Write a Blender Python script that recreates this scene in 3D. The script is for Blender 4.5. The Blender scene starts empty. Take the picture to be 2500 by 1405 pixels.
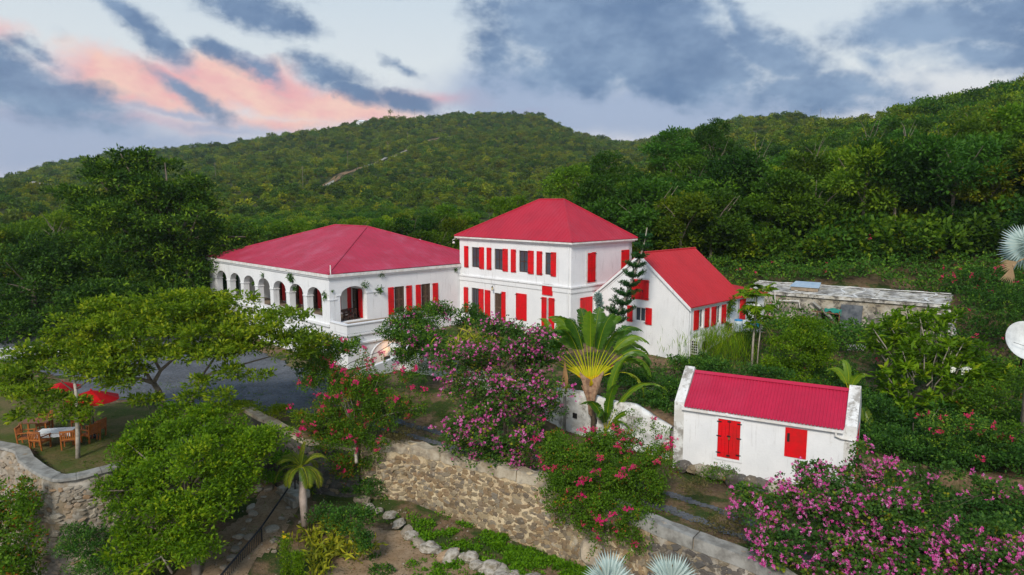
import bpy, math, random
import numpy as np
from mathutils import Vector, Matrix
scene = bpy.context.scene
col = scene.collection
R = math.radians

# ---------------------------------------------------------------- camera
CAM_H = 10.8
PITCH = R(7.2)
cam_d = bpy.data.cameras.new("camera")
cam = bpy.data.objects.new("camera", cam_d)
col.objects.link(cam)
cam.location = (0, 0, CAM_H)
cam.rotation_euler = (math.pi / 2 - PITCH, 0, 0)
cam_d.sensor_width = 36.0
cam_d.lens = 36.0 * 1680 / 2500
cam_d.clip_start = 0.2
cam_d.clip_end = 6000
scene.camera = cam

# ---------------------------------------------------------------- sun, exposure
SUN_AZ = R(18)      # direction the light travels towards (0 = away from the camera, + = right)
SUN_EL = R(38)
sd = bpy.data.lights.new("sun", 'SUN')
sd.energy = 2.9
sd.angle = R(15)
sd.color = (1.0, 0.93, 0.83)
sun = bpy.data.objects.new("sun", sd)
col.objects.link(sun)
tv = Vector((math.sin(SUN_AZ) * math.cos(SUN_EL), math.cos(SUN_AZ) * math.cos(SUN_EL), -math.sin(SUN_EL)))
sun.rotation_euler = tv.to_track_quat('-Z', 'Y').to_euler()
vs = scene.view_settings
vs.view_transform = 'Standard'
vs.look = 'None'
vs.exposure = 0.12
vs.gamma = 1.0
vs.use_curve_mapping = False
scene.cycles.max_bounces = 6
scene.cycles.diffuse_bounces = 3
scene.cycles.transparent_max_bounces = 6

# ---------------------------------------------------------------- node helper
class NT:
    def __init__(s, tree):
        s.t = tree; s.n = tree.nodes; s.l = tree.links
    def new(s, kind, **kw):
        nd = s.n.new(kind)
        for k, v in kw.items():
            setattr(nd, k, v)
        return nd
    def link(s, a, b): s.l.new(a, b)
    def put(s, sock, v):
        if hasattr(v, 'is_output') or hasattr(v, 'links'): s.l.new(v, sock)
        else: sock.default_value = v
    def math(s, op, a, b=None, c=None, clamp=False):
        nd = s.new('ShaderNodeMath', operation=op, use_clamp=clamp)
        s.put(nd.inputs[0], a)
        if b is not None: s.put(nd.inputs[1], b)
        if c is not None: s.put(nd.inputs[2], c)
        return nd.outputs[0]
    def mix(s, f, a, b, blend='MIX'):
        nd = s.new('ShaderNodeMixRGB', blend_type=blend)
        s.put(nd.inputs[0], f)
        s.put(nd.inputs[1], a if not isinstance(a, tuple) else (*a[:3], 1))
        s.put(nd.inputs[2], b if not isinstance(b, tuple) else (*b[:3], 1))
        return nd.outputs[0]
    def ramp(s, f, stops, interp='LINEAR'):
        nd = s.new('ShaderNodeValToRGB')
        cr = nd.color_ramp; cr.interpolation = interp
        while len(cr.elements) < len(stops): cr.elements.new(0.5)
        for e, (p, c) in zip(cr.elements, stops):
            e.position = p
            e.color = (*c[:3], 1) if isinstance(c, tuple) else (c, c, c, 1)
        s.put(nd.inputs[0], f)
        return nd.outputs[0]
    def noise(s, vec, scale, detail=4, rough=0.55, dist=0.0):
        nd = s.new('ShaderNodeTexNoise')
        nd.inputs['Scale'].default_value = scale
        nd.inputs['Detail'].default_value = detail
        nd.inputs['Roughness'].default_value = rough
        nd.inputs['Distortion'].default_value = dist
        if vec is not None: s.l.new(vec, nd.inputs['Vector'])
        return nd.outputs
    def remap(s, v, a, b, c=0.0, d=1.0):
        nd = s.new('ShaderNodeMapRange')
        nd.interpolation_type = 'SMOOTHSTEP'
        s.put(nd.inputs[0], v)
        for i, x in enumerate((a, b, c, d)): nd.inputs[i + 1].default_value = x
        return nd.outputs[0]
def srgb(r, g, b):
    f = lambda c: (c / 255 / 12.92) if c / 255 <= .04045 else ((c / 255 + .055) / 1.055) ** 2.4
    return (f(r), f(g), f(b))

# ---------------------------------------------------------------- world: dusk sky with clouds
world = bpy.data.worlds.new("World")
scene.world = world
world.use_nodes = True
w = NT(world.node_tree)
w.n.clear()
wo = w.new('ShaderNodeOutputWorld')
tc = w.new('ShaderNodeTexCoord')
sep = w.new('ShaderNodeSeparateXYZ'); w.link(tc.outputs['Generated'], sep.inputs[0])
az = w.math('ARCTAN2', sep.outputs[0], sep.outputs[1])
el = w.math('ARCSINE', sep.outputs[2])
comb = w.new('ShaderNodeCombineXYZ'); w.link(az, comb.inputs[0]); w.link(el, comb.inputs[1])
# wisps: direction warped by noise
n1 = w.noise(tc.outputs['Generated'], 7.0, 6, 0.62)
sub = w.new('ShaderNodeVectorMath', operation='SUBTRACT'); w.link(n1[1], sub.inputs[0]); sub.inputs[1].default_value = (.5, .5, .5)
scl = w.new('ShaderNodeVectorMath', operation='SCALE'); w.link(sub.outputs[0], scl.inputs[0]); scl.inputs[3].default_value = 0.07
add = w.new('ShaderNodeVectorMath', operation='ADD'); w.link(comb.outputs[0], add.inputs[0]); w.link(scl.outputs[0], add.inputs[1])
AE = add.outputs[0]
stretch = w.new('ShaderNodeMapping'); w.link(comb.outputs[0], stretch.inputs[0])
stretch.inputs['Rotation'].default_value = (0, 0, R(18)); stretch.inputs['Scale'].default_value = (1.0, 1.6, 1)
nf = w.noise(stretch.outputs[0], 11.0, 9, 0.62)[0]      # fine puffs
nb = w.noise(stretch.outputs[0], 3.2, 3, 0.5)[0]       # broad
def blob(cx, cy, rx, ry, rot, amp):
    x = math.atan((cx - 1250) / 1680); y = math.atan((490 - cy) / 1680 * math.cos(x))
    mp = w.new('ShaderNodeMapping', vector_type='TEXTURE'); w.link(AE, mp.inputs[0])
    mp.inputs['Location'].default_value = (x, y, 0); mp.inputs['Rotation'].default_value = (0, 0, R(-rot))
    mp.inputs['Scale'].default_value = (rx / 1680, ry / 1680, 1)
    ln = w.new('ShaderNodeVectorMath', operation='LENGTH'); w.link(mp.outputs[0], ln.inputs[0])
    e = w.math('SUBTRACT', 1.0, ln.outputs['Value'])
    return w.math('MULTIPLY', w.math('MAXIMUM', e, -1.0), amp)
def vmax(lst):
    o = lst[0]
    for q in lst[1:]: o = w.math('MAXIMUM', o, q)
    return o
DARK = [(60, 200, 270, 62, 22, 1.25), (10, 165, 160, 40, 20, 1), (200, 250, 130, 34, 12, 1), (345, 45, 80, 30, 35, 1.1), (420, 110, 85, 34, 48, 1.1), (620, 45, 110, 50, 18, 1.25), (690, 75, 110, 32, 10, 1.1), (930, -12, 330, 30, 2, 1.2),
        (560, 130, 55, 20, 25, .8), (650, 180, 75, 24, 30, .95), (820, 190, 100, 38, 8, 1.1), (880, 225, 90, 26, 15, 1.05), (1000, 250, 90, 22, 12, .85), (470, 225, 95, 22, 35, .9), (510, 262, 60, 18, 25, .8), (130, 150, 90, 14, 25, .6),
        (1480, 90, 320, 140, 12, 2.1), (1330, 60, 170, 90, 10, 1.5), (1620, 170, 320, 95, 14, 2.0), (1400, 190, 200, 50, 8, 1.1), (1850, 150, 150, 60, 25, 1.1), (1780, 70, 75, 30, 55, .8), (1950, 230, 220, 48, 12, 1.15), (2080, 225, 110, 30, 10, .9),
        (2250, 95, 200, 55, 10, 1.15), (2350, 160, 150, 40, 8, .9), (2180, 70, 60, 24, 10, .8), (2480, 30, 160, 50, 0, .9), (1200, 40, 60, 60, 0, .6), (1215, 150, 60, 60, 0, .7), (985, 170, 50, 12, 25, .6), (2120, 165, 45, 24, 40, .6)]
STRAT = [(60, 335, 520, 95, 4, 1.4), (300, 375, 620, 55, -4, 1.2), (560, 320, 240, 22, 0, .7), (1320, 260, 300, 100, 4, 1.7), (1650, 285, 400, 80, 4, 1.7), (1880, 262, 300, 40, 4, 1), (470, 290, 150, 14, 4, .7)]
PINK = [(400, 210, 220, 60, 6, 1.6), (620, 215, 230, 60, 8, 1.6), (800, 260, 260, 42, 8, 1.2), (265, 165, 42, 26, 0, 1.1), (360, 235, 200, 46, 6, 1.1), (1060, 250, 150, 22, 2, .8), (0, 90, 60, 22, 0, .7), (300, 300, 250, 20, 2, .6), (700, 300, 160, 20, 0, .8), (1290, 275, 60, 12, 0, .6)]
pd_ = w.math('ADD', vmax([blob(*b) for b in DARK]), w.math('MULTIPLY_ADD', nf, 2.6, -1.25))
gen = w.math('SUBTRACT', w.math('MULTIPLY', nb, 2.2), 1.28)   # the same kind of cloud goes on outside the picture
side = w.math('MULTIPLY', w.remap(w.math('ABSOLUTE', az), .68, 1.0), w.remap(el, 0.0, .08))
high = w.remap(el, .36, .6)
out_m = w.math('MAXIMUM', side, high)
pd_ = w.math('MAXIMUM', pd_, w.math('ADD', w.math('MULTIPLY_ADD', nf, 1.2, -.6), w.math('ADD', gen, w.math('MULTIPLY_ADD', out_m, 1.0, -1.0))))
mdark = w.remap(pd_, -.32, .75)
mstr = w.remap(w.math('ADD', vmax([blob(*b) for b in STRAT]), w.math('MULTIPLY_ADD', nf, .9, -.45)), -.35, .9)
mpink = w.remap(w.math('ADD', vmax([blob(*b) for b in PINK]), w.math('MULTIPLY_ADD', nf, 1.6, -.8)), -.35, .75)
base = w.ramp(w.math('MULTIPLY', el, 1.6), [(0.0, srgb(200, 202, 218)), (.10, srgb(228, 220, 222)), (.28, srgb(222, 228, 230)), (.5, srgb(200, 216, 228)), (1.0, srgb(150, 180, 214))])
c = w.mix(w.math('MULTIPLY', mpink, .88), base, w.mix(w.remap(nf, .3, .7), srgb(238, 158, 162), srgb(255, 208, 184)))
c = w.mix(w.math('MULTIPLY', mstr, .85), c, w.mix(nb, srgb(128, 150, 188), srgb(162, 178, 206)))
dk = w.mix(w.remap(w.math('ADD', w.math('MULTIPLY', nb, .55), w.math('MULTIPLY', nf, .45)), .38, .62), srgb(136, 160, 190), srgb(82, 112, 152))
c = w.mix(w.math('MULTIPLY', mdark, .95), c, dk)
bg2 = w.new('ShaderNodeBackground'); w.put(bg2.inputs[0], c); bg2.inputs[1].default_value = 1.0
sky = w.new('ShaderNodeTexSky'); sky.sky_type = 'NISHITA'; sky.sun_disc = False
sky.sun_elevation = SUN_EL; sky.sun_rotation = SUN_AZ + math.pi
bg1 = w.new('ShaderNodeBackground'); w.link(sky.outputs[0], bg1.inputs[0]); bg1.inputs[1].default_value = 0.08
ms = w.new('ShaderNodeMixShader'); ms.inputs[0].default_value = 0.88
w.link(bg1.outputs[0], ms.inputs[1]); w.link(bg2.outputs[0], ms.inputs[2]); w.link(ms.outputs[0], wo.inputs[0])

# ---------------------------------------------------------------- placing helpers
cth, sth = math.cos(PITCH), math.sin(PITCH)
def ray(x, y):
    u = (x - 1250) / 1680; v = (702.5 - y) / 1680
    return np.array([u, cth + v * sth, -sth + v * cth])
def onz(x, y, z):
    r = ray(x, y); return Vector(r * ((z - CAM_H) / r[2]) + np.array([0, 0, CAM_H]))
def ond(x, y, d):
    r = ray(x, y); return Vector(r * (d / r[1]) + np.array([0, 0, CAM_H]))
AN = R(44.6)
Av = Vector((-math.sin(AN), math.cos(AN), 0)); Bv = Vector((math.cos(AN), math.sin(AN), 0)); K0 = Vector((-14.49, 54.12, 0))
def G(a, b, z=0.0): return K0 + Av * a + Bv * b + Vector((0, 0, z))

# ---------------------------------------------------------------- materials
MATS = {}
def mat(name, color, rough=0.7, var=0.0, vscale=3.0, spec=0.3, bump=0.0, bscale=20.0, color2=None, metallic=0.0, extra=None):
    if name in MATS: return MATS[name]
    m = bpy.data.materials.new(name); m.use_nodes = True
    t = NT(m.node_tree); b = t.n['Principled BSDF']
    tcn = t.new('ShaderNodeTexCoord'); V = tcn.outputs['Object']
    cc = (*color, 1)
    if color2 is not None or var > 0:
        n = t.noise(V, vscale, 5, .6)[0]
        c2 = color2 if color2 is not None else tuple(max(0, x * (1 - var)) for x in color)
        cc = t.mix(t.remap(n, .35, .68), tuple(color), tuple(c2))
    if extra: cc = extra(t, V, cc)
    t.put(b.inputs['Base Color'], cc)
    b.inputs['Roughness'].default_value = rough
    b.inputs['Specular IOR Level'].default_value = spec
    b.inputs['Metallic'].default_value = metallic
    if bump > 0:
        bn = t.new('ShaderNodeBump'); bn.inputs['Strength'].default_value = bump; bn.inputs['Distance'].default_value = .05
        t.link(t.noise(V, bscale, 6, .65)[0], bn.inputs['Height']); t.link(bn.outputs[0], b.inputs['Normal'])
    MATS[name] = m
    return m
def plaster_extra(t, V, cc):
    mp = t.new('ShaderNodeMapping'); t.link(V, mp.inputs[0]); mp.inputs['Scale'].default_value = (2.2, 2.2, .22)
    streak = t.remap(t.noise(mp.outputs[0], 1.9, 8, .72)[0], .54, .76)
    c1 = t.mix(t.math('MULTIPLY', streak, .5), cc, srgb(140, 134, 124))
    spots = t.remap(t.noise(V, 2.4, 8, .75)[0], .63, .72)
    return t.mix(t.math('MULTIPLY', spots, .4), c1, srgb(170, 160, 135))
M_white = mat('white_plaster', (.80, .80, .80), .85, color2=(.74, .745, .75), vscale=.7, bump=.25, bscale=9, extra=plaster_extra)
M_trim = mat('white_trim', (.76, .75, .73), .8, color2=(.62, .58, .52), vscale=2.5, bump=.2, bscale=14)
def rough_white(t, V, cc):
    s1 = t.remap(t.noise(V, 1.1, 9, .72)[0], .50, .62)
    c1 = t.mix(t.math('MULTIPLY', s1, .75), cc, srgb(120, 112, 100))
    s2 = t.remap(t.noise(V, 5.0, 6, .7)[0], .60, .70)
    return t.mix(t.math('MULTIPLY', s2, .7), c1, srgb(70, 66, 60))
M_oldwhite = mat('old_white_plaster', (.74, .74, .72), .9, color2=(.60, .58, .54), vscale=1.5, bump=.7, bscale=5, extra=rough_white)
def ruin_extra(t, V, cc):
    s1 = t.remap(t.noise(V, .7, 9, .75)[0], .45, .60)
    c1 = t.mix(t.math('MULTIPLY', s1, .7), cc, srgb(84, 82, 82))
    s2 = t.remap(t.noise(V, 2.2, 8, .7)[0], .52, .62)
    return t.mix(t.math('MULTIPLY', s2, .7), c1, srgb(58, 56, 58))
M_ruin = mat('weathered_concrete', (.66, .64, .60), .9, color2=(.42, .38, .30), vscale=1.1, bump=.6, bscale=6, extra=ruin_extra)
M_ruinw = mat('weathered_rubble_wall', (.50, .46, .38), .9, color2=(.33, .28, .20), vscale=1.3, bump=.8, bscale=5, extra=ruin_extra)
def mk_roof(name, c1, c2, c3, fade, rib=0.0, ribdir=(1, 0, 0)):
    def ex(t, V, cc):
        f = t.remap(t.noise(V, .35, 6, .7)[0], .45, .75)
        mp = t.new('ShaderNodeMapping'); t.link(V, mp.inputs[0]); mp.inputs['Scale'].default_value = (1.3, 1.3, .35)
        cc = t.mix(t.math('MULTIPLY', t.remap(t.noise(mp.outputs[0], 2.6, 7, .7)[0], .48, .72), .32), cc, tuple(x * .62 for x in c1))
        rs = t.remap(t.noise(V, 1.7, 9, .78)[0], .64, .74)
        cc = t.mix(t.math('MULTIPLY', rs, .45), cc, (.30, .10, .06))
        a = t.mix(t.math('MULTIPLY', f, fade), cc, c3)
        g = t.noise(V, 14, 3, .6)[0]
        return t.mix(t.math('MULTIPLY', t.remap(g, .3, .8), .35), a, tuple(x * .7 for x in c1))
    return mat(name, c1, .55, color2=c2, vscale=.5, spec=.35, bump=.12, bscale=30, extra=ex)
M_roofA = mk_roof('red_painted_roof_faded', (.46, .026, .064), (.39, .022, .050), (.52, .14, .21), .5)
M_roofT = mk_roof('red_painted_roof', (.46, .016, .036), (.39, .014, .032), (.46, .06, .09), .3)
M_roofC = mk_roof('red_painted_roof_bright', (.52, .017, .022), (.46, .015, .02), (.56, .05, .07), .2)
M_shut = mat('red_paint', (.70, .004, .010), .5, color2=(.52, .012, .012), vscale=1.6, spec=.25)
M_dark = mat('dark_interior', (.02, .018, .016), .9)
M_iron = mat('black_iron', (.012, .012, .014), .5, spec=.4)
M_wood = mat('brown_louvre_wood', (.09, .05, .03), .7, color2=(.14, .09, .06), vscale=6)
M_frame = mat('dark_brown_frame', (.075, .035, .022), .6)
M_glass = mat('window_glass', (.05, .06, .075), .12, spec=.6)
M_teak = mat('orange_teak', (.40, .13, .025), .55, color2=(.28, .08, .016), vscale=6, spec=.35)
M_teakd = mat('weathered_teak', (.22, .10, .05), .65, color2=(.15, .07, .035), vscale=6)
M_cloth = mat('white_cloth', (.78, .79, .80), .85)
M_umb = mat('red_canvas', (.75, .006, .012), .8, color2=(.66, .005, .010), vscale=1.5)
M_bark = mat('grey_bark', (.24, .20, .15), .9, color2=(.14, .11, .08), vscale=4, bump=.6, bscale=12)
M_barkp = mat('pale_bark', (.42, .37, .30), .9, color2=(.27, .23, .18), vscale=5, bump=.4, bscale=10)
M_barkd = mat('dark_bark', (.10, .075, .05), .9, color2=(.06, .045, .03), vscale=5, bump=.5, bscale=10)
M_blue = mat('blue_plastic', (.03, .25, .55), .45)
M_barrel = mat('translucent_white_plastic', (.55, .62, .64), .5)
M_stonecol = None
M_floor = mat('gallery_floor', (.30, .24, .18), .7, color2=(.22, .17, .12), vscale=1.5)

def stone_mat(name, stops, moss=0.0):
    m = bpy.data.materials.new(name); m.use_nodes = True
    t = NT(m.node_tree); b = t.n['Principled BSDF']
    oi = t.new('ShaderNodeObjectInfo'); tcn = t.new('ShaderNodeTexCoord')
    at = t.new('ShaderNodeAttribute'); at.attribute_name = 'tint'
    rnd = t.math('FRACT', t.math('ADD', oi.outputs['Random'], at.outputs['Fac']))
    cc = t.ramp(rnd, stops)
    n = t.noise(tcn.outputs['Object'], 6, 6, .65)[0]
    cc = t.mix(t.math('MULTIPLY', t.remap(n, .4, .7), .5), cc, (.08, .07, .055))
    n2 = t.noise(tcn.outputs['Object'], 2.5, 5, .6)[0]
    cc = t.mix(t.math('MULTIPLY', t.remap(n2, .55, .7), .5), cc, (.5, .45, .36))
    t.put(b.inputs['Base Color'], cc); b.inputs['Roughness'].default_value = .9
    bn = t.new('ShaderNodeBump'); bn.inputs['Strength'].default_value = .6; bn.inputs['Distance'].default_value = .03
    t.link(t.noise(tcn.outputs['Object'], 16, 5, .6)[0], bn.inputs['Height']); t.link(bn.outputs[0], b.inputs['Normal'])
    return m
M_stone = stone_mat('brown_rubble_stone', [(0, (.17, .115, .06)), (.2, (.30, .20, .10)), (.4, (.13, .10, .07)), (.6, (.34, .26, .15)), (.78, (.20, .17, .13)), (.9, (.27, .17, .085)), (1, (.40, .33, .22))])
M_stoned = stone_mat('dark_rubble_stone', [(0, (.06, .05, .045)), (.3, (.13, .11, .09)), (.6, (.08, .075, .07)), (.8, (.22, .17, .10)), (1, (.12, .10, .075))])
M_stonep = stone_mat('pale_limestone', [(0, (.34, .28, .21)), (.35, (.26, .21, .15)), (.7, (.42, .37, .29)), (.9, (.33, .20, .10)), (1, (.38, .33, .25))])
def mortar_extra(t, V, cc):
    s1 = t.remap(t.noise(V, .9, 7, .7)[0], .46, .62)
    c1 = t.mix(t.math('MULTIPLY', s1, .8), cc, (.24, .17, .09))
    s2 = t.remap(t.noise(V, 4.5, 7, .7)[0], .55, .66)
    return t.mix(t.math('MULTIPLY', s2, .7), c1, (.10, .08, .055))
M_mortar = mat('cream_mortar', (.60, .49, .32), .95, color2=(.46, .35, .21), vscale=2.5, bump=1.0, bscale=7, extra=mortar_extra)
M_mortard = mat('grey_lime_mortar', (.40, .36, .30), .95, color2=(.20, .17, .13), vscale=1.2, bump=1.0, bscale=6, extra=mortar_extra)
M_coping = mat('grey_coping', (.31, .30, .27), .95, color2=(.17, .16, .14), vscale=1.8, bump=.8, bscale=6)
M_cream = mat('stained_cream_render', (.46, .40, .30), .95, color2=(.27, .21, .14), vscale=1.6, bump=.8, bscale=6, extra=rough_white)
M_rockw = mat('whitewashed_rock', (.44, .40, .34), .95, color2=(.20, .17, .12), vscale=2.2, bump=.8, bscale=6)

def leaf_mat(name, stops, trans=.35, rough=.6, oi_amt=.0, spec=.15, gain=(1, 1, 1)):
    """colour varies leaf by leaf (attribute tint) and plant by plant"""
    m = bpy.data.materials.new(name); m.use_nodes = True
    t = NT(m.node_tree); b = t.n['Principled BSDF']; out = t.n['Material Output']
    at = t.new('ShaderNodeAttribute'); at.attribute_name = 'tint'
    f = at.outputs['Fac']
    if oi_amt > 0:
        oi = t.new('ShaderNodeObjectInfo')
        f = t.math('ADD', t.math('MULTIPLY', f, 1 - oi_amt), t.math('MULTIPLY', oi.outputs['Random'], oi_amt))
    cc = t.ramp(f, [(p, (min(.9, c[0] * gain[0]), min(.9, c[1] * gain[1]), min(.9, c[2] * gain[2]))) for p, c in stops])
    if oi_amt > 0:
        r1 = oi.outputs['Random']; r2 = t.math('FRACT', t.math('MULTIPLY', r1, 17.3))
        cc = t.mix(1.0, cc, t.mix(r1, (.62, .90, 1.3), (1.22, 1.06, .7)), 'MULTIPLY')
        cc = t.mix(1.0, cc, t.mix(r2, (.55, .55, .55), (1.25, 1.25, 1.25)), 'MULTIPLY')
    t.put(b.inputs['Base Color'], cc); b.inputs['Roughness'].default_value = rough
    b.inputs['Specular IOR Level'].default_value = spec
    tr = t.new('ShaderNodeBsdfTranslucent')
    t.put(tr.inputs[0], t.mix(1.0, cc, (1.0, 1.15, .5), 'MULTIPLY'))
    mx = t.new('ShaderNodeMixShader'); mx.inputs[0].default_value = trans
    t.link(b.outputs[0], mx.inputs[1]); t.link(tr.outputs[0], mx.inputs[2]); t.link(mx.outputs[0], out.inputs[0])
    return m
L_forest = leaf_mat('forest_leaves', [(0, (.016, .045, .010)), (.35, (.032, .085, .014)), (.65, (.055, .125, .016)), (.88, (.10, .17, .018)), (1, (.17, .19, .03))], .35, oi_amt=.5, gain=(2.3, 1.8, .7))
L_hill = leaf_mat('hill_scrub_leaves', [(0, (.030, .060, .014)), (.35, (.050, .095, .018)), (.65, (.080, .130, .020)), (.88, (.11, .155, .022)), (1, (.14, .16, .03))], .3, oi_amt=.6, gain=(2.15, 1.75, .65))
L_deep = leaf_mat('deep_green_leaves', [(0, (.014, .040, .008)), (.4, (.030, .080, .010)), (.75, (.060, .130, .012)), (1, (.13, .22, .015))], .3, gain=(1.45, 1.35, 1))
L_bright = leaf_mat('bright_green_leaves', [(0, (.05, .13, .006)), (.4, (.10, .23, .008)), (.75, (.16, .31, .010)), (1, (.26, .38, .015))], .4, gain=(1.25,1.05,.75))
L_flamb = leaf_mat('olive_green_leaves', [(0, (.05, .10, .008)), (.4, (.10, .19, .010)), (.75, (.16, .26, .012)), (1, (.27, .34, .018))], .4, gain=(1.25,1.12,.8))
L_dark = leaf_mat('dark_green_leaves', [(0, (.016, .055, .012)), (.5, (.035, .10, .018)), (.85, (.06, .15, .02)), (1, (.12, .20, .02))], .3, gain=(1.5,1.4,.9))
L_boug = leaf_mat('bougainvillea_leaves', [(0, (.035, .075, .008)), (.45, (.065, .14, .010)), (.85, (.11, .20, .012)), (.95, (.20, .16, .02)), (1, (.26, .07, .02))], .35, gain=(1.35,1.35,.9))
L_orchid = leaf_mat('orchid_tree_leaves', [(0, (.03, .08, .02)), (.5, (.06, .14, .025)), (.85, (.12, .20, .02)), (1, (.28, .26, .02))], .35, gain=(1.15,1.15,.9))
L_dry = leaf_mat('dry_scrub_leaves', [(0, (.07, .06, .02)), (.5, (.12, .11, .03)), (1, (.22, .16, .07))], .25)
L_sulf = leaf_mat('yellow_striped_leaves', [(0, (.12, .17, .01)), (.4, (.30, .32, .015)), (.8, (.50, .46, .03)), (1, (.20, .25, .03))], .3)
L_banana = leaf_mat('banana_leaves', [(0, (.035, .11, .008)), (.5, (.09, .20, .010)), (.85, (.17, .28, .014)), (1, (.33, .36, .02))], .4, rough=.4, spec=.4)
L_stalk = leaf_mat('yellow_leaf_stalks', [(0, (.24, .33, .01)), (.4, (.50, .48, .012)), (.75, (.68, .50, .015)), (1, (.75, .30, .015))], .15)
L_silver = leaf_mat('silver_palm_leaves', [(0, (.20, .30, .28)), (.5, (.36, .46, .44)), (1, (.55, .64, .60))], .15)
L_pine = leaf_mat('pine_needles', [(0, (.010, .045, .018)), (.6, (.022, .075, .022)), (1, (.05, .11, .02))], .15, gain=(1.2,1.3,1))
L_palm = leaf_mat('palm_fronds', [(0, (.05, .11, .008)), (.5, (.14, .19, .012)), (1, (.36, .30, .03))], .35)
F_pink = leaf_mat('pink_orchid_petals', [(0, (.52, .012, .22)), (.4, (.66, .06, .34)), (.75, (.72, .22, .50)), (1, (.86, .55, .72))], .35)
F_mag = leaf_mat('magenta_bracts', [(0, (.60, .005, .12)), (.6, (.75, .01, .20)), (1, (.80, .02, .10))], .35)
F_mix = leaf_mat('small_red_bracts', [(0, (.55, .01, .06)), (.5, (.70, .02, .16)), (1, (.62, .10, .05))], .35)
F_white = leaf_mat('white_petals', [(0, (.8, .8, .75)), (1, (.9, .88, .8))], .2)
F_yellow = leaf_mat('yellow_petals', [(0, (.7, .45, .01)), (1, (.8, .6, .02))], .2)
L_vine = leaf_mat('ground_vine_leaves', [(0, (.05, .14, .006)), (.5, (.11, .26, .008)), (1, (.20, .38, .012))], .4)

# ---------------------------------------------------------------- object helpers
def tag(o, label=None, cat=None, group=None, kind=None):
    if label: o['label'] = label
    if cat: o['category'] = cat
    if group: o['group'] = group
    if kind: o['kind'] = kind
    return o
def link(name, me, parent=None):
    o = bpy.data.objects.new(name, me); col.objects.link(o)
    if parent is not None:
        o.parent = parent
        o.matrix_parent_inverse = Matrix.Identity(4)
    return o
def empty(name, loc, rz=0.0, label=None, cat=None, group=None, kind=None):
    o = bpy.data.objects.new(name, None); col.objects.link(o)
    o.empty_display_size = .3
    o.location = loc; o.rotation_euler = (0, 0, rz)
    return tag(o, label, cat, group, kind)
class MB:
    def __init__(s): s.v = []; s.f = []
    def quadbox(s, pts):       # 8 points: bottom 4 ccw, top 4 ccw
        n = len(s.v); s.v += [tuple(p) for p in pts]
        for q in ((3, 2, 1, 0), (4, 5, 6, 7), (0, 1, 5, 4), (1, 2, 6, 5), (2, 3, 7, 6), (3, 0, 4, 7)): s.f.append([n + i for i in q])
        return s
    def box(s, x0, x1, y0, y1, z0, z1):
        return s.quadbox([(x0, y0, z0), (x1, y0, z0), (x1, y1, z0), (x0, y1, z0), (x0, y0, z1), (x1, y0, z1), (x1, y1, z1), (x0, y1, z1)])
    def poly(s, pts):
        n = len(s.v); s.v += [tuple(p) for p in pts]; s.f.append(list(range(n, n + len(pts)))); return s
    def tube(s, path, radii, seg=7, cap=True):
        path = [Vector(p) for p in path]; n0 = len(s.v)
        if not isinstance(radii, (list, tuple)): radii = [radii] * len(path)
        pu = None
        for i, p in enumerate(path):
            t = (path[min(i + 1, len(path) - 1)] - path[max(i - 1, 0)]).normalized()
            if pu is None: pu = t.orthogonal().normalized()
            u = (pu - t * pu.dot(t)); u = u.normalized() if u.length > 1e-5 else t.orthogonal().normalized(); pu = u
            vv = t.cross(u)
            for k in range(seg):
                a = 2 * math.pi * k / seg
                s.v.append(tuple(p + (u * math.cos(a) + vv * math.sin(a)) * radii[i]))
        for i in range(len(path) - 1):
            for k in range(seg):
                a, b = n0 + i * seg + k, n0 + i * seg + (k + 1) % seg
                s.f.append([a, b, b + seg, a + seg])
        if cap:
            s.f.append([n0 + k for k in range(seg)][::-1]); m = n0 + (len(path) - 1) * seg
            s.f.append([m + k for k in range(seg)])
        return s
    def lathe(s, prof, seg=16, c=(0, 0, 0)):
        n0 = len(s.v)
        for r, z in prof:
            for k in range(seg):
                a = 2 * math.pi * k / seg; s.v.append((c[0] + r * math.cos(a), c[1] + r * math.sin(a), c[2] + z))
        for i in range(len(prof) - 1):
            for k in range(seg):
                a, b = n0 + i * seg + k, n0 + i * seg + (k + 1) % seg
                s.f.append([a, b, b + seg, a + seg])
        return s
    def mapped(s, fn):
        s.v = [tuple(fn(*p)) for p in s.v]; return s
    def build(s, name, m, parent=None, smooth=False):
        me = bpy.data.meshes.new(name); me.from_pydata(s.v, [], s.f)
        if m is not None: me.materials.append(m)
        if smooth: me.polygons.foreach_set('use_smooth', [True] * len(me.polygons))
        me.update()
        o = link(name, me, parent)
        return o
def fast_mesh(name, V, Q, m, tint=None, smooth=False):
    """V (n,3), Q (k,4) or (k,3) numpy -> mesh with a per face attribute 'tint'"""
    me = bpy.data.meshes.new(name)
    V = np.ascontiguousarray(V, dtype=np.float32); Q = np.ascontiguousarray(Q, dtype=np.int32)
    k = Q.shape[1]
    me.vertices.add(len(V)); me.vertices.foreach_set('co', V.ravel())
    me.loops.add(Q.size); me.loops.foreach_set('vertex_index', Q.ravel())
    me.polygons.add(len(Q)); me.polygons.foreach_set('loop_start', np.arange(0, Q.size, k, dtype=np.int32))
    me.polygons.foreach_set('loop_total', np.full(len(Q), k, dtype=np.int32))
    if smooth: me.polygons.foreach_set('use_smooth', np.ones(len(Q), dtype=bool))
    me.update(calc_edges=True)
    if tint is not None:
        at = me.attributes.new('tint', 'FLOAT', 'FACE'); at.data.foreach_set('value', np.ascontiguousarray(tint, dtype=np.float32))
    if m is not None: me.materials.append(m)
    return me
def unit(a): return a / np.maximum(np.linalg.norm(a, axis=-1, keepdims=True), 1e-6)
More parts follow.
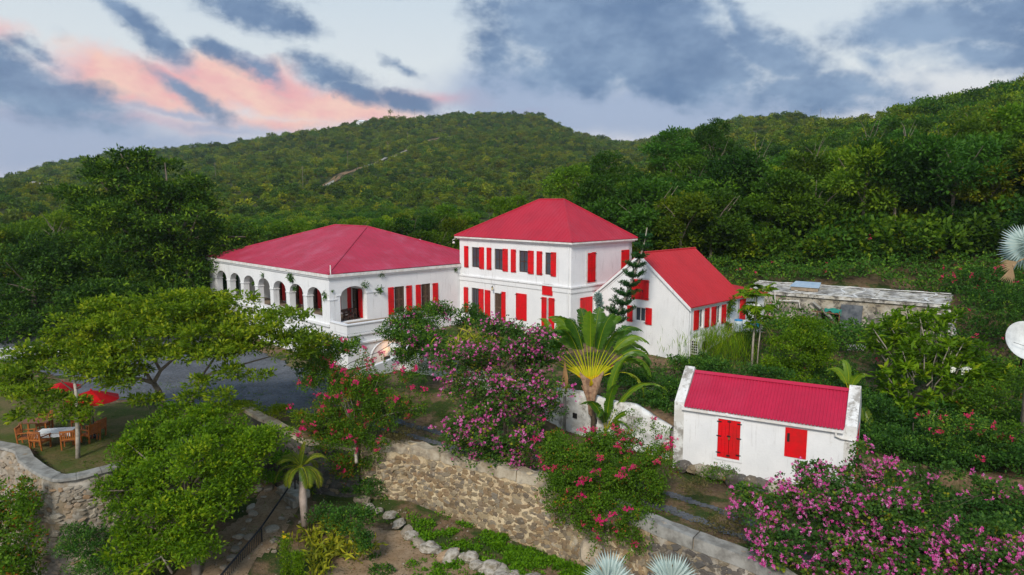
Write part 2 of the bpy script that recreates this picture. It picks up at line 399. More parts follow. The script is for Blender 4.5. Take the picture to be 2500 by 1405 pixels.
class Leaves:
    """collects many leaf blades (each one folded quad)"""
    def __init__(s, seed): s.r = np.random.RandomState(seed); s.V = []; s.T = []
    def blades(s, P, D, L, W, tint, up=.55):
        n = len(P); r = s.r
        D = unit(D); N = unit(r.normal(size=(n, 3)) * .75 + np.array([0, 0, up * 2]))
        S = unit(np.cross(D, N)); N2 = np.cross(S, D)
        L = np.broadcast_to(L, (n,))[:, None] * r.uniform(.7, 1.25, (n, 1)); W = np.broadcast_to(W, (n,))[:, None] * r.uniform(.8, 1.2, (n, 1))
        b = P; tip = P + D * L - N2 * L * .12; mid = P + D * L * .5 + N2 * L * .05
        s.V.append(np.stack([b, mid + S * W * .5, tip, mid - S * W * .5], 1).reshape(-1, 3)); s.T.append(np.broadcast_to(tint, (n,)))
    def cluster(s, C, cr, n, L, W, tint0=.5, tvar=.22, flat=.7, out=None, lift=.35):
        """n leaves round every centre C (m,3); cr radius"""
        m = len(C); r = s.r
        off = unit(r.normal(size=(m, n, 3))) * (r.uniform(0.15, 1, (m, n, 1)) ** .6) * np.broadcast_to(cr, (m,))[:, None, None]
        off[..., 2] *= flat
        P = (C[:, None, :] + off).reshape(-1, 3)
        D = unit(off) + r.normal(size=off.shape) * .45 + np.array([0, 0, lift])
        if out is not None: D = D + out[:, None, :] * .5
        ct = np.clip(np.broadcast_to(tint0, (m,)) + r.normal(size=m) * tvar, 0, 1)
        t = np.clip(ct[:, None] + r.normal(size=(m, n)) * .13, 0, 1).ravel()
        s.blades(P, D.reshape(-1, 3), L, W, t)
    def lobe(s, c, rad, ncl, n, cr, L, W, tint0=.5, tvar=.2, shell=.55, under=.35, flat=.7, lift=.35):
        """clusters through an ellipsoid, denser to its skin, thinner underneath"""
        r = s.r; d = unit(r.normal(size=(ncl, 3)))
        k = r.uniform(0, 1, ncl) < np.where(d[:, 2] < -.2, under, 1.0); d = d[k]
        rr = (shell + (1 - shell) * r.uniform(0, 1, (len(d), 1)) ** .7) * (1 + r.normal(size=(len(d), 1)) * .07)
        C = np.array(c) + d * rr * np.array(rad); tt = tint0
        ns = max(4, len(d) // 22)
        if len(d) > 60:      # billows: most clusters gather round a few boughs
            sd_ = d[r.randint(0, len(d), ns)]; sc = sd_ * r.uniform(.45, .92, (ns, 1)); j = r.randint(0, ns, len(d)); k2 = r.uniform(0, 1, len(d)) < .82
            q = unit(r.normal(size=(len(d), 3))) * (r.uniform(.3, 1, (len(d), 1)) ** .5) * (1.15 / ns ** .5 + .08) * np.array([1.15, 1.15, .8])
            B = np.array(c) + (sc[j] + q) * np.array(rad); C = np.where(k2[:, None], B, C)
            tt = np.clip(tint0 + r.normal(size=ns)[j] * .13, 0, 1)
        s.cluster(C, cr * r.uniform(.7, 1.3, len(C)), n, L, W, tt, tvar, flat, d, lift)
        return C
    def data(s): return np.concatenate(s.V), np.concatenate(s.T)
    def mesh(s, name, m):
        V, T = s.data(); n = len(T)
        return fast_mesh(name, V, np.arange(n * 4).reshape(n, 4), m, T)
def tri_cluster(n): pass
def flowers(lv, C, size, petals, rr, tvar=.5):
    """blossoms: a few petals round each point"""
    r = lv.r; m = len(C)
    ax = unit(r.normal(size=(m, 3)) + np.array([0, -.6, .9]))
    u = unit(np.cross(ax, r.normal(size=(m, 3)))); v = np.cross(ax, u)
    for k in range(petals):
        a = 2 * math.pi * k / petals + r.uniform(-.25, .25, (m, 1))
        D = u * np.cos(a) + v * np.sin(a) + ax * .35
        S = np.cross(ax, D); n = m
        L = size * r.uniform(.75, 1.25, (m, 1)); W = L * .6
        b = C; tip = C + D * L; mid = C + D * L * .6
        lv.V.append(np.stack([b, mid + S * W * .5, tip, mid - S * W * .5], 1).reshape(-1, 3)); lv.T.append(np.clip(r.uniform(0, 1, m) * tvar + r.uniform(0, .5, m), 0, 1))

# ---------------------------------------------------------------- terrain
def smooth_noise(x, y, seed):
    r = np.random.RandomState(seed); o = 0
    for i in range(5):
        k = 2 ** i; a = r.uniform(0, 6.28, 4)
        o = o + (np.sin(x * k * .9 + a[0] + 1.3 * np.sin(y * k * .7 + a[1])) * np.cos(y * k * 1.1 + a[2] + 1.1 * np.sin(x * k * .8 + a[3]))) / (1.7 ** i)
    return o * .5
XC = np.array([-900, -300, 0, 250, 500, 750, 1000, 1150, 1320, 1400, 1460, 1530, 1650, 1800, 1900, 2030, 2250, 2500, 2900, 3600.])
RC = np.array([75, 100, 150, 250, 400, 600, 900, 1500.])
YT = np.array([   # picture height of the canopy seen along each bearing, ring by ring
    [790, 690, 590, 530, 500, 480, 470, 520], [790, 690, 590, 525, 480, 455, 450, 500], [790, 690, 585, 525, 470, 444, 440, 490],
    [780, 680, 575, 515, 455, 410, 388, 450], [750, 660, 565, 500, 440, 395, 352, 420], [730, 640, 555, 490, 430, 380, 318, 400],
    [710, 630, 545, 480, 420, 360, 290, 390], [700, 625, 545, 480, 420, 355, 284, 390], [690, 615, 540, 475, 415, 350, 279, 390], [680, 610, 535, 470, 415, 370, 318, 400],
    [675, 605, 525, 460, 410, 375, 333, 400], [670, 600, 510, 440, 400, 375, 350, 400], [660, 590, 480, 410, 350, 318, 340, 420], [655, 590, 460, 390, 320, 286, 310, 420],
    [650, 585, 450, 370, 305, 274, 300, 400], [645, 575, 430, 340, 295, 297, 320, 400], [640, 555, 380, 260, 290, 320, 350, 420], [640, 530, 330, 200, 260, 300, 340, 420],
    [640, 500, 280, 120, 200, 260, 300, 400], [640, 480, 230, 60, 150, 240, 300, 400]])
HC = np.interp(RC, [75, 100, 150, 250, 900], [0, 0, 5.5, 5.5, 6.0])
EZT = np.zeros(YT.shape)
for _i, _x in enumerate(XC):
    for _j, _r in enumerate(RC):
        _v = ray(_x, YT[_i, _j]); EZT[_i, _j] = CAM_H + _v[2] / math.hypot(_v[0], _v[1]) * _r - HC[_j]
def polar_h(x, y):
    r = np.hypot(x, y); rr = np.clip(r, RC[0], RC[-1])
    th = np.clip(np.arctan2(x, y), -1.05, 1.05)
    px = 1250 + 1680 * np.tan(th)
    xi = np.clip(np.searchsorted(XC, px) - 1, 0, len(XC) - 2)
    fx = np.clip((px - XC[xi]) / (XC[xi + 1] - XC[xi]), 0, 1); fx = fx * fx * (3 - 2 * fx) * .5 + fx * .5
    lr = np.log(rr); lrc = np.log(RC)
    ri = np.clip(np.searchsorted(lrc, lr) - 1, 0, len(RC) - 2)
    fr = np.clip((lr - lrc[ri]) / (lrc[ri + 1] - lrc[ri]), 0, 1)
    # heights: tangent of the elevation along the bearing
    EZ = EZT
    z = (EZ[xi, ri] * (1 - fr) + EZ[xi, ri + 1] * fr) * (1 - fx) + (EZ[xi + 1, ri] * (1 - fr) + EZ[xi + 1, ri + 1] * fr) * fx
    z = z * 1.0
    am = np.clip((r - 90) / 250, 0, 1) * 7.0
    return z + smooth_noise(x / 95, y / 95, 3) * am + smooth_noise(x / 26, y / 26, 8) * am * .22
WALL_LINE = [(-90, 62), (-60, 48), (-34, 38), (-26.5, 34.3), (-25.2, 33.8), (-22.6, 31.4), (-20.8, 30.2), (-19, 31.4), (-17.5, 34), (-16.8, 38), (-16.1, 40.4), (-11.7, 37.4), (-8.6, 37.7), (-5.8, 37.5), (2, 32.7), (6.6, 28.5), (9.8, 26), (11.6, 23.2), (20, 13), (30, 5)]
WHITE_LINE = [(-8.5, 56.5), (-9.7, 53.2), (-7.8, 51.6), (-5.8, 50.2), (3.1, 42.3), (6.1, 39.6), (9.0, 37.3)]
def inpoly(x, y, P):
    c = np.zeros(x.shape, bool); n = len(P)
    for i in range(n):
        x1, y1 = P[i]; x2, y2 = P[(i + 1) % n]
        if y1 == y2: continue
        k = ((y1 > y) != (y2 > y)) & (x < (x2 - x1) * (y - y1) / (y2 - y1) + x1)
        c ^= k
    return c
UPPER = WALL_LINE + [(200, 5), (200, 200), (-200, 200), (-200, 62)]
TERR = [(-8.3, 57.2)] + [(x + .35, y + .42) for x, y in WHITE_LINE[1:]] + [(9.4, 37.6), (16.5, 33.0), (17.6, 34.6), (24, 33), (34, 27), (60, 25), (100, 60), (100, 120), (-5, 100), (2, 66)]
TP = np.array([(4.66, 53, -.15), (-4.8, 62, 0), (-2, 52, -.8), (2, 47, -1.2), (10, 48, -1.6), (13, 51, -1.0), (16.5, 52.5, -.4), (18.5, 54.5, .2), (14, 42, -2.2), (18, 47, -2.2), (22, 41, -2.8), (28, 53, -1.0), (22, 60, -.4),
               (35, 46, -2.2), (25, 37, -3.2), (32, 66, 2.2), (44, 56, 2.0), (15, 72, .8), (40, 36, -3), (6, 42, -1.4), (-3, 49.5, -1.0)])
def near_h(x, y):
    zup = np.interp(x, [-14, -6, 9, 20], [-2.2, -3.3, -3.75, -4.7])
    zup = np.where(y > 46, -2.2, zup)
    m = (y > 42) & (y <= 46)
    zup = np.where(m, zup + (-2.2 - zup) * (y - 42) / 4, zup)
    zlo = -5.2 + np.interp(x, [-40, -22, -16, -13, -8, 5, 14, 30], [-2.5, -1, -.5, 0, -.9, -.9, -1.6, -3]) - .12 * (37 - y) - .25 * np.clip(27 - y, 0, 30)
    zlo = zlo + smooth_noise(x / 2.6, y / 2.6, 5) * .12
    wts = 0; tz = 0
    for px, py, pz in TP:
        q = 1 / ((x - px) ** 2 + (y - py) ** 2 + 1.5) ** 1.5
        wts = wts + q; tz = tz + q * pz
    tz = tz / wts + smooth_noise(x / 3, y / 3, 9) * .1
    h = np.where(inpoly(x, y, UPPER), zup, zlo)
    return np.where(inpoly(x, y, TERR), tz, h)
def ground_h(x, y):
    x = np.asarray(x, float); y = np.asarray(y, float)
    r = np.hypot(x, y); k = np.clip((r - 66) / 16, 0, 1); k = k * k * (3 - 2 * k)
    return near_h(x, y) * (1 - k) + polar_h(x, y) * k
def gz(x, y): return float(ground_h(np.array([x]), np.array([y]))[0])

ths = np.linspace(-1.02, 1.02, 520)
rs = np.concatenate([np.linspace(6, 22, 20)[:-1], np.arange(22, 75, .3), np.geomspace(75, 1500, 170)])
TH, RR = np.meshgrid(ths, rs)
GX = np.sin(TH) * RR; GY = np.cos(TH) * RR
GZ = ground_h(GX.ravel(), GY.ravel()).reshape(GX.shape)
nr, nt = GX.shape
idx = np.arange(nr * nt).reshape(nr, nt)
Q = np.stack([idx[:-1, :-1], idx[:-1, 1:], idx[1:, 1:], idx[1:, :-1]], -1).reshape(-1, 4)
def ground_mat():
    m = bpy.data.materials.new('soil_undergrowth_and_shade'); m.use_nodes = True
    t = NT(m.node_tree); b = t.n['Principled BSDF']
    tcn = t.new('ShaderNodeTexCoord'); V = tcn.outputs['Object']
    n = t.noise(V, .5, 7, .65)[0]; n2 = t.noise(V, 3.5, 7, .7)[0]; n3 = t.noise(V, 16, 4, .7)[0]
    soil = t.mix(t.remap(n2, .35, .65), (.23, .15, .085), (.13, .085, .05))
    soil = t.mix(t.math('MULTIPLY', t.remap(n3, .58, .7), .7), soil, (.42, .34, .24))
    green = t.mix(n2, (.030, .055, .012), (.06, .085, .02))
    cc = t.mix(t.remap(n, .44, .58), soil, green)
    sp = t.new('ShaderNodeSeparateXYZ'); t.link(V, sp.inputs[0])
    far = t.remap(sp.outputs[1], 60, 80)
    cc = t.mix(far, cc, t.mix(n2, (.022, .036, .010), (.060, .066, .020)))  # hill ground colour darkened to stand for shade between the trees
    t.put(b.inputs['Base Color'], cc); b.inputs['Roughness'].default_value = 1.0; b.inputs['Specular IOR Level'].default_value = .1
    bn = t.new('ShaderNodeBump'); bn.inputs['Strength'].default_value = .9; bn.inputs['Distance'].default_value = .12
    t.link(t.noise(V, 5, 8, .7)[0], bn.inputs['Height']); t.link(bn.outputs[0], b.inputs['Normal'])
    return m
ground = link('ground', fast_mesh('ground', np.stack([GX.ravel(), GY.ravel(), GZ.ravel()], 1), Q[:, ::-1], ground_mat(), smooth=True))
tag(ground, kind='structure', label='sloping garden soil rising into scrubby hills')

def sheet(name, P, m, step=.35, lift=.02, kind='structure', label=None, zfix=None):
    """a draped sheet over the ground inside polygon P"""
    P = [tuple(p[:2]) for p in P]
    xs = [p[0] for p in P]; ys = [p[1] for p in P]
    X, Y = np.meshgrid(np.arange(min(xs), max(xs) + step, step), np.arange(min(ys), max(ys) + step, step))
    Z = ground_h(X.ravel(), Y.ravel()).reshape(X.shape) + lift
    # a little overlap of the outline is pushed by noise so that the edge is ragged
    jx = smooth_noise(X / 1.3, Y / 1.3, 17) * .35; jy = smooth_noise(X / 1.1, Y / 1.1, 23) * .35
    ins = inpoly((X + jx).ravel(), (Y + jy).ravel(), P).reshape(X.shape)
    n0, n1 = X.shape; ii = np.arange(n0 * n1).reshape(n0, n1)
    q = np.stack([ii[:-1, :-1], ii[:-1, 1:], ii[1:, 1:], ii[1:, :-1]], -1)
    k = ins[:-1, :-1] & ins[:-1, 1:] & ins[1:, 1:] & ins[1:, :-1]
    q = q[k]
    used, inv = np.unique(q.ravel(), return_inverse=True)
    V = np.stack([X.ravel(), Y.ravel(), Z.ravel()], 1)[used]
    o = link(name, fast_mesh(name, V, inv.reshape(-1, 4), m, smooth=True))
    return tag(o, label, kind=kind)
def grass_mat(name, a, b_, c_, s=.5):
    m = bpy.data.materials.new(name); m.use_nodes = True
    t = NT(m.node_tree); b = t.n['Principled BSDF']; V = t.new('ShaderNodeTexCoord').outputs['Object']
    n = t.noise(V, s, 7, .65)[0]; n2 = t.noise(V, 6, 6, .75)[0]
    cc = t.mix(t.remap(n, .38, .62), a, b_); cc = t.mix(t.math('MULTIPLY', t.remap(n2, .45, .65), .6), cc, c_)
    t.put(b.inputs['Base Color'], cc); b.inputs['Roughness'].default_value = 1; b.inputs['Specular IOR Level'].default_value = .1
    bn = t.new('ShaderNodeBump'); bn.inputs['Strength'].default_value = 1; bn.inputs['Distance'].default_value = .06
    t.link(t.noise(V, 22, 5, .7)[0], bn.inputs['Height']); t.link(bn.outputs[0], b.inputs['Normal'])
    return m
M_lawn = grass_mat('lawn_grass', (.085, .11, .022), (.17, .13, .055), (.055, .08, .02))
M_gravel = grass_mat('grey_gravel', (.135, .145, .16), (.085, .09, .10), (.23, .235, .24), s=.6)
M_verge = grass_mat('dry_verge', (.20, .15, .08), (.10, .10, .03), (.30, .22, .13), s=.8)
M_dirt = grass_mat('trodden_earth', (.30, .20, .115), (.38, .27, .17), (.18, .12, .07), s=.9)
sheet('lawn', [(-62, 50), (-34, 38.6), (-26.5, 34.9), (-25.2, 34.4), (-22.6, 32.0), (-20.8, 31.0), (-19.6, 31.9), (-18, 34.2), (-17.3, 38), (-16.6, 41.2), (-17.5, 43.5), (-21, 41.3), (-24, 43), (-29, 43.5), (-33, 49), (-45, 55), (-60, 60)], M_lawn, label='short dry lawn inside the bastion wall')
drive = sheet('gravel_drive', [(-60, 64), (-45, 56), (-33, 49.5), (-29, 44), (-24, 43.5), (-21, 41.8), (-17.5, 44), (-16.2, 41.5), (-12, 40.4), (-11, 45), (-13.2, 50.5), (-16, 53), (-20, 57), (-30, 66)], M_gravel, lift=.03, label='blue grey gravel drive in front of the arcaded house')
sheet('verge', [(-13.5, 51.5), (-18, 52.5), (-19, 55.5), (-16, 56), (-12.5, 53)], M_verge, lift=.05, label='bare dry verge beside the arcaded house')
def band(P, w0, w1):
    L = []; Rr = []
    for i, p in enumerate(P):
        a = Vector(P[max(i - 1, 0)]); b = Vector(P[min(i + 1, len(P) - 1)]); d = (b - a).normalized(); n = Vector((-d.y, d.x))
        L.append(tuple(Vector(p) + n * w0)); Rr.append(tuple(Vector(p) + n * w1))
    return L + Rr[::-1]
RP = [(-12.5, 42.5), (-9, 42.2), (-6, 40.8), (-1, 37.6), (4, 34.3), (8.5, 31), (12, 28.2), (17, 23.5)]
sheet('road', band(RP, 1.25, .45), M_gravel, step=.15, lift=.03, label='upper gravel wheel track below the white shed')
sheet('road', band(RP, -.35, -1.15), M_gravel, step=.15, lift=.03, label='lower gravel wheel track behind the rubble wall')
sheet('path', [(-14.5, 39), (-12.6, 38.2), (-11.4, 35.5), (-11.6, 31.5), (-12.5, 27), (-17.5, 26), (-16, 30), (-14, 34.5)], M_dirt, step=.2, lift=.03, label='stony earth path going down beside the iron handrail')
sheet('path', [(-9, 35.5), (-4, 33.5), (0, 30.5), (2, 27), (-9, 26.5)], M_dirt, step=.2, lift=.025, label='bare earth bed below the rubble wall')
# raw earth and a road cut on the far hill

# ================================================================ BUILDINGS
def frame_map(o, s, t):
    """local (along, into the wall, up) -> world"""
    o = Vector(o); s = Vector(s); t = Vector(t)
    return lambda a, b, z: o + s * a + t * b + Vector((0, 0, z))
FB = lambda b0: frame_map(G(0, b0), -Av, Bv)         # walls facing -B: along = -a (runs to the right), inward = +b
FA = lambda a0: frame_map(G(a0, 0), Bv, Av)          # walls facing -A: along = b, inward = +a
def wall(name, fm, s0, s1, z0, z1, thick, holes, m, parent, label=None):
    """a wall sheet with thickness and rectangular openings, only its skin"""
    mb = MB()
    S = sorted(set([s0, s1] + [q for h in holes for q in h[:2]])); Z = sorted(set([z0, z1] + [q for h in holes for q in h[2:4]]))
    def op(i, j):
        if i < 0 or j < 0 or i >= len(S) - 1 or j >= len(Z) - 1: return True
        cs, cz = (S[i] + S[i + 1]) / 2, (Z[j] + Z[j + 1]) / 2
        return any(h[0] < cs < h[1] and h[2] < cz < h[3] for h in holes)
    for i in range(len(S) - 1):
        for j in range(len(Z) - 1):
            if op(i, j): continue
            a, b, c, d = S[i], S[i + 1], Z[j], Z[j + 1]
            mb.poly([fm(a, 0, c), fm(b, 0, c), fm(b, 0, d), fm(a, 0, d)])
            mb.poly([fm(b, thick, c), fm(a, thick, c), fm(a, thick, d), fm(b, thick, d)])
            if op(i - 1, j): mb.poly([fm(a, thick, c), fm(a, 0, c), fm(a, 0, d), fm(a, thick, d)])
            if op(i + 1, j): mb.poly([fm(b, 0, c), fm(b, thick, c), fm(b, thick, d), fm(b, 0, d)])
            if op(i, j - 1): mb.poly([fm(a, thick, c), fm(b, thick, c), fm(b, 0, c), fm(a, 0, c)])
            if op(i, j + 1): mb.poly([fm(a, 0, d), fm(b, 0, d), fm(b, thick, d), fm(a, thick, d)])
    o = mb.build(name, m, parent)
    if label: o['label'] = label
    return o
def fbox(mb, fm, s0, s1, t0, t1, z0, z1):
    mb.quadbox([fm(s0, t0, z0), fm(s1, t0, z0), fm(s1, t1, z0), fm(s0, t1, z0), fm(s0, t0, z1), fm(s1, t0, z1), fm(s1, t1, z1), fm(s0, t1, z1)])
    return mb
def shutter(parent, fm, s0, s1, z0, z1, t=-.03, bar=True, planks=2, m=None, rot=0.0, hinge=None):
    """boarded shutter: boards with grooves, a middle batten, strap hinges"""
    mb = MB(); wpl = (s1 - s0) / planks
    for k in range(planks):
        fbox(mb, fm, s0 + k * wpl + .006, s0 + (k + 1) * wpl - .006, t - .045, t, z0, z1)
    zc = (z0 + z1) / 2
    fbox(mb, fm, s0 + .01, s1 - .01, t - .062, t - .0455, zc - .05, zc + .05)
    o = mb.build('shutter', m or M_shut, parent)
    if bar:
        for hz in (z0 + .12, z1 - .12):
            h = MB(); side = hinge if hinge is not None else s0
            e0, e1 = (side - .10, side + .22) if side == s0 else (side - .22, side + .10)
            fbox(h, fm, e0, e1, t - .075, t - .0625, hz - .022, hz + .022)
            h.build('hinge', M_iron, o)
    return o
def window(parent, fm, s0, s1, z0, z1, t=.12, mull=1, trans=1, m=None, dark_low=False, bars=.05):
    mb = MB(); e = .06
    fbox(mb, fm, s0, s0 + e, t - .03, t + .04, z0, z1); fbox(mb, fm, s1 - e, s1, t - .03, t + .04, z0, z1)
    fbox(mb, fm, s0 + e, s1 - e, t - .03, t + .04, z0, z0 + e); fbox(mb, fm, s0 + e, s1 - e, t - .03, t + .04, z1 - e, z1)
    for k in range(mull):
        c = s0 + (s1 - s0) * (k + 1) / (mull + 1); fbox(mb, fm, c - bars / 2, c + bars / 2, t - .032, t + .038, z0 + e, z1 - e)
    for k in range(trans):
        c = z0 + (z1 - z0) * (k + 1) / (trans + 1); fbox(mb, fm, s0 + e, s1 - e, t - .026, t + .032, c - bars / 2, c + bars / 2)
    w_ = mb.build('window', m or M_frame, parent)
    g = MB(); fbox(g, fm, s0 + .03, s1 - .03, t, t + .01, z0 + .03, z1 - .03); g.build('pane', M_glass, w_)
    return w_
def louvre(parent, fm, s0, s1, z0, z1, t=.08, leaves=2):
    for k in range(leaves):
        a = s0 + (s1 - s0) * k / leaves + .008; b = s0 + (s1 - s0) * (k + 1) / leaves - .008
        mb = MB(); e = .07
        fbox(mb, fm, a, a + e, t, t + .05, z0, z1); fbox(mb, fm, b - e, b, t, t + .05, z0, z1)
        for zc in (z0, (z0 + z1) / 2 - .05, z1 - .1): fbox(mb, fm, a + e, b - e, t, t + .05, zc, zc + .1)
        d = mb.build('louvre_door', M_wood, parent)
        n = int((z1 - z0) / .09); sl = MB()
        for i in range(n):
            zc = z0 + (i + .5) * (z1 - z0) / n
            sl.quadbox([fm(a + e, t + .002, zc - .035), fm(b - e, t + .002, zc - .035), fm(b - e, t + .046, zc), fm(a + e, t + .046, zc), fm(a + e, t + .002, zc - .022), fm(b - e, t + .002, zc - .022), fm(b - e, t + .046, zc + .013), fm(a + e, t + .046, zc + .013)])
        q = sl.build('slat', M_wood, d); q['kind'] = 'stuff'
def spandrel(mb, fm, s0, s1, zs, zt, thick, n=14):
    c = (s0 + s1) / 2; hw = (s1 - s0) / 2; P = []
    for i in range(n + 1):
        s = s0 + (s1 - s0) * i / n; P.append((s, zs + (zt - zs) * math.sqrt(max(0, 1 - ((s - c) / hw) ** 2))))
    for (a, za), (b, zb) in zip(P[:-1], P[1:]):
        mb.poly([fm(a, 0, za), fm(b, 0, zb), fm(b, 0, zt), fm(a, 0, zt)])
        mb.poly([fm(b, thick, zb), fm(a, thick, za), fm(a, thick, zt), fm(b, thick, zt)])
        mb.poly([fm(a, thick, za), fm(b, thick, zb), fm(b, 0, zb), fm(a, 0, za)])
def hip_roof(parent, corners, ridge, m, ribs=True, step=.6, thick=.05):
    """corners: 4 eave points ccw starting at near corner (front edge 0-1); ridge: 2 points (r0 near edge 3-0, r1 near edge 1-2)"""
    c0, c1, c2, c3 = corners; r0, r1 = ridge
    faces = [[c0, c1, r1, r0], [c1, c2, r1], [c2, c3, r0, r1], [c3, c0, r0]]
    for f in faces:
        mb = MB(); n = (f[1] - f[0]).cross(f[2] - f[0]).normalized()
        if n.z < 0: n = -n
        up = [p + n * thick for p in f]
        mb.poly(up); mb.poly([p for p in f][::-1])
        for i in range(len(f)): mb.poly([f[i], f[(i + 1) % len(f)], up[(i + 1) % len(f)], up[i]])
        # standing ribs running down the slope
        e = (f[1] - f[0]).normalized(); dn = n.cross(e)
        if dn.z > 0: dn = -dn
        L = (f[1] - f[0]).length; k = int(L / step)
        for i in range(1, k):
            s = L * i / k; base = f[0] + e * s
            # length up the slope until an edge of the polygon
            best = None
            for j in range(1, len(f)):
                p, q = f[j], f[(j + 1) % len(f)]
                a1 = (p - base).dot(e); a2 = (q - base).dot(e)
                if (a1 > 0) != (a2 > 0):
                    tt = a1 / (a1 - a2); h = (p + (q - p) * tt - base).dot(-dn)
                    if h > .1 and (best is None or h < best): best = h
            if best:
                h = best - .05; b0 = base + n * (thick - .004); wv = e * .014; hv = n * .022; top = -dn * h
                mb.quadbox([b0 - wv, b0 + wv, b0 + wv + top, b0 - wv + top, b0 - wv * .5 + hv, b0 + wv * .5 + hv, b0 + wv * .5 + top + hv, b0 - wv * .5 + top + hv])
        mb.build('roof_slope', m, parent)
    upv = Vector((0, 0, thick + .005))
    for p, q in ((c0, r0), (c1, r1), (c2, r1), (c3, r0), (r0, r1)):
        MB().tube([p + upv, q + upv], .085, 6).build('ridge_cap', m, parent)

# ---------------- arcaded house
A0 = empty('arcaded_house', G(0, 0, -2.2), 0, 'single storey white arcaded house under a low faded red hip roof', 'house')
A0m = A0.matrix_basis.inverted()
def sub_house(root):
    """children of the root are modelled in world coordinates, shifted back by the root's place"""
    inv = Vector(root.location)
    return inv
class HB(MB):
    pass
_link = link
def link(name, me, parent=None):
    o = _link(name, me, parent)
    if parent is not None:
        top = parent
        while top.parent is not None: top = top.parent
        if parent is top and top.type == 'EMPTY' and top.get('world_built'):
            o.matrix_parent_inverse = Matrix.Translation(Vector(top.location)).inverted()
    return o
A0['world_built'] = 1
ZT = 4.62
fmF = FB(0.0); archs = []
RS = [1.2, 4.28, 7.36, 10.44, 13.56, 16.7, 19.95]
holes = []
for r_ in RS: holes.append((-(r_ + 2.45), -r_, 1.38 if r_ < 9 else 1.2, 3.78))
wall('arcade_wall', fmF, -24.3, 0, -3.2, ZT, .55, holes, M_white, A0)
sp_ = MB()
for h in holes: spandrel(sp_, frame_map(G(0, .0), -Av, Bv), h[0], h[1], 2.98, 3.775, .55)
sp_.build('arch_head', M_white, A0)['kind'] = 'stuff'
# moulding at the springing of the arches, pier by pier
edges = [-24.3] + [q for h in sorted(holes) for q in h[:2]] + [0]
for i in range(0, len(edges), 2):
    mo = MB(); fbox(mo, fmF, edges[i] - (.05 if i else 0), edges[i + 1] + (.05 if i < len(edges) - 2 else .05), -.06, .60, 2.9, 2.985); mo.build('impost_moulding', M_white, A0)
# right hand wall with the wide arch
fmR = FA(0.0)
bigh = (.95, 3.45, 1.02, 3.88)
dh = [(6.2, 7.25, 1.15, 3.46), (9.08, 10.1, 1.15, 3.45)]
wall('side_wall', fmR, .55, 13.55, -3.2, ZT, .5, [bigh] + dh, M_white, A0)
sp2 = MB(); spandrel(sp2, fmR, bigh[0], bigh[1], 3.08, 3.875, .5); sp2.build('arch_head', M_white, A0)
for a_, b_ in ((.0, .95), (3.45, 4.6)):
    mo = MB(); fbox(mo, fmR, a_ + (.552 if a_ == 0 else 0) - .05 * (a_ > 0), b_ + .05 * (a_ == 0), -.055, .12, 3.2, 3.28); mo.build('impost_moulding', M_white, A0)
wall('back_wall', frame_map(G(0, 18), -Av, -Bv), -24.3, 0, -3.2, ZT, .5, [], M_white, A0)
wall('end_wall', frame_map(G(24.3, 0), Bv, -Av), .55, 17.5, -3.2, ZT, .5, [(1.0, 3.0, 1.2, 3.6)], M_white, A0)
# floor, ceiling and inner wall of the gallery
mb = MB(); fbox(mb, fmF, -23.8, -.5, .55, 17.4, .7, .9); mb.build('floor', M_floor, A0)
mb = MB(); fbox(mb, fmF, -23.8, -.5, .55, 17.4, 4.1, 4.2); mb.build('ceiling', M_white, A0)
inh = [(-2.6, -1.5, .9, 3.4), (-6.1, -5.0, .9, 3.4), (-9.5, -8.4, .9, 3.4), (-13.0, -11.9, .9, 3.4), (-16.5, -15.4, .9, 3.4)]
fmI = frame_map(G(0, 3.6), -Av, Bv)
wall('inner_wall', fmI, -23.8, -.5, .9, 4.1, .3, inh, M_white, A0)
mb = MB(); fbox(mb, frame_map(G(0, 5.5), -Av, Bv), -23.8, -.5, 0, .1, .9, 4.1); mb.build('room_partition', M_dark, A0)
for h in inh:
    shutter(A0, fmI, h[0] - .62, h[0] - .04, h[2] + .1, h[3] + .02, hinge=h[0] - .04, planks=2)
    shutter(A0, fmI, h[1] + .04, h[1] + .62, h[2] + .1, h[3] + .02, planks=2)
    louvre(A0, fmI, h[0], h[0] + .5, h[2], h[3], leaves=1)
# cornice
def ring(name, loop, prof_out, z0, z1, m, parent):
    """straight lengths of moulding along consecutive fm segments"""
    for i, (fm, s0, s1) in enumerate(loop):
        mb = MB(); fbox(mb, fm, s0, s1, -prof_out, .0, z0, z1); mb.build(name, m, parent)
for (z0, z1, pr, mm, nm) in ((ZT - .02, ZT + .13, .12, M_white, 'cornice'), (ZT + .13, ZT + .36, .24, M_trim, 'cornice')):
    mb = MB(); fbox(mb, fmF, -24.3 - pr, pr, -pr, .55, z0, z1); mb.build(nm, mm, A0)
    mb = MB(); fbox(mb, fmR, .552, 13.5, -pr + .001, .5, z0, z1); mb.build(nm, mm, A0)
for (z0, z1, pr) in ((.78, .98, .16), (-.35, -.15, .10)):
    mb = MB(); fbox(mb, fmF, -24.4, -.02, -pr, -.002, z0, z1); mb.build('ledge', M_white, A0)
for l in ((5.52, 6.1, 3.47, 1.1, 5.52), (7.40, 8.0, 3.46, 1.12, 7.40), (8.42, 8.98, 3.45, 1.12, 8.42), (10.3, 10.9, 3.43, 1.12, 10.3)):
    shutter(A0, fmR, l[0], l[1], l[3], l[2], hinge=l[0] if l[0] in (7.40, 10.3) else l[1])
for h in dh: louvre(A0, fmR, *h)
for h in dh:
    mb = MB(); fbox(mb, fmR, h[0] - .1, h[1] + .1, .3, .4, h[2], h[3]); mb.build('door_backing', M_dark, A0)
c_ = [G(-.12, -.12, 5.0), G(-.12, 17.9, 5.0), G(24.1, 17.9, 5.0), G(24.1, -.12, 5.0)]
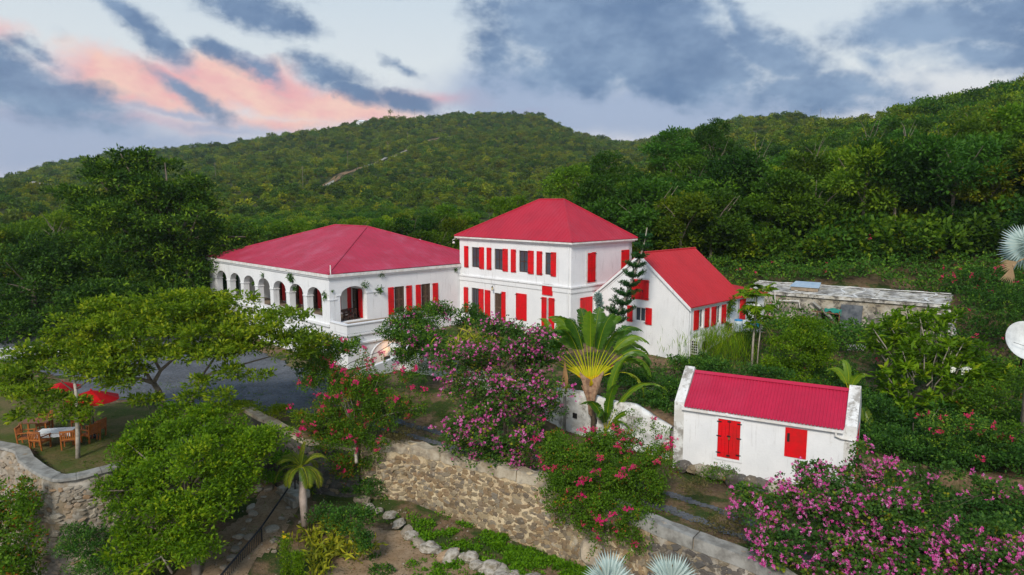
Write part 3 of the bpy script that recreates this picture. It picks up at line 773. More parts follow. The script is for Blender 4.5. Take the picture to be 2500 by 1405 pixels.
def hip2(parent, c, r_near, r_far, m, step=.6):
    # c: near-left.. order: c0=(a0,b0) c1=(a0,b1) c2=(a1,b1) c3=(a1,b0); ridge runs along a
    hip_roof(parent, [c[3], c[0], c[1], c[2]], [r_far, r_near], m, step=step)
hip2(A0, c_, G(8.3, 9, 8.28), G(14.2, 9, 8.28), M_roofA, .45)
MB().tube([G(-.1, .1, 4.98), G(-.1, .1, 5.75)], .045, 6).build('vent_pipe', M_trim, A0)
MB().tube([G(-.16, 1.2, 5.02), G(-.17, 6, 5.01), G(-.16, 13.4, 5.02)], .02, 5).build('cable', M_iron, A0)
# balcony in front of the wide arch
fmP = FA(-2.5)
mb = MB(); fbox(mb, fmP, 0.0, 7.2, 0, 2.49, .55, .95); mb.build('balcony_floor', M_floor, A0)
mb = MB(); fbox(mb, fmP, -.06, 7.2, -.06, .22, .551, 1.2); mb.build('balcony_parapet', M_white, A0)
mb = MB(); fbox(mb, fmP, -.06, .22, .2202, 2.49, .551, 1.2); mb.build('balcony_parapet', M_white, A0)
mb = MB(); fbox(mb, fmP, -.14, 7.2, -.14, .26, 1.2, 1.28); mb.build('coping', M_white, A0)
mb = MB(); fbox(mb, fmP, -.14, .26, .262, 2.47, 1.2, 1.28); mb.build('coping', M_white, A0)
mb = MB(); fbox(mb, fmP, -.0, 7.2, .0, 2.49, -3.0, .549); mb.build('basement_wall', M_white, A0)
for z0, z1, pr in ((.35, .5, .12), (-.35, -.22, .14)):
    mb = MB(); fbox(mb, fmP, -pr, 7.2, -pr, -.002, z0, z1); mb.build('ledge', M_white, A0)
    mb = MB(); fbox(mb, fmP, -pr, -.002, .0, 2.49, z0, z1); mb.build('ledge', M_white, A0)
ar = []
for i in range(19):
    th_ = math.pi * i / 18; ar.append(fmP(3.8 - 1.75 * math.cos(th_), -.02, -1.75 + 1.38 * math.sin(th_)))
MB().tube(ar, .05, 5).build('blind_arch_moulding', M_white, A0)
mb = MB(); fbox(mb, fmP, 3.3, 4.3, -.05, -.002, -2.25, -1.75); mb.build('window', M_frame, A0)
g_ = MB(); fbox(g_, fmP, 3.36, 4.24, -.06, -.051, -2.2, -1.8); g_.build('pane', M_glass, A0)
# little ferns rooted in the walls
def tuft(parent, p, n, size, seed, m=None, down=.5):
    lv = Leaves(seed); C = np.repeat(np.array([tuple(p)]), n, 0) + lv.r.normal(size=(n, 3)) * size * .25
    D = lv.r.normal(size=(n, 3)) + np.array([-.0, -.6, -down]); lv.blades(C, D, size * .55, size * .16, lv.r.uniform(0, 1, n))
    return link('wall_fern', lv.mesh('wall_fern', m or L_dark), parent)
for px, py, pl, sz in ((713, 672, 'b', .75), (713, 680, 'b', .5), (643, 672, 'b', .35), (795, 719, 'b', .55), (932, 668, 'a', .45), (889, 693, 'a', .5), (925, 706, 'a', .6), (1112, 658, 'a', .4), (721, 704, 'b', .4), (620, 692, 'b', .35), (868, 826, 'p', .7), (811, 711, 'a', .2)):
    r_ = Vector(ray(px, py)); o_ = Vector((0, 0, CAM_H))
    nn, d0 = (Bv, 0.0) if pl == 'b' else (Av, 0.0 if pl == 'a' else -2.5)
    t_ = (d0 - (o_ - K0).dot(nn)) / r_.dot(nn); tuft(A0, o_ + r_ * t_ - nn * .05, 60, sz, px)
# warm wall lantern
def lantern(name, pos, out, label, lit, hang=True):
    t = empty(name, pos, 0, label, 'lamp')
    p = Vector((0, 0, 0)); q = Vector(out) * .3
    MB().tube([Vector((0, 0, .18)), Vector(out) * .15 + Vector((0, 0, .24)), q + Vector((0, 0, .14))], .012, 5).build('bracket', M_iron, t)
    b = MB(); b.lathe([(.02, .14), (.10, .06), (.10, .04)], 6, tuple(q)); b.build('lamp_cap', M_iron, t); b = MB(); b.lathe([(.08, -.2), (.05, -.24), (.0, -.26)], 6, tuple(q)); b.build('lamp_base', M_iron, t)
    g = MB(); g.lathe([(.085, .05), (.07, -.2)], 6, tuple(q)); m_ = bpy.data.materials.new('lamp_glass'); m_.use_nodes = True
    bs = m_.node_tree.nodes['Principled BSDF']; bs.inputs['Base Color'].default_value = (.6, .5, .3, 1)
    if lit: bs.inputs['Emission Color'].default_value = (1, .5, .18, 1); bs.inputs['Emission Strength'].default_value = 9
    g.build('lamp_glass', m_, t)
    if lit:
        ld = bpy.data.lights.new('lamp_light', 'POINT'); ld.energy = 26; ld.color = (1, .45, .16); ld.shadow_soft_size = .08
        lo = bpy.data.objects.new('lamp_light', ld); col.objects.link(lo); lo.parent = t; lo.location = q + Vector(out) * .14
    return t
lantern('wall_lantern', fmP(3.8, -.02, -1.1), -Av, 'glowing orange lantern under the blind arch below the balcony', True)

# ---------------- two storey house
T0 = empty('two_storey_house', G(-13.54, 13.55, 0), 0, 'tall white two storey house with a steep red hip roof and many red shutters', 'house'); T0['world_built'] = 1
fmT = FB(13.55); ZE = 7.28
up_w = [(1.68, 2.72), (4.70, 5.74), (7.74, 8.80), (10.75, 11.5)]
low_w = [(1.62, 2.66, .6, 2.9), (4.68, 5.60, .1, 2.72), (11.0, 11.3, .9, 2.85)]
wall('front_wall', fmT, 0, 13.54, -.9, ZE, .45, [(a, b, 4.8, 6.62) for a, b in up_w] + low_w, M_white, T0)
fmTR = FA(-13.54)
wall('side_wall', fmTR, 14.0, 21.6, -.9, ZE, .45, [], M_white, T0)
wall('back_wall', frame_map(G(-13.54, 21.6), Av, -Bv), 0, 13.54, -.9, ZE, .45, [], M_white, T0)
wall('left_wall', frame_map(G(0, 14.0), Bv, -Av), 0, 7.15, -.9, ZE, .45, [], M_white, T0)
mb = MB(); fbox(mb, fmT, .5, 13.05, .46, 7.5, 3.4, 3.7); mb.build('floor', M_floor, T0)
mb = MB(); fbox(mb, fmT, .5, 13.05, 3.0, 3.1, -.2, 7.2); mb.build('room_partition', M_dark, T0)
for a, b in up_w:
    window(T0, fmT, a, b, 4.8, 6.62, mull=1 if b - a > .9 else 0, trans=1)
    cu = MB(); fbox(cu, fmT, a + .1, a + .3, .3, .33, 4.9, 6.5); cu.build('curtain', M_cloth, T0)
for s0, s1, h in ((.68, 1.26, 1), (2.76, 3.38, 0), (3.74, 4.34, 1), (5.80, 6.42, 0), (6.80, 7.40, 1), (8.85, 9.50, 0), (9.84, 10.45, 1), (11.42, 11.98, 0)):
    shutter(T0, fmT, s0, s1, 4.72, 6.68, hinge=s1 if h else s0)
for s0, s1, z0, z1, h in ((.58, 1.19, .55, 2.88, 1), (2.68, 3.30, .55, 2.9, 0), (3.46, 4.18, .3, 2.88, 1), (5.64, 6.14, .3, 2.92, 0)):
    shutter(T0, fmT, s0, s1, z0, z1, hinge=s1 if h else s0)
window(T0, fmT, 1.62, 2.66, .6, 2.9, mull=3, trans=0, bars=.03)
louvre(T0, fmT, 4.68, 5.60, .1, 2.72, leaves=1)
shutter(T0, fmT, 7.42, 8.69, .68, 2.97, planks=3, t=-.02)
# stable door closing the loading opening
mb = MB(); fbox(mb, fmT, 10.5, 11.6, -.10, -.122 + .12, 3.14, 4.02); mb.build('hatch', M_shut, T0)
shutter(T0, fmT, 10.42, 10.98, .35, 2.93, t=-.03, hinge=10.42); shutter(T0, fmT, 11.22, 11.84, .3, 2.95, t=-.03, hinge=11.84)
shutter(T0, fmTR, 15.55, 16.0, 4.2, 6.6, planks=2, t=-.04); shutter(T0, fmTR, 16.04, 16.55, 4.2, 6.64, planks=2, t=-.02, hinge=16.55)
shutter(T0, fmTR, 20.05, 21.15, 4.8, 6.62, planks=3)
shutter(T0, fmTR, 14.67, 16.2, .7, 3.03, planks=4)
fr = MB(); fbox(fr, fmTR, 15.35, 15.53, -.03, -.002, 4.0, 6.75); fbox(fr, fmTR, 16.58, 16.72, -.03, -.002, 4.0, 6.75); fr.build('window_frame', M_trim, T0)
for fm, s0, s1 in ((fmT, .01, 13.54), (fmTR, 13.552, 21.6)):
    e = .1 if fm is fmT else 0
    for z0, z1, pr in ((3.50, 3.9, .07), (3.9, 4.02, .15)):
        mb = MB(); fbox(mb, fm, s0, s1 + (pr if fm is fmT else 0), -pr, -.001, z0, z1); mb.build('string_course', M_white, T0)
mb = MB(); fbox(mb, fmT, .01, 13.62, -.08, -.001, -.9, .22); mb.build('plinth', M_white, T0)
# eaves board and gutter
for z0, z1, pr, mm in ((ZE, ZE + .12, .18, M_white), (ZE + .12, ZE + .25, .34, M_trim)):
    mb = MB(); fbox(mb, fmT, -pr, 13.54 + pr, -pr, 8.05 + pr, z0, z1); mb.build('eaves_board', mm, T0)
c_ = [G(-13.88, 13.21, 7.54), G(-13.88, 21.94, 7.54), G(.34, 21.94, 7.54), G(.34, 13.21, 7.54)]
hip2(T0, c_, G(-9.24, 17.55, 10.84), G(-6.35, 17.55, 10.84), M_roofT, .4)
mb = MB(); mb.tube([G(.34, 13.4, 7.35), G(.75, 13.3, 7.15)], .03, 5); mb.lathe([(0, .12), (.09, .08), (.12, -.06), (0, -.1)], 10, tuple(G(.5, 13.25, 6.95))); mb.build('floodlight', M_trim, T0)
MB().tube([fmT(13.3, -.06, -.3), fmT(13.3, -.06, 7.2)], .045, 6).build('downpipe', M_white, T0)
lantern('wall_lantern', fmT(4.75, -.02, 3.2), -Bv, 'unlit brass lantern above the louvred door of the tall house', False)

# ---------------- gabled cottage
C0 = empty('gabled_cottage', G(-22.38, 16.5, -2), 0, 'white gabled cottage with a bright red pitched roof beside the tall house', 'house'); C0['world_built'] = 1
fmG = FB(16.5); fmC = FA(-22.38); zE = 3.08; zA = 6.62
s_l, s_r = 13.5, 22.38; s_m = 18.0
gh = [(17.25, 18.85, 3.2, 4.75), (17.62, 18.55, 1.48, 2.58)]
wall('gable_wall', fmG, s_l, s_r, -2.8, zE, .45, [gh[1]], M_white, C0)
mb = MB()
for t_, flip in ((0, 0), (.45, 1)):
    P = [fmG(s_l, t_, zE), fmG(s_r, t_, zE), fmG(s_m, t_, zA)]
    mb.poly(P[::-1] if flip else P)
mb.build('gable_wall', M_white, C0)
ch = [(17.85, 18.55, 1.3, 2.72), (20.42, 21.15, 1.3, 2.72)]
wall('side_wall', fmC, 16.95, 24.3, -2.8, zE, .4, ch, M_white, C0)
wall('back_wall', frame_map(G(-13.5, 24.3), -Av, -Bv), 0, 8.88, -2.8, zE, .4, [], M_white, C0)
mb = MB(); P = [fmG(s_l, 7.8, zE), fmG(s_r, 7.8, zE), fmG(s_m, 7.8, zA)]; mb.poly(P[::-1]); mb.build('gable_wall', M_white, C0)
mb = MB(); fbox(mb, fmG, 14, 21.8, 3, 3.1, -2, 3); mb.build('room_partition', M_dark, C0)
shutter(C0, fmG, 17.25, 18.04, 3.2, 4.75, planks=3, t=-.02, hinge=17.25); shutter(C0, fmG, 18.06, 18.85, 3.2, 4.75, planks=3, t=-.02, hinge=18.85)
mb = MB(); fbox(mb, fmG, 17.6, 18.35, -.11, -.085, 3.92, 3.97); fbox(mb, fmG, 18.3, 18.35, -.11, -.085, 3.78, 3.92); mb.build('latch_bar', M_iron, C0)
shutter(C0, fmG, 16.9, 17.42, 1.35, 2.62, hinge=17.42); shutter(C0, fmG, 18.62, 19.2, 1.32, 2.62)
window(C0, fmG, 17.62, 18.55, 1.48, 2.58, mull=1, trans=0, m=M_trim, bars=.07)
for s0, s1 in ((17.12, 17.78), (18.68, 19.34), (19.68, 20.34), (21.25, 21.92)):
    shutter(C0, fmC, s0, s1, 1.25, 2.73, hinge=s1 if s0 in (17.12, 19.68) else s0)
for h in ch: window(C0, fmC, h[0], h[1], h[2], h[3], mull=1, trans=0, m=M_trim)
# roof: two thick slopes, raking boards
ridge_h = .16
for sgn, se in ((-1, s_l), (1, s_r)):
    ov = .22 * sgn; slope = (zA - zE) / (s_m - se)
    e_s = se + ov; e_z = zE - abs(ov) * abs((zA - zE) / (s_m - se))
    f = [fmG(e_s, -.12, e_z + .1), fmG(e_s, 8.0, e_z + .1), fmG(s_m, 8.0, zA + .12), fmG(s_m, -.12, zA + .12)]
    mb = MB(); up = Vector((0, 0, .07)); g4 = [p + up for p in f]
    mb.quadbox(f + g4); 
    n_r = 13
    for i in range(1, 22):
        k = i / 22; p = f[0].lerp(f[1], k) + up; q = f[3].lerp(f[2], k) + up; wv = Bv * .014; hv = Vector((0, 0, .022)); d_ = Vector((0, 0, -.004))
        mb.quadbox([p - wv + d_, p + wv + d_, q + wv + d_, q - wv + d_, p - wv * .5 + hv, p + wv * .5 + hv, q + wv * .5 + hv, q - wv * .5 + hv])
    mb.build('roof_slope', M_roofC, C0)
    mb = MB()
    a_, b_ = fmG(e_s, -.18, e_z - .12), fmG(s_m, -.18, zA - .12); c2, d2 = fmG(s_m, -.18, zA + .115), fmG(e_s, -.18, e_z + .115)
    iv = Bv * .055
    mb.quadbox([a_, b_, b_ + iv, a_ + iv, d2, c2, c2 + iv, d2 + iv]); mb.build('bargeboard', M_white, C0)
    mb = MB(); q_ = .55; a_, b_ = fmG(se, -.05, zE - .28), fmG(s_m, -.05, zA - .33)
    h_ = Vector((0, 0, .1)); iv = Bv * .048
    mb.quadbox([a_, b_, b_ + iv, a_ + iv, a_ + h_, b_ + h_, b_ + h_ + iv, a_ + h_ + iv]); mb.build('raking_moulding', M_white, C0)
MB().tube([fmG(s_m, -.14, zA + .2), fmG(s_m, 8.0, zA + .2)], .07, 6).build('ridge_cap', M_roofC, C0)
mb = MB(); fbox(mb, fmG, 17.1, 18.95, -.05, -.002, 4.85, 4.95); mb.build('lintel_moulding', M_white, C0)
mb = MB(); fbox(mb, fmC, 16.6, 24.3, -.16, -.002, zE - .16, zE - .05); mb.build('gutter', M_trim, C0)
MB().tube([fmC(16.56, -.09, -2.3), fmC(16.56, -.09, zE - .12)], .05, 6).build('downpipe', M_white, C0)
# lean-to at the back with the red service door
wall('annex_wall', fmC, 24.3, 28.6, -.6, 2.95, .3, [], M_white, C0)
mb = MB(); mb.quadbox([fmC(24.3, -.5, 3.0), fmC(28.6, -.3, 3.0), fmC(28.6, 4, 3.5), fmC(24.3, 4, 3.5), fmC(24.3, -.5, 3.07), fmC(28.6, -.3, 3.07), fmC(28.6, 4, 3.57), fmC(24.3, 4, 3.57)]); mb.build('lean_to_roof', M_roofC, C0)
rd = MB(); fbox(rd, fmC, 24.25, 25.15, -.07, -.003, .3, 2.85); rdo = rd.build('door', M_shut, C0); rdo['label'] = 'red service door with two small yellow warning triangles'
M_yel = mat('yellow_sign', (.75, .55, .02), .6)
for zc in (1.75, 2.15):
    t_ = MB(); P = [fmC(24.6, -.09, zc), fmC(24.88, -.09, zc), fmC(24.74, -.09, zc + .26)]; P2 = [p + Av * .018 for p in P]
    t_.poly(P); t_.poly(P2[::-1])
    for i in range(3): t_.poly([P[i], P2[i], P2[(i + 1) % 3], P[(i + 1) % 3]])
    t_.build('warning_triangle', M_yel, rdo)
# air conditioner
ac = empty('air_conditioner', G(-22.5, 16.9, -.55), 0, 'white air conditioner box hung low on the cottage side wall', 'air conditioner'); ac['world_built'] = 1
fmx = FA(-22.45)
mb = MB(); fbox(mb, fmx, 16.75, 18.15, -.62, -.02, -.45, .72); mb.build('casing', mat('ac_white', (.68, .68, .65), .6, var=.1), ac)
mb = MB(); c0_ = fmx(17.65, -.63, .12); ring_ = []
for i in range(20):
    a_ = 2 * math.pi * i / 20; ring_.append(c0_ + Bv * .4 * math.cos(a_) + Vector((0, 0, .4 * math.sin(a_))))
mb.poly(ring_); mb.build('fan_grille', M_dark, ac)
for i in range(5):
    for j in range(3):
        mb = MB(); mb.quadbox([G(-22.45, 16.745, -.35) + -Av * (.08 + j * .17) + Vector((0, 0, i * .19 + dz)) + -Av * dx + -Bv * db for dz in (0, .14) for dx, db in ((0, 0), (.13, 0), (.13, .01), (0, .01))])
        mb.build('vent_slot', M_dark, ac)
for s_ in (16.95, 17.95):
    mb = MB(); fbox(mb, fmx, s_ - .03, s_ + .03, -.6, .07, -.5, -.452); mb.build('bracket', M_iron, ac)

# ---------------- shed with corrugated roof
SP = Vector((9.30, 35.97, 0)); SD = Vector((16.08, 32.17, 0)) - SP; SL = SD.length; SD.normalize(); SN = Vector((-SD.y, SD.x, 0))
fmS = frame_map(SP, SD, SN)
S0 = empty('white_shed', SP + Vector((0, 0, -3.1)), 0, 'small white shed with a corrugated crimson roof between curved parapets', 'shed'); S0['world_built'] = 1
dpt = 4.0
wall('front_wall', fmS, -.25, SL + .25, -4.3, -.12, .4, [(1.8, 2.95, -2.66, -.56)], M_white, S0)
wall('back_wall', frame_map(fmS(0, dpt, 0), SD, -SN), -.25, SL + .25, -4.3, -.1, .4, [], M_white, S0)
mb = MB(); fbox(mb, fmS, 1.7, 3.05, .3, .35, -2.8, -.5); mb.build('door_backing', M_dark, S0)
RZ = 1.35
def shed_z(t): return -.05 + RZ * (1 - abs(t - dpt / 2) / (dpt / 2))
for s0 in (-.55, SL + .02):           # gable walls with rounded parapets
    prof = [(-.02, -4.3), (-.02, .02)]
    for i in range(15):
        t = dpt * i / 14; bump_ = .20 + .06 * math.sin(math.pi * i / 14); prof.append((t, shed_z(t) + bump_ - .12 * abs(t - dpt / 2) / 2))
    prof += [(dpt + .02, .02), (dpt + .02, -4.3)]
    mb = MB(); n = len(prof)
    v1 = [fmS(s0, t, z) for t, z in prof]; v2 = [fmS(s0 + .53, t, z) for t, z in prof]
    mb.poly(v1[::-1]); mb.poly(v2)
    for i in range(n - 1): mb.poly([v1[i], v1[i + 1], v2[i + 1], v2[i]][::-1])
    o = mb.build('parapet_gable', M_oldwhite, S0)
mb = MB(); fbox(mb, fmS, SL + .5, SL + .56, .8, 3.0, -3.6, -.6); mb.build('side_door', M_shut, S0)
# corrugated sheets
for side in (0, 1):
    nw = int(SL / .16); per = 8; xs = np.linspace(0.0, SL, nw * per + 1); zz = .030 * np.cos(np.arange(len(xs)) * 2 * math.pi / per)
    t0, t1 = (-.16, dpt / 2) if side == 0 else (dpt + .16, dpt / 2); V = []; 
    for k in range(5):
        f = k / 4; t = t0 + (t1 - t0) * f; base_z = (-.05 - .16 * RZ / 2) + (RZ + .16 * RZ / 2) * f - .05 * math.sin(math.pi * f)
        P = np.array([list(fmS(0, t, base_z))])
        V.append(P + np.outer(xs, np.array(SD)) + np.outer(zz, (0, 0, 1)))
    V = np.concatenate(V); m_ = len(xs); ii = np.arange(5 * m_).reshape(5, m_)
    q = np.stack([ii[:-1, :-1], ii[:-1, 1:], ii[1:, 1:], ii[1:, :-1]], -1).reshape(-1, 4)
    if side: q = q[:, ::-1]
    link('corrugated_roof', fast_mesh('corrugated_roof', V, q, mk_roof('crimson_corrugated_paint', (.48, .012, .052), (.41, .011, .045), (.54, .08, .15), .2)), S0)
mb = MB(); a_ = [(dpt / 2 - .16, RZ - .10), (dpt / 2, RZ + .02), (dpt / 2 + .16, RZ - .10)]
for i in range(2):
    (t0, z0), (t1, z1) = a_[i], a_[i + 1]; mb.quadbox([fmS(-.0, t0, z0), fmS(SL, t0, z0), fmS(SL, t1, z1), fmS(-.0, t1, z1), fmS(0, t0, z0 + .02), fmS(SL, t0, z0 + .02), fmS(SL, t1, z1 + .02), fmS(0, t1, z1 + .02)])
mb.build('ridge_cap', MATS['crimson_corrugated_paint'], S0)
mb = MB(); fbox(mb, fmS, -.1, SL - .02, -.22, -.02, -.34, -.22); mb.build('gutter', M_trim, S0)
MB().tube([fmS(SL - .35, -.14, -.34), fmS(SL - .35, -.14, -.52), fmS(SL - .1, -.1, -.62), fmS(SL + .5, -.1, -.66), fmS(SL + .52, -.1, -3.6)], .06, 7).build('downpipe', M_trim, S0)
fr = MB()
for (a_, b_, c2, d2) in ((1.66, 1.80, -2.78, -.42), (2.95, 3.09, -2.78, -.42), (1.80, 2.95, -2.78, -2.66), (1.80, 2.95, -.56, -.42)): fbox(fr, fmS, a_, b_, -.05, .1, c2, d2)
fr.build('door_frame', M_white, S0)
for a_, b_, hg in ((1.81, 2.37, 0), (2.385, 2.94, 1)):
    mb = MB()
    for k in range(3): fbox(mb, fmS, a_ + k * .187 + .004, a_ + (k + 1) * .187 - .004, -.02, .03, -2.65, -.57)
    for zc in (-2.3, -1.6, -.85): fbox(mb, fmS, a_ + .01, b_ - .01, -.035, -.0205, zc - .06, zc + .06)
    d = mb.build('door', M_shut, S0)
    for zc in (-2.4, -1.5, -.72):
        h = MB(); e0 = (1.74, 1.98) if hg == 0 else (2.77, 3.01); fbox(h, fmS, e0[0], e0[1], -.062, -.052, zc - .03, zc + .03); h.build('hinge', M_iron, d)
for zc in (-2.5, -1.45, -.66):
    h = MB(); fbox(h, fmS, 2.28, 2.46, -.06, -.036, zc - .035, zc + .035); h.build('bolt', M_iron, S0)
mb = MB(); fbox(mb, fmS, 2.36, 2.44, -.10, -.0605, -1.62, -1.5); mb.build('padlock', mat('brass', (.5, .35, .12), .35, metallic=.8), S0)
mb = MB(); fbox(mb, fmS, 5.12, 6.14, -.04, -.003, -2.0, -.5)
sh_ = mb.build('shutter', M_shut, S0)
mb = MB(); fbox(mb, fmS, 5.22, 5.34, -.06, -.0405, -1.22, -.78); mb.build('pull_slot', M_dark, sh_)
mb = MB(); mb.lathe([(0, .02), (.09, 0), (.11, -.06), (.05, -.12)], 8, tuple(fmS(2.25, -.14, -.2))); mb.lathe([(0, .02), (.09, 0), (.11, -.06), (.05, -.12)], 8, tuple(fmS(2.5, -.14, -.24))); mb.build('floodlight', M_trim, S0)
def rock_mesh(name, seed, m, sub=2, flat=.65):
    import bmesh
    bm = bmesh.new(); bmesh.ops.create_icosphere(bm, subdivisions=sub, radius=1)
    r = np.random.RandomState(seed); ph = r.uniform(0, 6, 6)
    for v in bm.verts:
        c = v.co; k = 1 + .22 * math.sin(2.1 * c.x + ph[0]) * math.cos(2.7 * c.y + ph[1]) + .14 * math.sin(4.3 * c.z + ph[2] + 3 * c.x) + r.uniform(-.07, .07)
        v.co = c * k; v.co.z *= flat
        for ax in range(3):       # flattened faces
            v.co[ax] = max(-.86, min(.86, v.co[ax]))
    me = bpy.data.meshes.new(name); bm.to_mesh(me); bm.free(); me.materials.append(m)
    return me
ROCKW = [rock_mesh('rock', 30 + i, M_rockw) for i in range(4)]
ROCKD = [rock_mesh('rock', 40 + i, M_stoned) for i in range(3)]
ROCKP = [rock_mesh('rock', 50 + i, M_stonep) for i in range(4)]
def rocks(root, name, P, meshes, seed, szs, zf=None, sink=.3, jit=.15, label=None):
    r = random.Random(seed)
    for i, (x, y) in enumerate(P):
        o = link(name, r.choice(meshes), root); s = r.uniform(*szs)
        x += r.uniform(-jit, jit); y += r.uniform(-jit, jit)
        z = (zf(x, y) if zf else gz(x, y)) + s * .3
        o.location = Vector((x, y, z)) - (root.location if root is not None else Vector((0, 0, 0))); o.rotation_euler = (r.uniform(-.3, .3), r.uniform(-.3, .3), r.uniform(0, 6.3))
        o.scale = (s * r.uniform(.9, 1.5), s, s * r.uniform(.6, 1.0))
        yield o

# ================================================================ STONE WALLS
def wall_path(P):
    P = [Vector((p[0], p[1], 0)) for p in P]; L = [0]
    for a, b in zip(P[:-1], P[1:]): L.append(L[-1] + (b - a).length)
    def at(s):
        s = max(0, min(L[-1] - 1e-4, s)); i = max(k for k in range(len(L) - 1) if L[k] <= s)
        d = (P[i + 1] - P[i]).normalized(); return P[i] + d * (s - L[i]), d
    def at_s(s):      # corners rounded a little
        p, d = at(s); _, d0 = at(s - .25); _, d1 = at(s + .25); dd = (d0 + d1).normalized(); return p, dd
    return at_s, L[-1]
def wall_body(name, P, ztop, zbot, thick, m, root, step=.18, rough=.05, batter=.08, seed=1):
    """ztop/zbot functions of the distance along; outer face to the right-hand side of the path"""
    at, L = wall_path(P); ns = int(L / step) + 1; nz = 20; V = []; r = np.random.RandomState(seed)
    for i in range(ns):
        s = L * i / (ns - 1); p, d = at(s); n = Vector((d.y, -d.x, 0)); zt, zb = ztop(s), zbot(s)
        zt += .05 * math.sin(s * 1.7 + seed) + r.uniform(-.02, .02)
        row = []
        for k in range(nz + 1):
            z = zb + (zt - zb) * k / nz; o = batter * (zt - z) + rough * (math.sin(s * 5.1 + z * 4) * math.cos(z * 6.3 - s * 2)) + r.uniform(-rough, rough) * .5
            if k == nz: o -= .05
            row.append(p + n * o + Vector((0, 0, z)))
        row.append(p - n * thick * .5 + Vector((0, 0, zt + .04 + r.uniform(-.02, .02)))); row.append(p - n * thick + Vector((0, 0, zt - .03))); row.append(p - n * thick + Vector((0, 0, zb)))
        V += [tuple(q) for q in row]
    c = nz + 4; ii = np.arange(ns * c).reshape(ns, c)
    q = np.stack([ii[:-1, :-1], ii[1:, :-1], ii[1:, 1:], ii[:-1, 1:]], -1).reshape(-1, 4)
    o = link(name, fast_mesh(name, np.array(V), q, m), root)
    for e in (0, ns - 1):
        pass
    return at, L
def stone_shape(seed, m):
    """irregular face stone: outline of 6-8 corners, bevelled face; lies in local XZ, proud along -Y"""
    r = random.Random(seed); n = r.randint(5, 7); out = []
    for i in range(n):
        a = 2 * math.pi * (i + r.uniform(-.28, .28)) / n; k = r.uniform(.80, 1.1); 
        ca, sa = math.cos(a), math.sin(a); sq = 1 / max(abs(ca), abs(sa)) ** .8
        out.append((ca * k * sq, sa * k * sq))
    v = [(x, .25, z) for x, z in out] + [(x * .97, -.12, z * .97) for x, z in out] + [(x * .72 , -.30 - r.uniform(0, .12), z * .72) for x, z in out]
    f = []
    for ring_ in (0, n):
        for i in range(n): f.append([ring_ + i, ring_ + (i + 1) % n, ring_ + n + (i + 1) % n, ring_ + n + i])
    f.append([2 * n + i for i in range(n)])
    me = bpy.data.meshes.new('stone'); me.from_pydata(v, [], f); me.materials.append(m); me.update()
    return me
def lay_stones(root, at, L, ztop, zbot, m, seed, cw=.36, ch=.25, cover=1.0, top_gap=.0, batter=.08, maxn=295, avoid=None, s0=0, s1=None, size=1.0):
    r = random.Random(seed); shp = [stone_shape(seed * 10 + i, m) for i in range(10)]; items = []
    s = s0
    zmax = max(ztop(x) for x in np.linspace(0, L, 50)); zmin = min(zbot(x) for x in np.linspace(0, L, 50))
    row = 0; z = zmin
    while z < zmax:
        s = s0 + r.uniform(0, cw)
        while s < (s1 or L):
            big_ = r.random() < .12; wv = cw * r.uniform(.45, 1.35) * (1.5 if big_ else 1); hv = ch * r.uniform(.5, 1.25) * (1.4 if big_ else 1)
            zz = z + r.uniform(-.35, .35) * ch
            if zbot(s) - .1 < zz < ztop(s) - top_gap - hv * .5 and r.random() < cover:
                p, d = at(s); n = Vector((d.y, -d.x, 0)); q = p + n * (batter * (ztop(s) - zz) + .035) + Vector((0, 0, zz))
                items.append((q, math.atan2(d.y, d.x), wv * .5 * size, hv * .5 * size, s))
            s += wv * .96
        z += ch * .93
    vis = [(-i, k) for k, i in enumerate([(it[0].length + (40 if avoid and avoid(it[0]) else 0)) * -1 for it in items])]
    order = sorted(range(len(items)), key=lambda k: items[k][0].length + (40 if avoid and avoid(items[k][0]) else 0))
    for k in order[:maxn]:
        q, a, sw, sh, _ = items[k]; o = link('stone', r.choice(shp), root)
        o.location = q - (Vector((0, 0, 0)) if root.get('world_built') else root.location)
        o.rotation_euler = (r.uniform(-.08, .08), r.uniform(-.35, .35), a + r.uniform(-.1, .1)); o.scale = (sw, .19, sh)
    rest = order[maxn:]
    if rest:
        V = []; F = []; T = []; n0 = 0
        for k in rest:
            q, a, sw, sh, _ = items[k]; me = r.choice(shp)
            M = Matrix.Translation(q) @ Matrix.Rotation(a, 4, 'Z') @ Matrix.Rotation(r.uniform(-.35, .35), 4, 'Y') @ Matrix.Diagonal((sw, .19, sh, 1))
            V += [tuple(M @ v.co) for v in me.vertices]; F += [[n0 + i for i in p.vertices] for p in me.polygons]; T += [r.random()] * len(me.polygons); n0 += len(me.vertices)
        me = bpy.data.meshes.new('stonework'); me.from_pydata(V, [], F); me.materials.append(m)
        at_ = me.attributes.new('tint', 'FLOAT', 'FACE'); at_.data.foreach_set('value', T)
        o = link('stonework', me, root); o['kind'] = 'stuff'
def topix(p):
    X = p.x; Z = p.y * cth - (p.z - CAM_H) * sth; Y = p.y * sth + (p.z - CAM_H) * cth
    return 1250 + 1680 * X / Z, 702.5 - 1680 * Y / Z
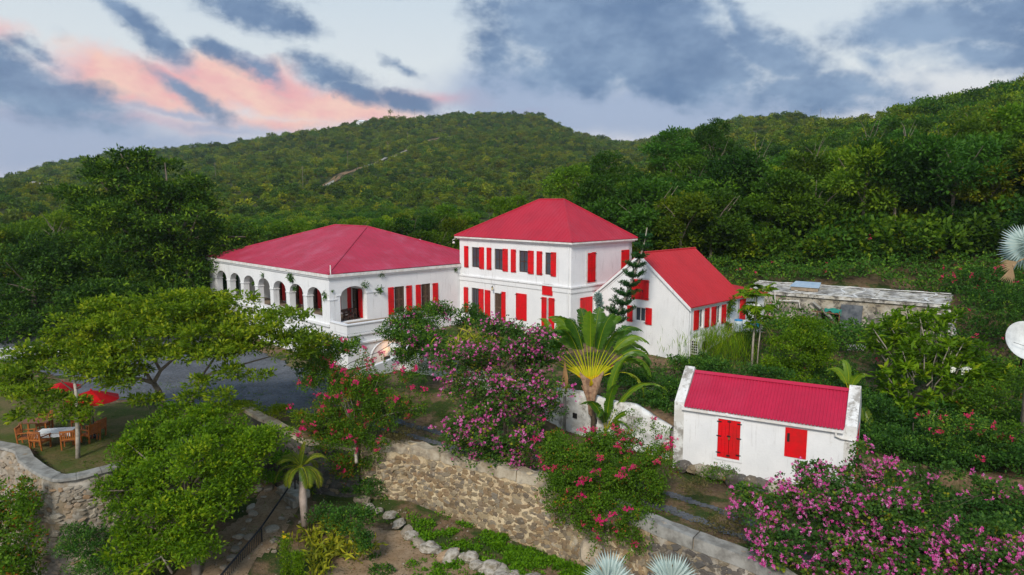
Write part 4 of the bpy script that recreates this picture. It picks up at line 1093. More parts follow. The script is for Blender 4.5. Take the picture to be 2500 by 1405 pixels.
# long rubble retaining wall
RWP = [(-8.6, 37.75), (-5.8, 37.5), (-2, 35.2), (2, 32.7), (4.4, 30.7), (6.6, 28.5), (9.8, 26), (11.6, 23.2), (14.5, 19.5)]
rw = empty('retaining_wall', (-2, 35.2, -6.5), 0, 'long brown rubble retaining wall holding up the gravel track', 'wall'); rw['world_built'] = 1
rt = lambda s: np.interp(s, [0, 3, 12, 22, 30], [-2.85, -2.95, -3.05, -3.55, -4.3]); rb = lambda s: np.interp(s, [0, 3, 12, 16, 24, 32], [-6.2, -6.4, -7.0, -7.4, -8.2, -10])
at_rw, L_rw = wall_path(RWP)
_i = 5; _p, _d = at_rw(17.6); _pc = (_p.x, _p.y)
wall_body('mortar', [q for q in RWP[:5]] + [_pc], rt, rb, .55, M_mortar, rw, rough=.05, batter=.10, seed=3)
lay_stones(rw, at_rw, L_rw, lambda s: rt(s) - .45, rb, M_stone, 5, cw=.34, ch=.22, cover=.97, size=1.22, batter=.10, s1=17.5, avoid=lambda p: 1310 < topix(p)[0] < 1600, maxn=295)
# plastered band and coping on top
for (k0, k1) in ((0.2, 5.0), (5.06, 9.9), (9.96, 14.8), (14.86, 19.6), (19.66, 26.5)):
    mb = MB(); n = 30; prev = None
    for i in range(n + 1):
        s = k0 + (k1 - k0) * i / n; p, d = at_rw(s); nn = Vector((d.y, -d.x, 0)); zt = rt(s) + .03
        jm = 1.0 if k0 < 14 else .18; j1, j2 = jm * .07 * math.sin(s * 7.3) * math.cos(s * 3.1), jm * .06 * math.sin(s * 5.7 + 1); cur = [p + nn * (.10 + j2 * .4) + Vector((0, 0, zt - .48 + j1)), p - nn * .60 + Vector((0, 0, zt - .48)), p - nn * (.60 + j1 * .5) + Vector((0, 0, zt + .07 + j2)), p + nn * (.07 + j1 * .4) + Vector((0, 0, zt + .05 + j2 * .8))]
        if prev: mb.quadbox([prev[0], cur[0], cur[1], prev[1], prev[3], cur[3], cur[2], prev[2]])
        prev = cur
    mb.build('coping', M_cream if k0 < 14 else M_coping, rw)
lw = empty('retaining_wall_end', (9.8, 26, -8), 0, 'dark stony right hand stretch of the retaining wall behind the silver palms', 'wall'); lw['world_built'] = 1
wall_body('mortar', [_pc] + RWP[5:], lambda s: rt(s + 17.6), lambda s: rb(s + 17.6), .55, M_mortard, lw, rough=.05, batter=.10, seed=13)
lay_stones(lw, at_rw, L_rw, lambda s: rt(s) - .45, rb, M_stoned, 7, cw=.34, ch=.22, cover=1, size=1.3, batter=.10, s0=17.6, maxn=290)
# bastion round the lawn
BSP = [(-60, 48), (-34, 38), (-26.5, 34.2), (-25.2, 33.7), (-24.0, 32.3), (-22.6, 31.2), (-21.6, 30.4), (-20.8, 30.0), (-20.0, 30.4), (-19, 31.2), (-17.5, 33.8), (-16.8, 38)]
bs = empty('bastion_wall', (-20.8, 30, -8), 0, 'pale plastered rubble bastion wall around the lawn', 'wall'); bs['world_built'] = 1
bt = lambda s: -1.88; bb = lambda s: -9.5
at_bs, L_bs = wall_body('mortar', BSP, bt, bb, .55, M_mortard, bs, rough=.09, batter=.14, seed=11)
lay_stones(bs, at_bs, L_bs, lambda s: bt(s) - .25, bb, M_stonep, 9, cw=.32, ch=.18, cover=.85, batter=.14, s0=34, maxn=290, size=1.05, avoid=lambda p: not (-50 < topix(p)[0] < 320 and topix(p)[1] < 1450))
n_c = 26; s_ = 26.0
for i in range(n_c):
    k0, k1 = 26 + i * (L_bs - 26.5) / n_c, 26 + (i + 1) * (L_bs - 26.5) / n_c - .02
    mb = MB(); prev = None
    for j in range(4):
        s = k0 + (k1 - k0) * j / 3; p, d = at_bs(s); nn = Vector((d.y, -d.x, 0)); zt = bt(s) - .02 + .03 * math.sin(s * 2.1)
        cur = [p + nn * .12 + Vector((0, 0, zt)), p - nn * .58 + Vector((0, 0, zt)), p - nn * .55 + Vector((0, 0, zt + .12)), p + nn * .08 + Vector((0, 0, zt + .12))]
        if prev: mb.quadbox([prev[0], cur[0], cur[1], prev[1], prev[3], cur[3], cur[2], prev[2]])
        prev = cur
    mb.build('coping_stone', M_coping, bs)
# dark wall of the drive beside the gate
dw = empty('drive_wall', (-14, 38.8, -5), 0, 'dark mossy wall with a pale coping below the gravel drive', 'wall'); dw['world_built'] = 1
DWP = [(-16.4, 40.5), (-14, 38.9), (-11.7, 37.3), (-10.0, 37.3), (-8.7, 37.5)]
at_d, L_d = wall_body('mortar', DWP, lambda s: -1.85 - .16 * s, lambda s: -6.5, .5, mat('dark_mossy_mortar', (.10, .095, .085), .95, color2=(.045, .05, .035), vscale=1.6, bump=1, bscale=6), dw, rough=.07, seed=4)
lay_stones(dw, at_d, L_d, lambda s: -2.1 - .16 * s, lambda s: -6.3, M_stoned, 12, cw=.36, ch=.25, cover=.6, batter=.08)
mb = MB(); prev = None
for j in range(17):
    s = j / 16 * (L_d - .1); p, d = at_d(s); nn = Vector((d.y, -d.x, 0)); zt = -1.86 - .16 * s + .03 * math.sin(s * 3)
    cur = [p + nn * .10 + Vector((0, 0, zt)), p - nn * .62 + Vector((0, 0, zt)), p - nn * .58 + Vector((0, 0, zt + .16)), p + nn * .03 + Vector((0, 0, zt + .16))]
    if prev: mb.quadbox([prev[0], cur[0], cur[1], prev[1], prev[3], cur[3], cur[2], prev[2]])
    prev = cur
mb.build('coping', M_cream, dw)
# white retaining wall of the house terrace
ww = empty('white_garden_wall', (3.1, 42.3, -3), 0, 'stained white garden wall with small square weep holes left of the shed', 'wall'); ww['world_built'] = 1
WWP = [(-9.6, 53.2), (-8.6, 52.0), (-5.8, 50.2), (-1.5, 46.3), (3.1, 42.3), (6.1, 39.6), (8.9, 37.4)]
wt = lambda s: np.interp(s, [0, 4, 10, 18, 22, 24.5], [-.4, -.7, -.9, -1.0, -1.05, -1.9])
at_w, L_w = wall_body('plaster_face', WWP, wt, lambda s: -4.6, .5, M_oldwhite, ww, rough=.05, batter=.05, seed=8)
for s in (L_w - 6.4, L_w - 4.9, L_w - 3.3):
    p, d = at_w(s); nn = Vector((d.y, -d.x, 0)); q = p + nn * (.16) + Vector((0, 0, -2.45)); mb = MB()
    mb.quadbox([q + d * a + nn * b + Vector((0, 0, z)) for z in (-.16, .16) for a, b in ((-.15, .0), (.15, .0), (.15, -.05), (-.15, -.05))]); mb.build('weep_hole', M_dark, ww)
mb = MB(); mb.tube([at_w(L_w - 7.2)[0] + Vector((-.1, -.25, -3.8)), at_w(L_w - 7.2)[0] + Vector((-.1, -.25, -1.3))], .09, 6); mb.build('buttress_pole', M_coping, ww)
# low white parapet on the far side of the drive
lp = empty('drive_parapet', onz(60, 880, -2.2), 0, 'low white parapet wall along the far edge of the drive', 'wall'); lp['world_built'] = 1
p0, p1 = onz(-220, 905, -2.2), onz(330, 850, -2.2); d_ = (p1 - p0).normalized(); nn = Vector((-d_.y, d_.x, 0)); mb = MB()
L_ = (p1 - p0).length
for i in range(12):
    a, b = p0 + d_ * (L_ * i / 12), p0 + d_ * (L_ * (i + 1) / 12 - .015); mb = MB()
    z0_, z1_ = -2.6, -1.25 + .04 * math.sin(i * 2.2); mb.quadbox([a + Vector((0, 0, z0_ + 2.2)), b + Vector((0, 0, z0_ + 2.2)), b + nn * .6 + Vector((0, 0, z0_ + 2.2)), a + nn * .6 + Vector((0, 0, z0_ + 2.2)), a + Vector((0, 0, z1_ + 2.2)), b + Vector((0, 0, z1_ + 2.2)), b + nn * .6 + Vector((0, 0, z1_ + 2.2)), a + nn * .6 + Vector((0, 0, z1_ + 2.2))]); mb.build('wall_length', M_oldwhite, lp)
# curved white stair wall below the balcony
st = empty('stair_wall', (-9.5, 51, -2), 0, 'curved white stair wall with a thin black handrail below the balcony', 'wall'); st['world_built'] = 1
path = [(860, 925, 48.5), (885, 905, 49.2), (915, 893, 50), (950, 880, 51.2), (980, 862, 52.5), (1000, 845, 53.5)]
V_ = []; mb = MB(); prev = None
for x, y, dd in path:
    p = ond(x, y, dd); cur = [Vector((p.x, p.y, -3.2)), Vector((p.x - .15, p.y + .35, -3.2)), Vector((p.x - .15, p.y + .35, p.z)), p]
    if prev: mb.quadbox([prev[0], cur[0], cur[1], prev[1], prev[3], cur[3], cur[2], prev[2]])
    prev = cur
mb.build('wall_body', M_white, st)
MB().tube([ond(x - 30, y - 4, dd) + Vector((0, 0, .45)) for x, y, dd in path], .025, 5).build('handrail', M_iron, st)
for x, y, dd in path[::2]: p = ond(x - 30, y - 4, dd); MB().tube([p + Vector((0, 0, .45)), p + Vector((0, 0, -.8))], .02, 5).build('post', M_iron, st)

# ledge of rock under the shed
lr = empty('rock_ledge', (12, 34, -3.6), 0, 'weathered dark rock ledge running under the white shed', 'rock')
P = [tuple((SP + SD * s - SN * (.25 + .12 * math.sin(s * 3)))[:2]) for s in np.arange(.2, 8.2, .42)]
for o in rocks(lr, 'rock', P, ROCKD + ROCKP[:1], 3, (.34, .5), zf=lambda x, y: -3.55 - .05 * (x - 9), jit=.08): o.scale.z *= 1.2
# ================================================================ RUINED SERVICE BUILDING
RU = empty('ruined_building', (26, 58, -1), 0, 'long ruined service building with a stained white flat roof', 'building'); RU['world_built'] = 1
f0, f1 = ond(1820, 712, 64.5), ond(2312, 747, 55.0); f0.z = 2.45; f1.z = 2.4
dr = (f1 - f0); dr.z = 0; RL = dr.length; dr.normalize(); rn = Vector((-dr.y, dr.x, 0))
fmU = frame_map((f0.x, f0.y, 0), dr, rn)
def s_of(px, py=770):     # distance along the front for a picture column
    r_ = Vector(ray(px, py)); o_ = Vector((0, 0, 0)); t_ = Vector((f0.x, f0.y, 0)).dot(rn) / Vector((r_.x, r_.y, 0)).dot(rn); return (r_ * t_ - f0).dot(dr)
def z_of(px, py):
    r_ = Vector(ray(px, py)); t_ = Vector((f0.x, f0.y, 0)).dot(rn) / Vector((r_.x, r_.y, 0)).dot(rn); return CAM_H + r_.z * t_
wall('front_wall', fmU, 0, RL, -2.6, 2.2, .45, [(s_of(2005), s_of(2048), -1.0, z_of(2020, 762)), (s_of(1900), s_of(1925), -.6, z_of(1910, 775)), (s_of(2110), s_of(2150), -1.6, z_of(2120, 800))], M_ruinw, RU)
wall('back_wall', frame_map(Vector((f0.x, f0.y, 0)) + rn * 4.2, dr, -rn), 0, RL, -2.6, 2.5, .4, [], M_ruin, RU)
wall('end_wall', frame_map(Vector((f0.x, f0.y, 0)) + dr * RL, rn, -dr), .451, 3.8, -2.6, 2.3, .4, [], M_ruin, RU)
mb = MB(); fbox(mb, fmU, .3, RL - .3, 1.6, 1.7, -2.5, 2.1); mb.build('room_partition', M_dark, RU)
nseg = 3
for i in range(nseg):
    a, b = RL * i / nseg - (.2 if i == 0 else 0), RL * (i + 1) / nseg + (.15 if i == nseg - 1 else -.012)
    mb = MB(); h0 = .03 * math.sin(i * 2.3)
    mb.quadbox([fmU(a, -.18, 2.2), fmU(b, -.18, 2.2), fmU(b, 4.3, 2.52), fmU(a, 4.3, 2.52), fmU(a, -.18, 2.46 + h0), fmU(b, -.18, 2.46 + h0), fmU(b, 4.3, 2.82 + h0), fmU(a, 4.3, 2.82 + h0)])
    mb.build('roof_slab', M_ruin, RU)
for i in (2, 4, 5, 7):     # thick white sealing strips over the joints
    a = RL * (i + .35 * math.sin(i * 4.7)) / 8; mb = MB(); prev = None
    for k in range(9):
        t = -.15 + 4.4 * k / 8; aa = a + .32 * math.sin(i * 3 + k * .9); z = 2.47 + .36 * (t + .18) / 4.48 + .02
        ww_ = .07 + .06 * math.sin(i * 5 + k * 1.7); cur = (fmU(aa - ww_, t, z), fmU(aa + ww_, t, z))
        if prev: mb.quadbox([prev[0], prev[1], cur[1], cur[0]] + [q + Vector((0, 0, .05)) for q in (prev[0], prev[1], cur[1], cur[0])])
        prev = cur
    mb.build('sealing_strip', M_oldwhite, RU)
for t, z in ((-.1, 2.5), (4.15, 2.86)):
    mb = MB(); prev = None
    for k in range(40):
        s = RL * k / 39; tt = t + .06 * math.sin(k * 1.9); cur = (fmU(s, tt - .12, z), fmU(s, tt + .12, z))
        if prev: mb.quadbox([prev[0], cur[0], cur[1], prev[1]] + [q + Vector((0, 0, .05 + .02 * math.sin(k))) for q in (prev[0], cur[0], cur[1], prev[1])])
        prev = cur
    mb.build('sealing_strip', M_oldwhite, RU)
s0, s1 = s_of(1925, 700), s_of(1992, 700)
mb = MB(); mb.quadbox([fmU(s0, .9, 2.62), fmU(s1, .9, 2.62), fmU(s1 - .3, 2.9, 2.8), fmU(s0, 2.9, 2.8), fmU(s0, .9, 2.95), fmU(s1, .9, 2.95), fmU(s1 - .3, 2.9, 3.2), fmU(s0, 2.9, 3.2)]); mb.build('skylight_kerb', mat('raw_board', (.36, .28, .2), .9, var=.3), RU)
mb = MB(); mb.quadbox([fmU(s0 - .1, .8, 2.96), fmU(s1 + .1, .8, 2.96), fmU(s1 - .2, 3.0, 3.21), fmU(s0 - .1, 3.0, 3.21), fmU(s0 - .1, .8, 3.0), fmU(s1 + .1, .8, 3.0), fmU(s1 - .2, 3.0, 3.26), fmU(s0 - .1, 3.0, 3.26)]); mb.build('roof_sheet', mat('pale_blue_sheet', (.36, .48, .62), .35, color2=(.5, .6, .7), vscale=2), RU)
# leaning dark panel
s0, s1 = s_of(2053), s_of(2106); zt, zb = z_of(2080, 745), z_of(2080, 829)
mb = MB(); mb.quadbox([fmU(s0, -.75, zb), fmU(s1, -.75, zb), fmU(s1, -.69, zb), fmU(s0, -.69, zb), fmU(s0 - .0, -.12, zt), fmU(s1, -.12, zt), fmU(s1, -.06, zt), fmU(s0, -.06, zt)]); mb.build('leaning_panel', mat('slate_panel', (.055, .065, .08), .8, color2=(.15, .16, .17), vscale=1.2, bump=.3), RU)
M_tarp = mat('teal_tarpaulin', (.01, .22, .17), .6, var=.4)
def quadstrip(mb, A, B_):
    for i in range(len(A) - 1): mb.poly([A[i], A[i + 1], B_[i + 1], B_[i]])
tb = MB(); A_ = []; B2 = []
for i in range(11):
    k = i / 10; s = s_of(2015) + (s_of(2056) - s_of(2015)) * k; zz = z_of(2030, 752)
    A_.append(fmU(s, -.35, zz - .05 * math.sin(k * 9))); B2.append(fmU(s, -.55 - .05 * math.cos(k * 8), zz - .45 * (.4 + .6 * k) - .12 * math.sin(k * 14)))
quadstrip(tb, A_, B2); quadstrip(tb, [p + rn * .02 for p in B2], [p + rn * .02 for p in A_]); tb.build('tarpaulin', M_tarp, RU)
wb = MB()
for sx in (1998, 2052): wb.tube([fmU(s_of(sx), -.5, z_of(sx, 760)), fmU(s_of(sx), -.5, z_of(sx, 822))], .06, 5)
wb.build('timber_post', M_teakd, RU)
for zz in (762, 788): MB().tube([fmU(s_of(1985), -.5, z_of(1990, zz - 4)), fmU(s_of(2055), -.5, z_of(2050, zz + 4))], .06, 5).build('timber_rail', M_teakd, RU)
MB().tube([fmU(s_of(1985), -.2, z_of(1985, 738)), fmU(s_of(2040), -.6, z_of(2040, 780))], .14, 6).build('fallen_beam', M_coping, RU)
for pts in ([(1902, 752), (1902, 733), (1952, 735), (1955, 752)], [(1895, 757), (1893, 700), (1899, 697)], [(2290, 755), (2290, 766), (2318, 768)]):
    MB().tube([fmU(s_of(x, y), -.25, z_of(x, y)) for x, y in pts], .05, 6).build('white_pipe', M_trim, RU)
mb = MB(); q0 = fmU(RL + .1, -.4, 0); 
mb.quadbox([fmU(RL - .2, -.6, 1.9), fmU(RL + .3, -.6, 1.9), fmU(RL + 1.7, -3.0, -2.6), fmU(RL + 1.2, -3.0, -2.6), fmU(RL - .2, -.5, 2.1), fmU(RL + .3, -.5, 2.1), fmU(RL + 1.9, -2.9, -2.5), fmU(RL + 1.4, -2.9, -2.5)]); mb.build('sloping_buttress', M_ruin, RU)
# trellis panel, white, in front of the ruin
tr_ = empty('lattice_panel', onz(2090, 860, -1.2), 0, 'broken white garden lattice leaning in front of the ruin', 'lattice'); c0_ = ond(2062, 842, 53.5); tr_.location = c0_; 
for i in range(7):
    for sgn in (1, -1):
        a_ = (i * .2, 0, 0 if sgn > 0 else .9); b_ = (i * .2 + .55, 0, .9 if sgn > 0 else 0)
        MB().tube([Vector(a_) - Vector((0, .0 + .015 * sgn, .9)), Vector(b_) - Vector((0, .015 * sgn, .9))], .03, 4).build('lath', M_cloth, tr_)

# ================================================================ GARDEN FURNITURE
def chair(name, loc, rz, label, group, m=None, sc=1.0):
    t = empty(name, loc, rz, label, 'chair', group); t.scale = (sc,) * 3; m = m or M_teak
    W_, D_ = .30, .27
    for sx in (-1, 1):
        MB().box(sx * W_ - .028, sx * W_ + .028, -D_ - .03, -D_ + .03, 0, .66).build('leg', m, t)
        b = MB(); b.quadbox([(sx * W_ - .028, D_ - .03, 0), (sx * W_ + .028, D_ - .03, 0), (sx * W_ + .028, D_ + .03, 0), (sx * W_ - .028, D_ + .03, 0), (sx * W_ - .028, D_ + .06, .98), (sx * W_ + .028, D_ + .06, .98), (sx * W_ + .028, D_ + .11, .98), (sx * W_ - .028, D_ + .11, .98)]); b.build('leg', m, t)
        MB().box(sx * W_ - .04, sx * W_ + .04, -D_ - .06, D_ + .03, .662, .70).build('armrest', m, t)
        MB().box(sx * W_ - .02, sx * W_ + .02, -D_ + .032, D_ - .032, .36, .42).build('side_rail', m, t)
    for k in range(6): MB().box(-W_ + .03, W_ - .03, -D_ + .02 + k * .09, -D_ + .09 + k * .09, .422, .445).build('seat_slat', m, t)
    MB().box(-W_ + .03, W_ - .03, D_ + .03, D_ + .07, .50, .56).build('back_rail', m, t); MB().box(-W_ + .03, W_ - .03, D_ + .05, D_ + .10, .88, .97).build('back_rail', m, t)
    for k in range(6):
        x = -W_ + .08 + k * (2 * W_ - .16) / 5; b = MB(); b.quadbox([(x - .022, D_ + .04, .562), (x + .022, D_ + .04, .562), (x + .022, D_ + .06, .562), (x - .022, D_ + .06, .562), (x - .022, D_ + .065, .878), (x + .022, D_ + .065, .878), (x + .022, D_ + .085, .878), (x - .022, D_ + .085, .878)]); b.build('back_slat', m, t)
    MB().box(-W_ + .03, W_ - .03, -D_ - .012, -D_ + .012, .34, .42).build('front_rail', m, t)
    return t
LZ = -2.19
def lz(x, y): return onz(x, y, LZ)
def table(name, loc, rz, L_, W_, label, cloth=True):
    t = empty(name, loc, rz, label, 'table')
    n = 8
    for k in range(n):
        MB().box(-L_ / 2, L_ / 2, -W_ / 2 + k * W_ / n + .004, -W_ / 2 + (k + 1) * W_ / n - .004, .71, .74).build('table_board', M_teakd, t)
    for sx in (-1, 1):
        for sy in (-1, 1): MB().box(sx * (L_ / 2 - .12) - .04, sx * (L_ / 2 - .12) + .04, sy * (W_ / 2 - .1) - .04, sy * (W_ / 2 - .1) + .04, 0, .66).build('leg', M_teak, t)
    MB().box(-L_ / 2 + .08, L_ / 2 - .08, -W_ / 2 + .08, W_ / 2 - .08, .66, .708).build('apron', M_teak, t)
    return t
t1 = table('garden_table', lz(140, 1084), R(12), 2.1, .95, 'teak garden table under a white cloth on the lawn')
V_ = []; nx, ny = 24, 14
for j in range(ny + 1):
    for i in range(nx + 1):
        u, v = -1 + 2 * i / nx, -1 + 2 * j / ny; x, y = u * .85, v * .62; dx = max(0, abs(x) - 1.05); dy = max(0, abs(y) - .475)
        z = .75 - dy * 1.5 - dx * 1.5 + .006 * math.sin(i * 1.7) ; yy = math.copysign(min(abs(y), .475 + dy * .35), y) + .015 * math.sin(i * 1.3) * (dy > 0)
        V_.append((x, yy, z))
ii = np.arange((nx + 1) * (ny + 1)).reshape(ny + 1, nx + 1); q = np.stack([ii[:-1, :-1], ii[:-1, 1:], ii[1:, 1:], ii[1:, :-1]], -1).reshape(-1, 4)
cl = _link('tablecloth', fast_mesh('tablecloth', np.array(V_), q, M_cloth, smooth=True)); cl.location = t1.location + Vector((0, 0, .005)); cl.rotation_euler = (0, 0, R(12)); tag(cl, 'crumpled white tablecloth laid over the teak garden table', 'tablecloth')
t2 = table('garden_table', lz(92, 1058), R(8), 1.5, .9, 'bare grey teak table left of the tablecloth, half hidden by leaves')
GC = 'teak armchairs around the garden tables'
for (x, y, rz, lab) in ((100, 1096, 172, 'orange teak armchair nearest the bastion wall, back turned to the camera'), (66, 1086, 108, 'leftmost teak armchair at the garden tables'),
                        (172, 1094, 200, 'teak armchair just left of the thin pale tree trunk'), (222, 1078, 250, 'teak armchair right of the thin pale tree trunk'),
                        (236, 1068, 262, 'rightmost teak armchair beside the umbrella pole'), (198, 1045, 350, 'teak armchair on the far side of the clothed table, nearest the drive'), (110, 1052, 20, 'teak armchair between the two garden tables, under the small umbrella')):
    p = lz(x, y); chair('garden_chair', p, R(rz), lab, GC, sc=1.08)
def umbrella(loc, rad, h, label):
    t = empty('garden_umbrella', loc, R(10), label, 'umbrella', 'red garden umbrellas')
    MB().tube([(0, 0, 0), (0, 0, h + .05)], .03, 7).build('pole', M_iron, t); b = MB(); b.lathe([(0, .12), (.2, .1), (.28, 0), (0, 0)], 12); b.build('base', M_iron, t)
    n = 8
    for k in range(n):
        a0_, a1_ = 2 * math.pi * k / n, 2 * math.pi * (k + 1) / n; mb = MB(); V2 = []; m_ = 5
        for i in range(m_ + 1):
            f = i / m_; rr = .04 + (rad - .04) * f; z = h - .55 * f ** 1.2 * rad / 1.5
            for j in range(5):
                g = j / 4; a_ = a0_ + (a1_ - a0_) * g; fl = math.cos(math.pi / n) / math.cos((g - .5) * 2 * math.pi / n)
                V2.append(Vector((math.cos(a_) * rr * fl, math.sin(a_) * rr * fl, z + .05 * math.sin(math.pi * g) * f * -1)))
        for i in range(m_):
            for j in range(4):
                q = [V2[i * 5 + j], V2[i * 5 + j + 1], V2[(i + 1) * 5 + j + 1], V2[(i + 1) * 5 + j]]; mb.poly(q[::-1]); 
        top = [v + Vector((0, 0, .006)) for v in V2]
        mb.build('canopy_panel', M_umb, t)
        MB().tube([(0, 0, h - .06), (math.cos(a0_) * rad * .97, math.sin(a0_) * rad * .97, h - .57 * rad / 1.5)], .012, 4).build('rib', M_iron, t)
    b = MB(); b.lathe([(0, .12), (.05, .06), (.06, 0), (0, 0)], 8, (0, 0, h)); b.build('finial', M_umb, t)
umbrella(lz(231, 1068), 1.42, 2.66, 'open red garden umbrella leaning over the tables at the edge of the drive')
umbrella(lz(160, 1030), 1.0, 2.4, 'smaller red garden umbrella mostly hidden in the tree leaves')
# gallery furniture seen through the arches
for (a, b, rz, lab, g_) in ((.9, 2.2, 60, 'dark wooden chair standing inside the wide arch', None), (1.5, 3.0, 190, 'dark wooden chair behind the first one inside the wide arch', None), (8.6, 1.5, 130, 'dark wooden chair seen through the fifth arch', None)):
    chair('gallery_chair', G(a, b, .901), R(rz), lab, 'dark chairs in the gallery', m=M_frame)
tg = empty('gallery_table', G(1.9, 2.2, .901), R(45), 'dark wooden table in the gallery behind the wide arch', 'table')
MB().box(-.5, .5, -.4, .4, .70, .74).build('table_top', M_frame, tg)
for sx in (-.42, .42):
    for sy in (-.32, .32): MB().box(sx - .03, sx + .03, sy - .03, sy + .03, 0, .70).build('leg', M_frame, tg)
pt = empty('potted_plant', G(2.6, .95, 1.381), 0, 'potted yellow green plant on the sill of the nearest narrow arch', 'potted plant')
b = MB(); b.lathe([(.0, 0), (.1, 0), (.14, .22), (.12, .22), (.0, .2)], 12); b.build('pot', M_teakd, pt); lv = Leaves(5); lv.lobe((0, 0, .45), (.22, .22, .22), 12, 8, .06, .2, .07, .7); link('foliage', lv.mesh('foliage', L_bright), pt)
# water barrels and washing by the service door
def barrel(loc, label, m, lid, r=.32, h=.95):
    t = empty('water_barrel', loc, 0, label, 'barrel', 'barrels by the red service door'); b = MB(); b.lathe([(0, 0), (r * .9, 0), (r, .1), (r * 1.03, h * .35), (r, h * .5), (r * 1.03, h * .7), (r * .95, h), (0, h)], 18); b.build('drum', m, t, True)
    l = MB(); l.lathe([(0, h + .06), (r * .9, h + .05), (r * 1.0, h), (r * 1.0, h - .05)], 18); l.build('lid', lid, t)
pb = G(-22.9, 23.1); barrel(Vector((pb.x, pb.y, .42)), 'translucent white water barrel with a bright blue lid', M_barrel, M_blue)
pb = G(-22.9, 23.9); barrel(Vector((pb.x, pb.y, .42)), 'plain grey plastic barrel right behind the blue lidded one', M_barrel, M_barrel, .28, .8)
p = ond(1844, 797, 55.5); bk = empty('washing_tub', p, 0, 'bright blue plastic tub below the hanging white sheet', 'tub'); b = MB(); b.lathe([(0, 0), (.34, 0), (.42, .42), (.38, .42), (.31, .05), (0, .05)], 20); b.build('tub_body', mat('light_blue_plastic', (.03, .38, .62), .45), bk)
p = ond(1838, 790, 56.5); A_ = []; B2 = []
for i in range(15):
    k = i / 14; x = 1824 + 34 * k; A_.append(ond(x, 741 + 3 * k, 56.6 + .1 * math.sin(i * 1.3))); B2.append(ond(1821 + 39 * k, 790 + 2 * math.sin(i), 56.5 + .15 * math.sin(i * 1.6)))
hs = empty('hanging_sheet', ond(1840, 790, 56.5), 0, 'white sheet hanging beside the red service door', 'sheet'); hs['world_built'] = 1
mb = MB(); quadstrip(mb, A_, B2); quadstrip(mb, [q + Vector((0, .02, 0)) for q in B2], [q + Vector((0, .02, 0)) for q in A_]); mb.build('sheet_cloth', M_cloth, hs); MB().tube([A_[0] + Vector((-.4, 0, .05)), A_[-1] + Vector((1.2, 0, .05))], .012, 4).build('line', M_trim, hs)
# satellite dish at the right edge
sdp = ond(2500, 836, 44.0); ds = empty('satellite_dish', sdp, 0, 'big white satellite dish cut by the right edge of the picture', 'satellite dish')
b = MB(); prof = [(0, 0), (.3, .02), (.6, .07), (.9, .16), (1.32, .34)]; b.lathe(prof, 36); b.lathe([(rr, z + .035) for rr, z in prof[::-1]], 36); d_o = b.build('reflector', mat('dish_white', (.70, .72, .70), .6, var=.25, vscale=1.5), ds, True)
d_o.rotation_euler = (R(62), R(-10), 0); MB().tube([(.25, .3, -.1), (.3, .7, -4.5)], .07, 8).build('mast', M_iron, ds)
MB().tube([(-1.05, -.5, .1), (.3, -.75, -.35)], .018, 4).build('cable', M_iron, ds)
mb = MB(); mb.box(.0, .55, -.60, -.58, .82, .98); mb.build('red_mark', M_shut, ds)
# iron handrail down the path
hr = empty('iron_handrail', ond(640, 1344, 31.5), 0, 'black iron handrail with thin balusters going down the earth path', 'railing'); hr['world_built'] = 1
HP = [(ond(720, 1158, 36.3), ond(720, 1216, 36.3)), (ond(638, 1288, 32.0), ond(640, 1346, 32.0)), (ond(520, 1428, 28.2), ond(522, 1498, 28.2))]
for a_, b_ in HP: MB().tube([a_, b_ + Vector((0, 0, -.4))], .045, 6).build('post', M_iron, hr)
MB().tube([ond(712, 1180, 36.2), HP[1][0]], .05, 5).build('top_rail', M_iron, hr)
a_, b_, c2, d2 = HP[1][0], HP[1][1] + Vector((0, 0, .12)), HP[2][0], HP[2][1] + Vector((0, 0, .12))
MB().tube([a_, c2], .05, 5).build('top_rail', M_iron, hr); MB().tube([b_, d2], .03, 5).build('bottom_rail', M_iron, hr)
for i in range(1, 26): k = i / 26; MB().tube([a_.lerp(c2, k), b_.lerp(d2, k)], .02, 4).build('baluster', M_iron, hr)
gt = empty('iron_gate', ond(665, 1170, 37.6), 0, 'black iron gate of upright bars beside the dark wall', 'gate'); gt['world_built'] = 1
a_, b_, c2, d2 = ond(648, 1118, 38.4), ond(648, 1150, 38.4), ond(680, 1140, 37.0), ond(678, 1192, 37.0)
MB().tube([a_, c2], .03, 5).build('top_rail', M_iron, gt); MB().tube([b_, d2], .03, 5).build('bottom_rail', M_iron, gt)
for i in range(0, 11): k = i / 10; MB().tube([a_.lerp(c2, k), b_.lerp(d2, k) + Vector((0, 0, -.1))], .02, 4).build('bar', M_iron, gt)
for i, (x0, y0, x1, y1) in enumerate(((676, 1190, 722, 1214), (672, 1200, 715, 1226))):
    p0, p1 = onz(x0, y0, -5.0 - .2 * i), onz(x1, y1, -5.0 - .2 * i); s_ = tag(MB().quadbox([p0 + Vector((0, 0, -.4)), p1 + Vector((0, 0, -.4)), p1 + Vector((.5, .9, -.4)), p0 + Vector((.5, .9, -.4)), p0, p1, p1 + Vector((.5, .9, 0)), p0 + Vector((.5, .9, 0))]).build('stone_step', M_rockw, None), ['upper', 'lower'][i] + ' stone step at the foot of the iron gate', 'step', 'steps at the gate')

